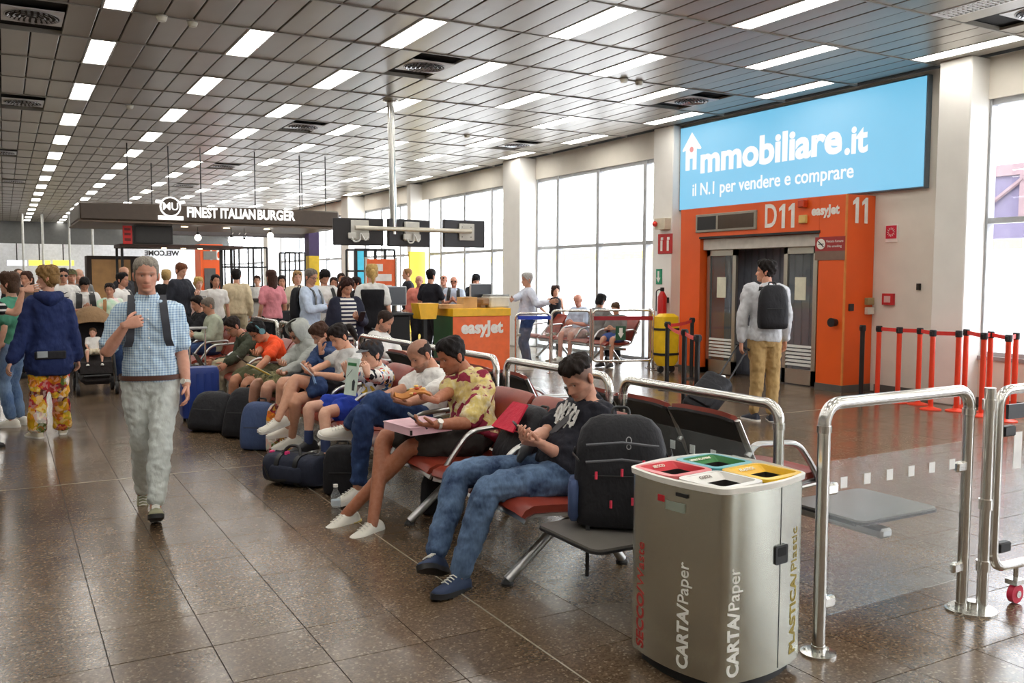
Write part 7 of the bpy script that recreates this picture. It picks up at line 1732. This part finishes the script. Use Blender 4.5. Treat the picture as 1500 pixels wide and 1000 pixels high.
# stroller with a baby
sp_ = V(1.05, 13.5, 0); t = root('stroller', 'black stroller with tan hood holding a baby', 'stroller', (1.05, 13.5, 0)); TAN = C_('tan_canvas', 138, 110, 80); ORC = C_('rust_canvas', 176, 120, 56)
X_ = 1.06
for sx in (-.24, .24):
    for y, r in ((13.25, .085), (13.85, .12)):
        w = MB().tube([(X_+sx-.02, y, r), (X_+sx+.02, y, r)], r, 18).build('wheel', BSOL, t); MB().tube([(X_+sx-.026, y, r), (X_+sx+.026, y, r)], r*.4, 12).build('hub', mat('hub_grey', s2l(120, 120, 120), .4), w)
    MB().tube(bend([(X_+sx, 13.25, .09), (X_+sx, 13.5, .5), (X_+sx, 14.2, 1.05)], .1), .016, 8).build('frame_tube', BLK, t); MB().tube([(X_+sx, 13.85, .12), (X_+sx, 13.5, .5)], .014, 8).build('rear_strut', BLK, t)
MB().tube([(X_-.24, 14.2, 1.05), (X_+.24, 14.2, 1.05)], .018, 8).build('push_handle', BLK, t)
MB().sheet([[(X_+x, y, z) for x in (-.2, -.1, 0, .1, .2)] for y, z in ((13.3, .28), (13.36, .42), (13.6, .44), (13.75, .6), (13.86, .85), (13.9, 1.0))], .04).build('seat', C_('stroller_black', 40, 36, 36), t, 60)
MB().sheet([[(X_+.27*math.cos(b), 13.92-.34*math.sin(a)*1.0*(.4+.6*math.sin(b)), .78+.30*math.cos(a)*math.sin(b)+.1) for b in np.linspace(.05, PI-.05, 11)] for a in np.linspace(-.6, 1.25, 8)], .015).build('hood', TAN, t, 60)
MB().box((X_, 14.12, .98), (.42, .25, .14), 0, .06).build('bag_on_handle', ORC, t); MB().box((X_, 13.5, .2), (.4, .5, .12), 0, .05).build('basket', C_('stroller_black'), t); MB().box((X_, 13.28, .26), (.34, .1, .03), 0, .01).build('footrest', BLK, t)
fwb = V(-.05, -1, 0).normalized(); pl = V(X_, 13.62, .56); J = dict(pel=pl, c7=pl+V(0, .07, .2), fwd=fwb, look=fwb+V(-.2, 0, -.1), bz=.46)
for q, sg in (('L', 1), ('R', -1)): l_ = upv.cross(fwb); J['wr'+q] = pl+fwb*.13+l_*sg*.08+V(0, 0, .06); J['kn'+q] = pl+fwb*.2+l_*sg*.09+V(0, 0, .02); J['an'+q] = pl+fwb*.24+l_*sg*.09-V(0, 0, .14)
person('baby in white top and pale shorts sitting in the stroller', J, H=.74, skin=(222, 170, 146), hair=('short', (110, 80, 56), .006), top=(WTEE, .8, .008), bottom=(C_('cream_blouse'), .8, .012), shoes=SHW, vox=.012, hi=False, group='seated travellers', headk=1.25, wr=.008, toe=(fwb+V(0, 0, .2),)*2)
# ================================================================ bags and small things
LTG = mat('zip_grey', s2l(96, 98, 104), .5); PKT = mat('pink_tag', s2l(236, 60, 130), .5); RDT = mat('red_pull', s2l(214, 44, 74), .5)
tb = backpack('backpack', 'large black and navy backpack standing on the grey end table', (2.58, 3.47, .398), V(.80, -.60, 0), V(.05, .1, 1), .46, .54, .27, NYB, NVN, taper=.8)
c0 = V(2.58, 3.47, .398); ex = V(.8, -.6, 0); ez = ex.cross(upv).normalized()
for f, x in ((.30, -.05), (.58, .0), (.66, .10), (.42, .13), (.33, .05), (.55, -.12)): q = c0+upv*.54*f+ez*.16+ex*x; MB().tube([q, q+V(.0, 0, -.035)+ez*.006], .007, 6).build('zip_pull', RDT, tb)
for x in (-.16, .12):
    q = c0+ex*x+ez*.1; MB().sheet([[q+ex*o-upv*z+ez*.02*math.sin(z*9) for o in (-.009, .009)] for z in (-.03, .03, .1, .17, .22)], .003).build('hanging_strap', BLK, tb)
for f, dz in ((.80, .03), (.66, .0)):
    MB().tube([c0+upv*(.54*f-.05*abs(x)*2)+ez*(.158-.2*x*x-dz)+ex*x for x in np.linspace(-.17, .17, 9)], .006, 6).build('seam_zip', LTG, tb)
for x in (-.235, .235):
    MB().loft([ell(c0+ex*x*.98+upv*z+ez*.01, ex*.03*k, ez*.09*k, 14, 3) for z, k in ((.03, .6), (.06, 1), (.2, 1), (.23, .8))]).build('side_pocket', NVN, tb, 60)
    MB().tube([c0+ex*x*1.0+upv*.36-ez*.1, c0+ex*x*1.02+upv*.35, c0+ex*x*.86+upv*.34+ez*.13], .009, 6, flat=.4).build('compression_strap', BLK, tb)
LGM = mat('logo_grey', s2l(170, 170, 172), .5); q = c0+upv*.44+ez*.115+ex*.03; MB().tube([q+ex*.012*math.cos(a)+upv*.017*math.sin(a)*1.0 for a in np.linspace(0, 2*PI, 13)[:-1]], .0025, 5, closed=True).build('logo', LGM, tb); MB().tube([q-upv*.03+ex*.01*math.cos(a)+upv*.012*math.sin(a) for a in np.linspace(0, 2*PI, 13)[:-1]], .0025, 5, closed=True).build('logo', LGM, tb)
rb = backpack('backpack', 'black backpack with raspberry red panel on the empty seat', (2.66, 4.68, .47), V(.05, -1, 0), V(.45, 0, .9), .36, .38, .22, NYB, REDN, acc=RDT, taper=.8)
c0 = V(2.62, 4.68, .47); ey = V(.45, 0, .9).normalized(); ez = V(.05, -1, 0).cross(ey).normalized()
MB().sheet([[c0+ey*(.18+.19*f)+V(0, 1, 0)*(x*.13*(1-.35*f))+ez*(.135-.05*f) for x in (-1, -.3, .3, 1)] for f in (0, .3, .6, .85, 1)], .012).build('red_panel', REDN, rb, 60)
# duffel
def duffel(lab, c, ex, w, h, d, m, tags=True, grp='bags'):
    c = Vector(c); ex = Vector(ex).normalized(); ez = ex.cross(upv); t = root('duffel_bag', lab, 'bag', tuple(c), grp)
    b = MB(); b.loft([ell(c+ex*w*f+upv*(h/2), ez*d/2*k, upv*h/2*k, 20, 3) for f, k in ((-.5, .8), (-.48, .93), (-.3, 1), (0, 1.02), (.3, 1), (.48, .93), (.5, .8))]); b.build('body', m, t, 60)
    MB().tube([c+ex*w*f+upv*h*1.0+ez*.0 for f in (-.42, 0, .42)], .006, 6).build('zip', BLK, t)
    for x in (-.18, .18): MB().loft([ell(c+ex*w*x+upv*h/2+ex*o, ez*(d/2+.012), upv*(h/2+.008), 20, 3) for o in (-.02, .02)]).build('webbing', BLK, t)
    MB().tube(bend([c+ex*w*-.18+upv*h*.98+ez*d*.25, c+ex*w*-.1+upv*h*1.25+ez*d*.1, c+ex*w*.1+upv*h*1.25+ez*d*.1, c+ex*w*.18+upv*h*.98+ez*d*.25], .06), .012, 8).build('handle', BLK, t)
    MB().loft([ell(c+ez*d*.5+ex*x*w+upv*h*.42, ez*.02*k, upv*h*.25*k, 12, 3) for x, k in ((-.3, .7), (-.27, 1), (.27, 1), (.3, .7))]).build('side_pocket', m, t, 60)
    MB().tube(bend([c+ex*w*.45+upv*h*.8+ez*d*.4, c+ex*w*.1+upv*h*.25+ez*(d*.56), c-ex*w*.3+upv*h*.15+ez*(d*.56), c-ex*w*.45+upv*h*.6+ez*d*.45], .1), .012, 6, flat=.4).build('shoulder_strap', BLK, t)
    if tags:
        for x, z, o in ((-.45, .95, .1), (-.1, 1.0, .2), (-.5, .55, .3)): q = c+ex*w*x+upv*h*z+ez*d*o; MB().box(tuple(q), (.04, .03, .035), .4, .006).build('pink_tag', PKT, t)
    return t
ND = C_('ink_nylon', 44, 48, 62)
duffel('dark duffel bag with pink tags on the floor in front of the boy', (1.93, 6.78, .005), V(.55, -.83, 0), .5, .24, .26, ND)
backpack('backpack', 'black backpack on the floor beside the duffel bag', (2.14, 6.33, .003), V(.85, -.5, 0), upv, .28, .36, .16, NYB)
backpack('backpack', 'black rucksack under the seat behind the white trainers', (2.55, 5.45, .003), V(.8, -.6, 0), upv, .3, .3, .2, NYB)
backpack('backpack', 'large black backpack lying on the floor near the suitcase', (1.80, 9.55, .003), V(.7, -.7, 0), V(.25, .2, .9), .46, .42, .28, NYB)
backpack('backpack', 'tall black rucksack leaning by the hooded person', (2.0, 9.05, .003), V(.75, -.65, 0), V(.2, .1, .95), .36, .5, .24, NYB)
backpack('backpack', 'navy backpack on the floor in front of the woman in denim', (2.02, 8.35, .003), V(.8, -.6, 0), V(.05, .05, 1), .34, .44, .22, NVN)
FLB = pat('bright_bag_print', f_floral)
backpack('tote_bag', 'colourful patterned bag between the navy backpack and the bare legs', (2.12, 8.0, .003), V(.8, -.6, 0), upv, .24, .46, .12, FLB, BLKT and NYB, pocket=False)
# blue suitcase
c0 = V(1.86, 10.35, 0); t = root('suitcase', 'blue hard suitcase with raised silver handle behind the walking man', 'suitcase', tuple(c0), 'bags'); BLS = mat('blue_shell', s2l(36, 62, 140), .4)
b = MB(); b.loft([[(c0.x+x, c0.y+y, z) for x, y in rrect(.4*k, .26*k, .05)] for z, k in ((.05, .92), (.08, 1), (.56, 1), (.6, .92))]); sh_ = b.build('shell', BLS, t, 50)
for x in (-.12, -.04, .04, .12): MB().bb(c0.x+x-.012, c0.x+x+.012, c0.y-.137, c0.y-.128, .1, .54).build('rib', BLS, sh_)
for sx in (-.15, .15):
    for sy_ in (-.09, .09): MB().tube([(c0.x+sx-.012, c0.y+sy_, .026), (c0.x+sx+.012, c0.y+sy_, .026)], .026, 12).build('wheel', BSOL, t)
    MB().tube([(c0.x+sx*.55, c0.y+.06, .59), (c0.x+sx*.55, c0.y+.06, 1.02)], .01, 8).build('handle_tube', SS, t)
MB().box((c0.x, c0.y+.06, 1.03), (.22, .03, .03), 0, .01).build('handle_grip', mat('grip_grey', s2l(180, 180, 178), .4), t)
# bottle
q = at(492, 752, Z=0); t = root('water_bottle', 'small clear plastic bottle behind the cream trainers', 'bottle', (q.x, q.y, 0))
MB().lathe([(.028, 0), (.032, .01), (.032, .06), (.029, .075), (.032, .09), (.032, .13), (.014, .165), (.013, .185)], (q.x, q.y, 0), 18).build('body', glass('clear_plastic', (.86, .9, .92), .12), t); MB().cyl((q.x, q.y, .183), .016, .018, 14).build('cap', WT, t); MB().lathe([(.0325, .06), (.0325, .095)], (q.x, q.y, 0), 18).build('label_band', mat('bottle_label', s2l(190, 200, 206), .5), t)
finish_people()
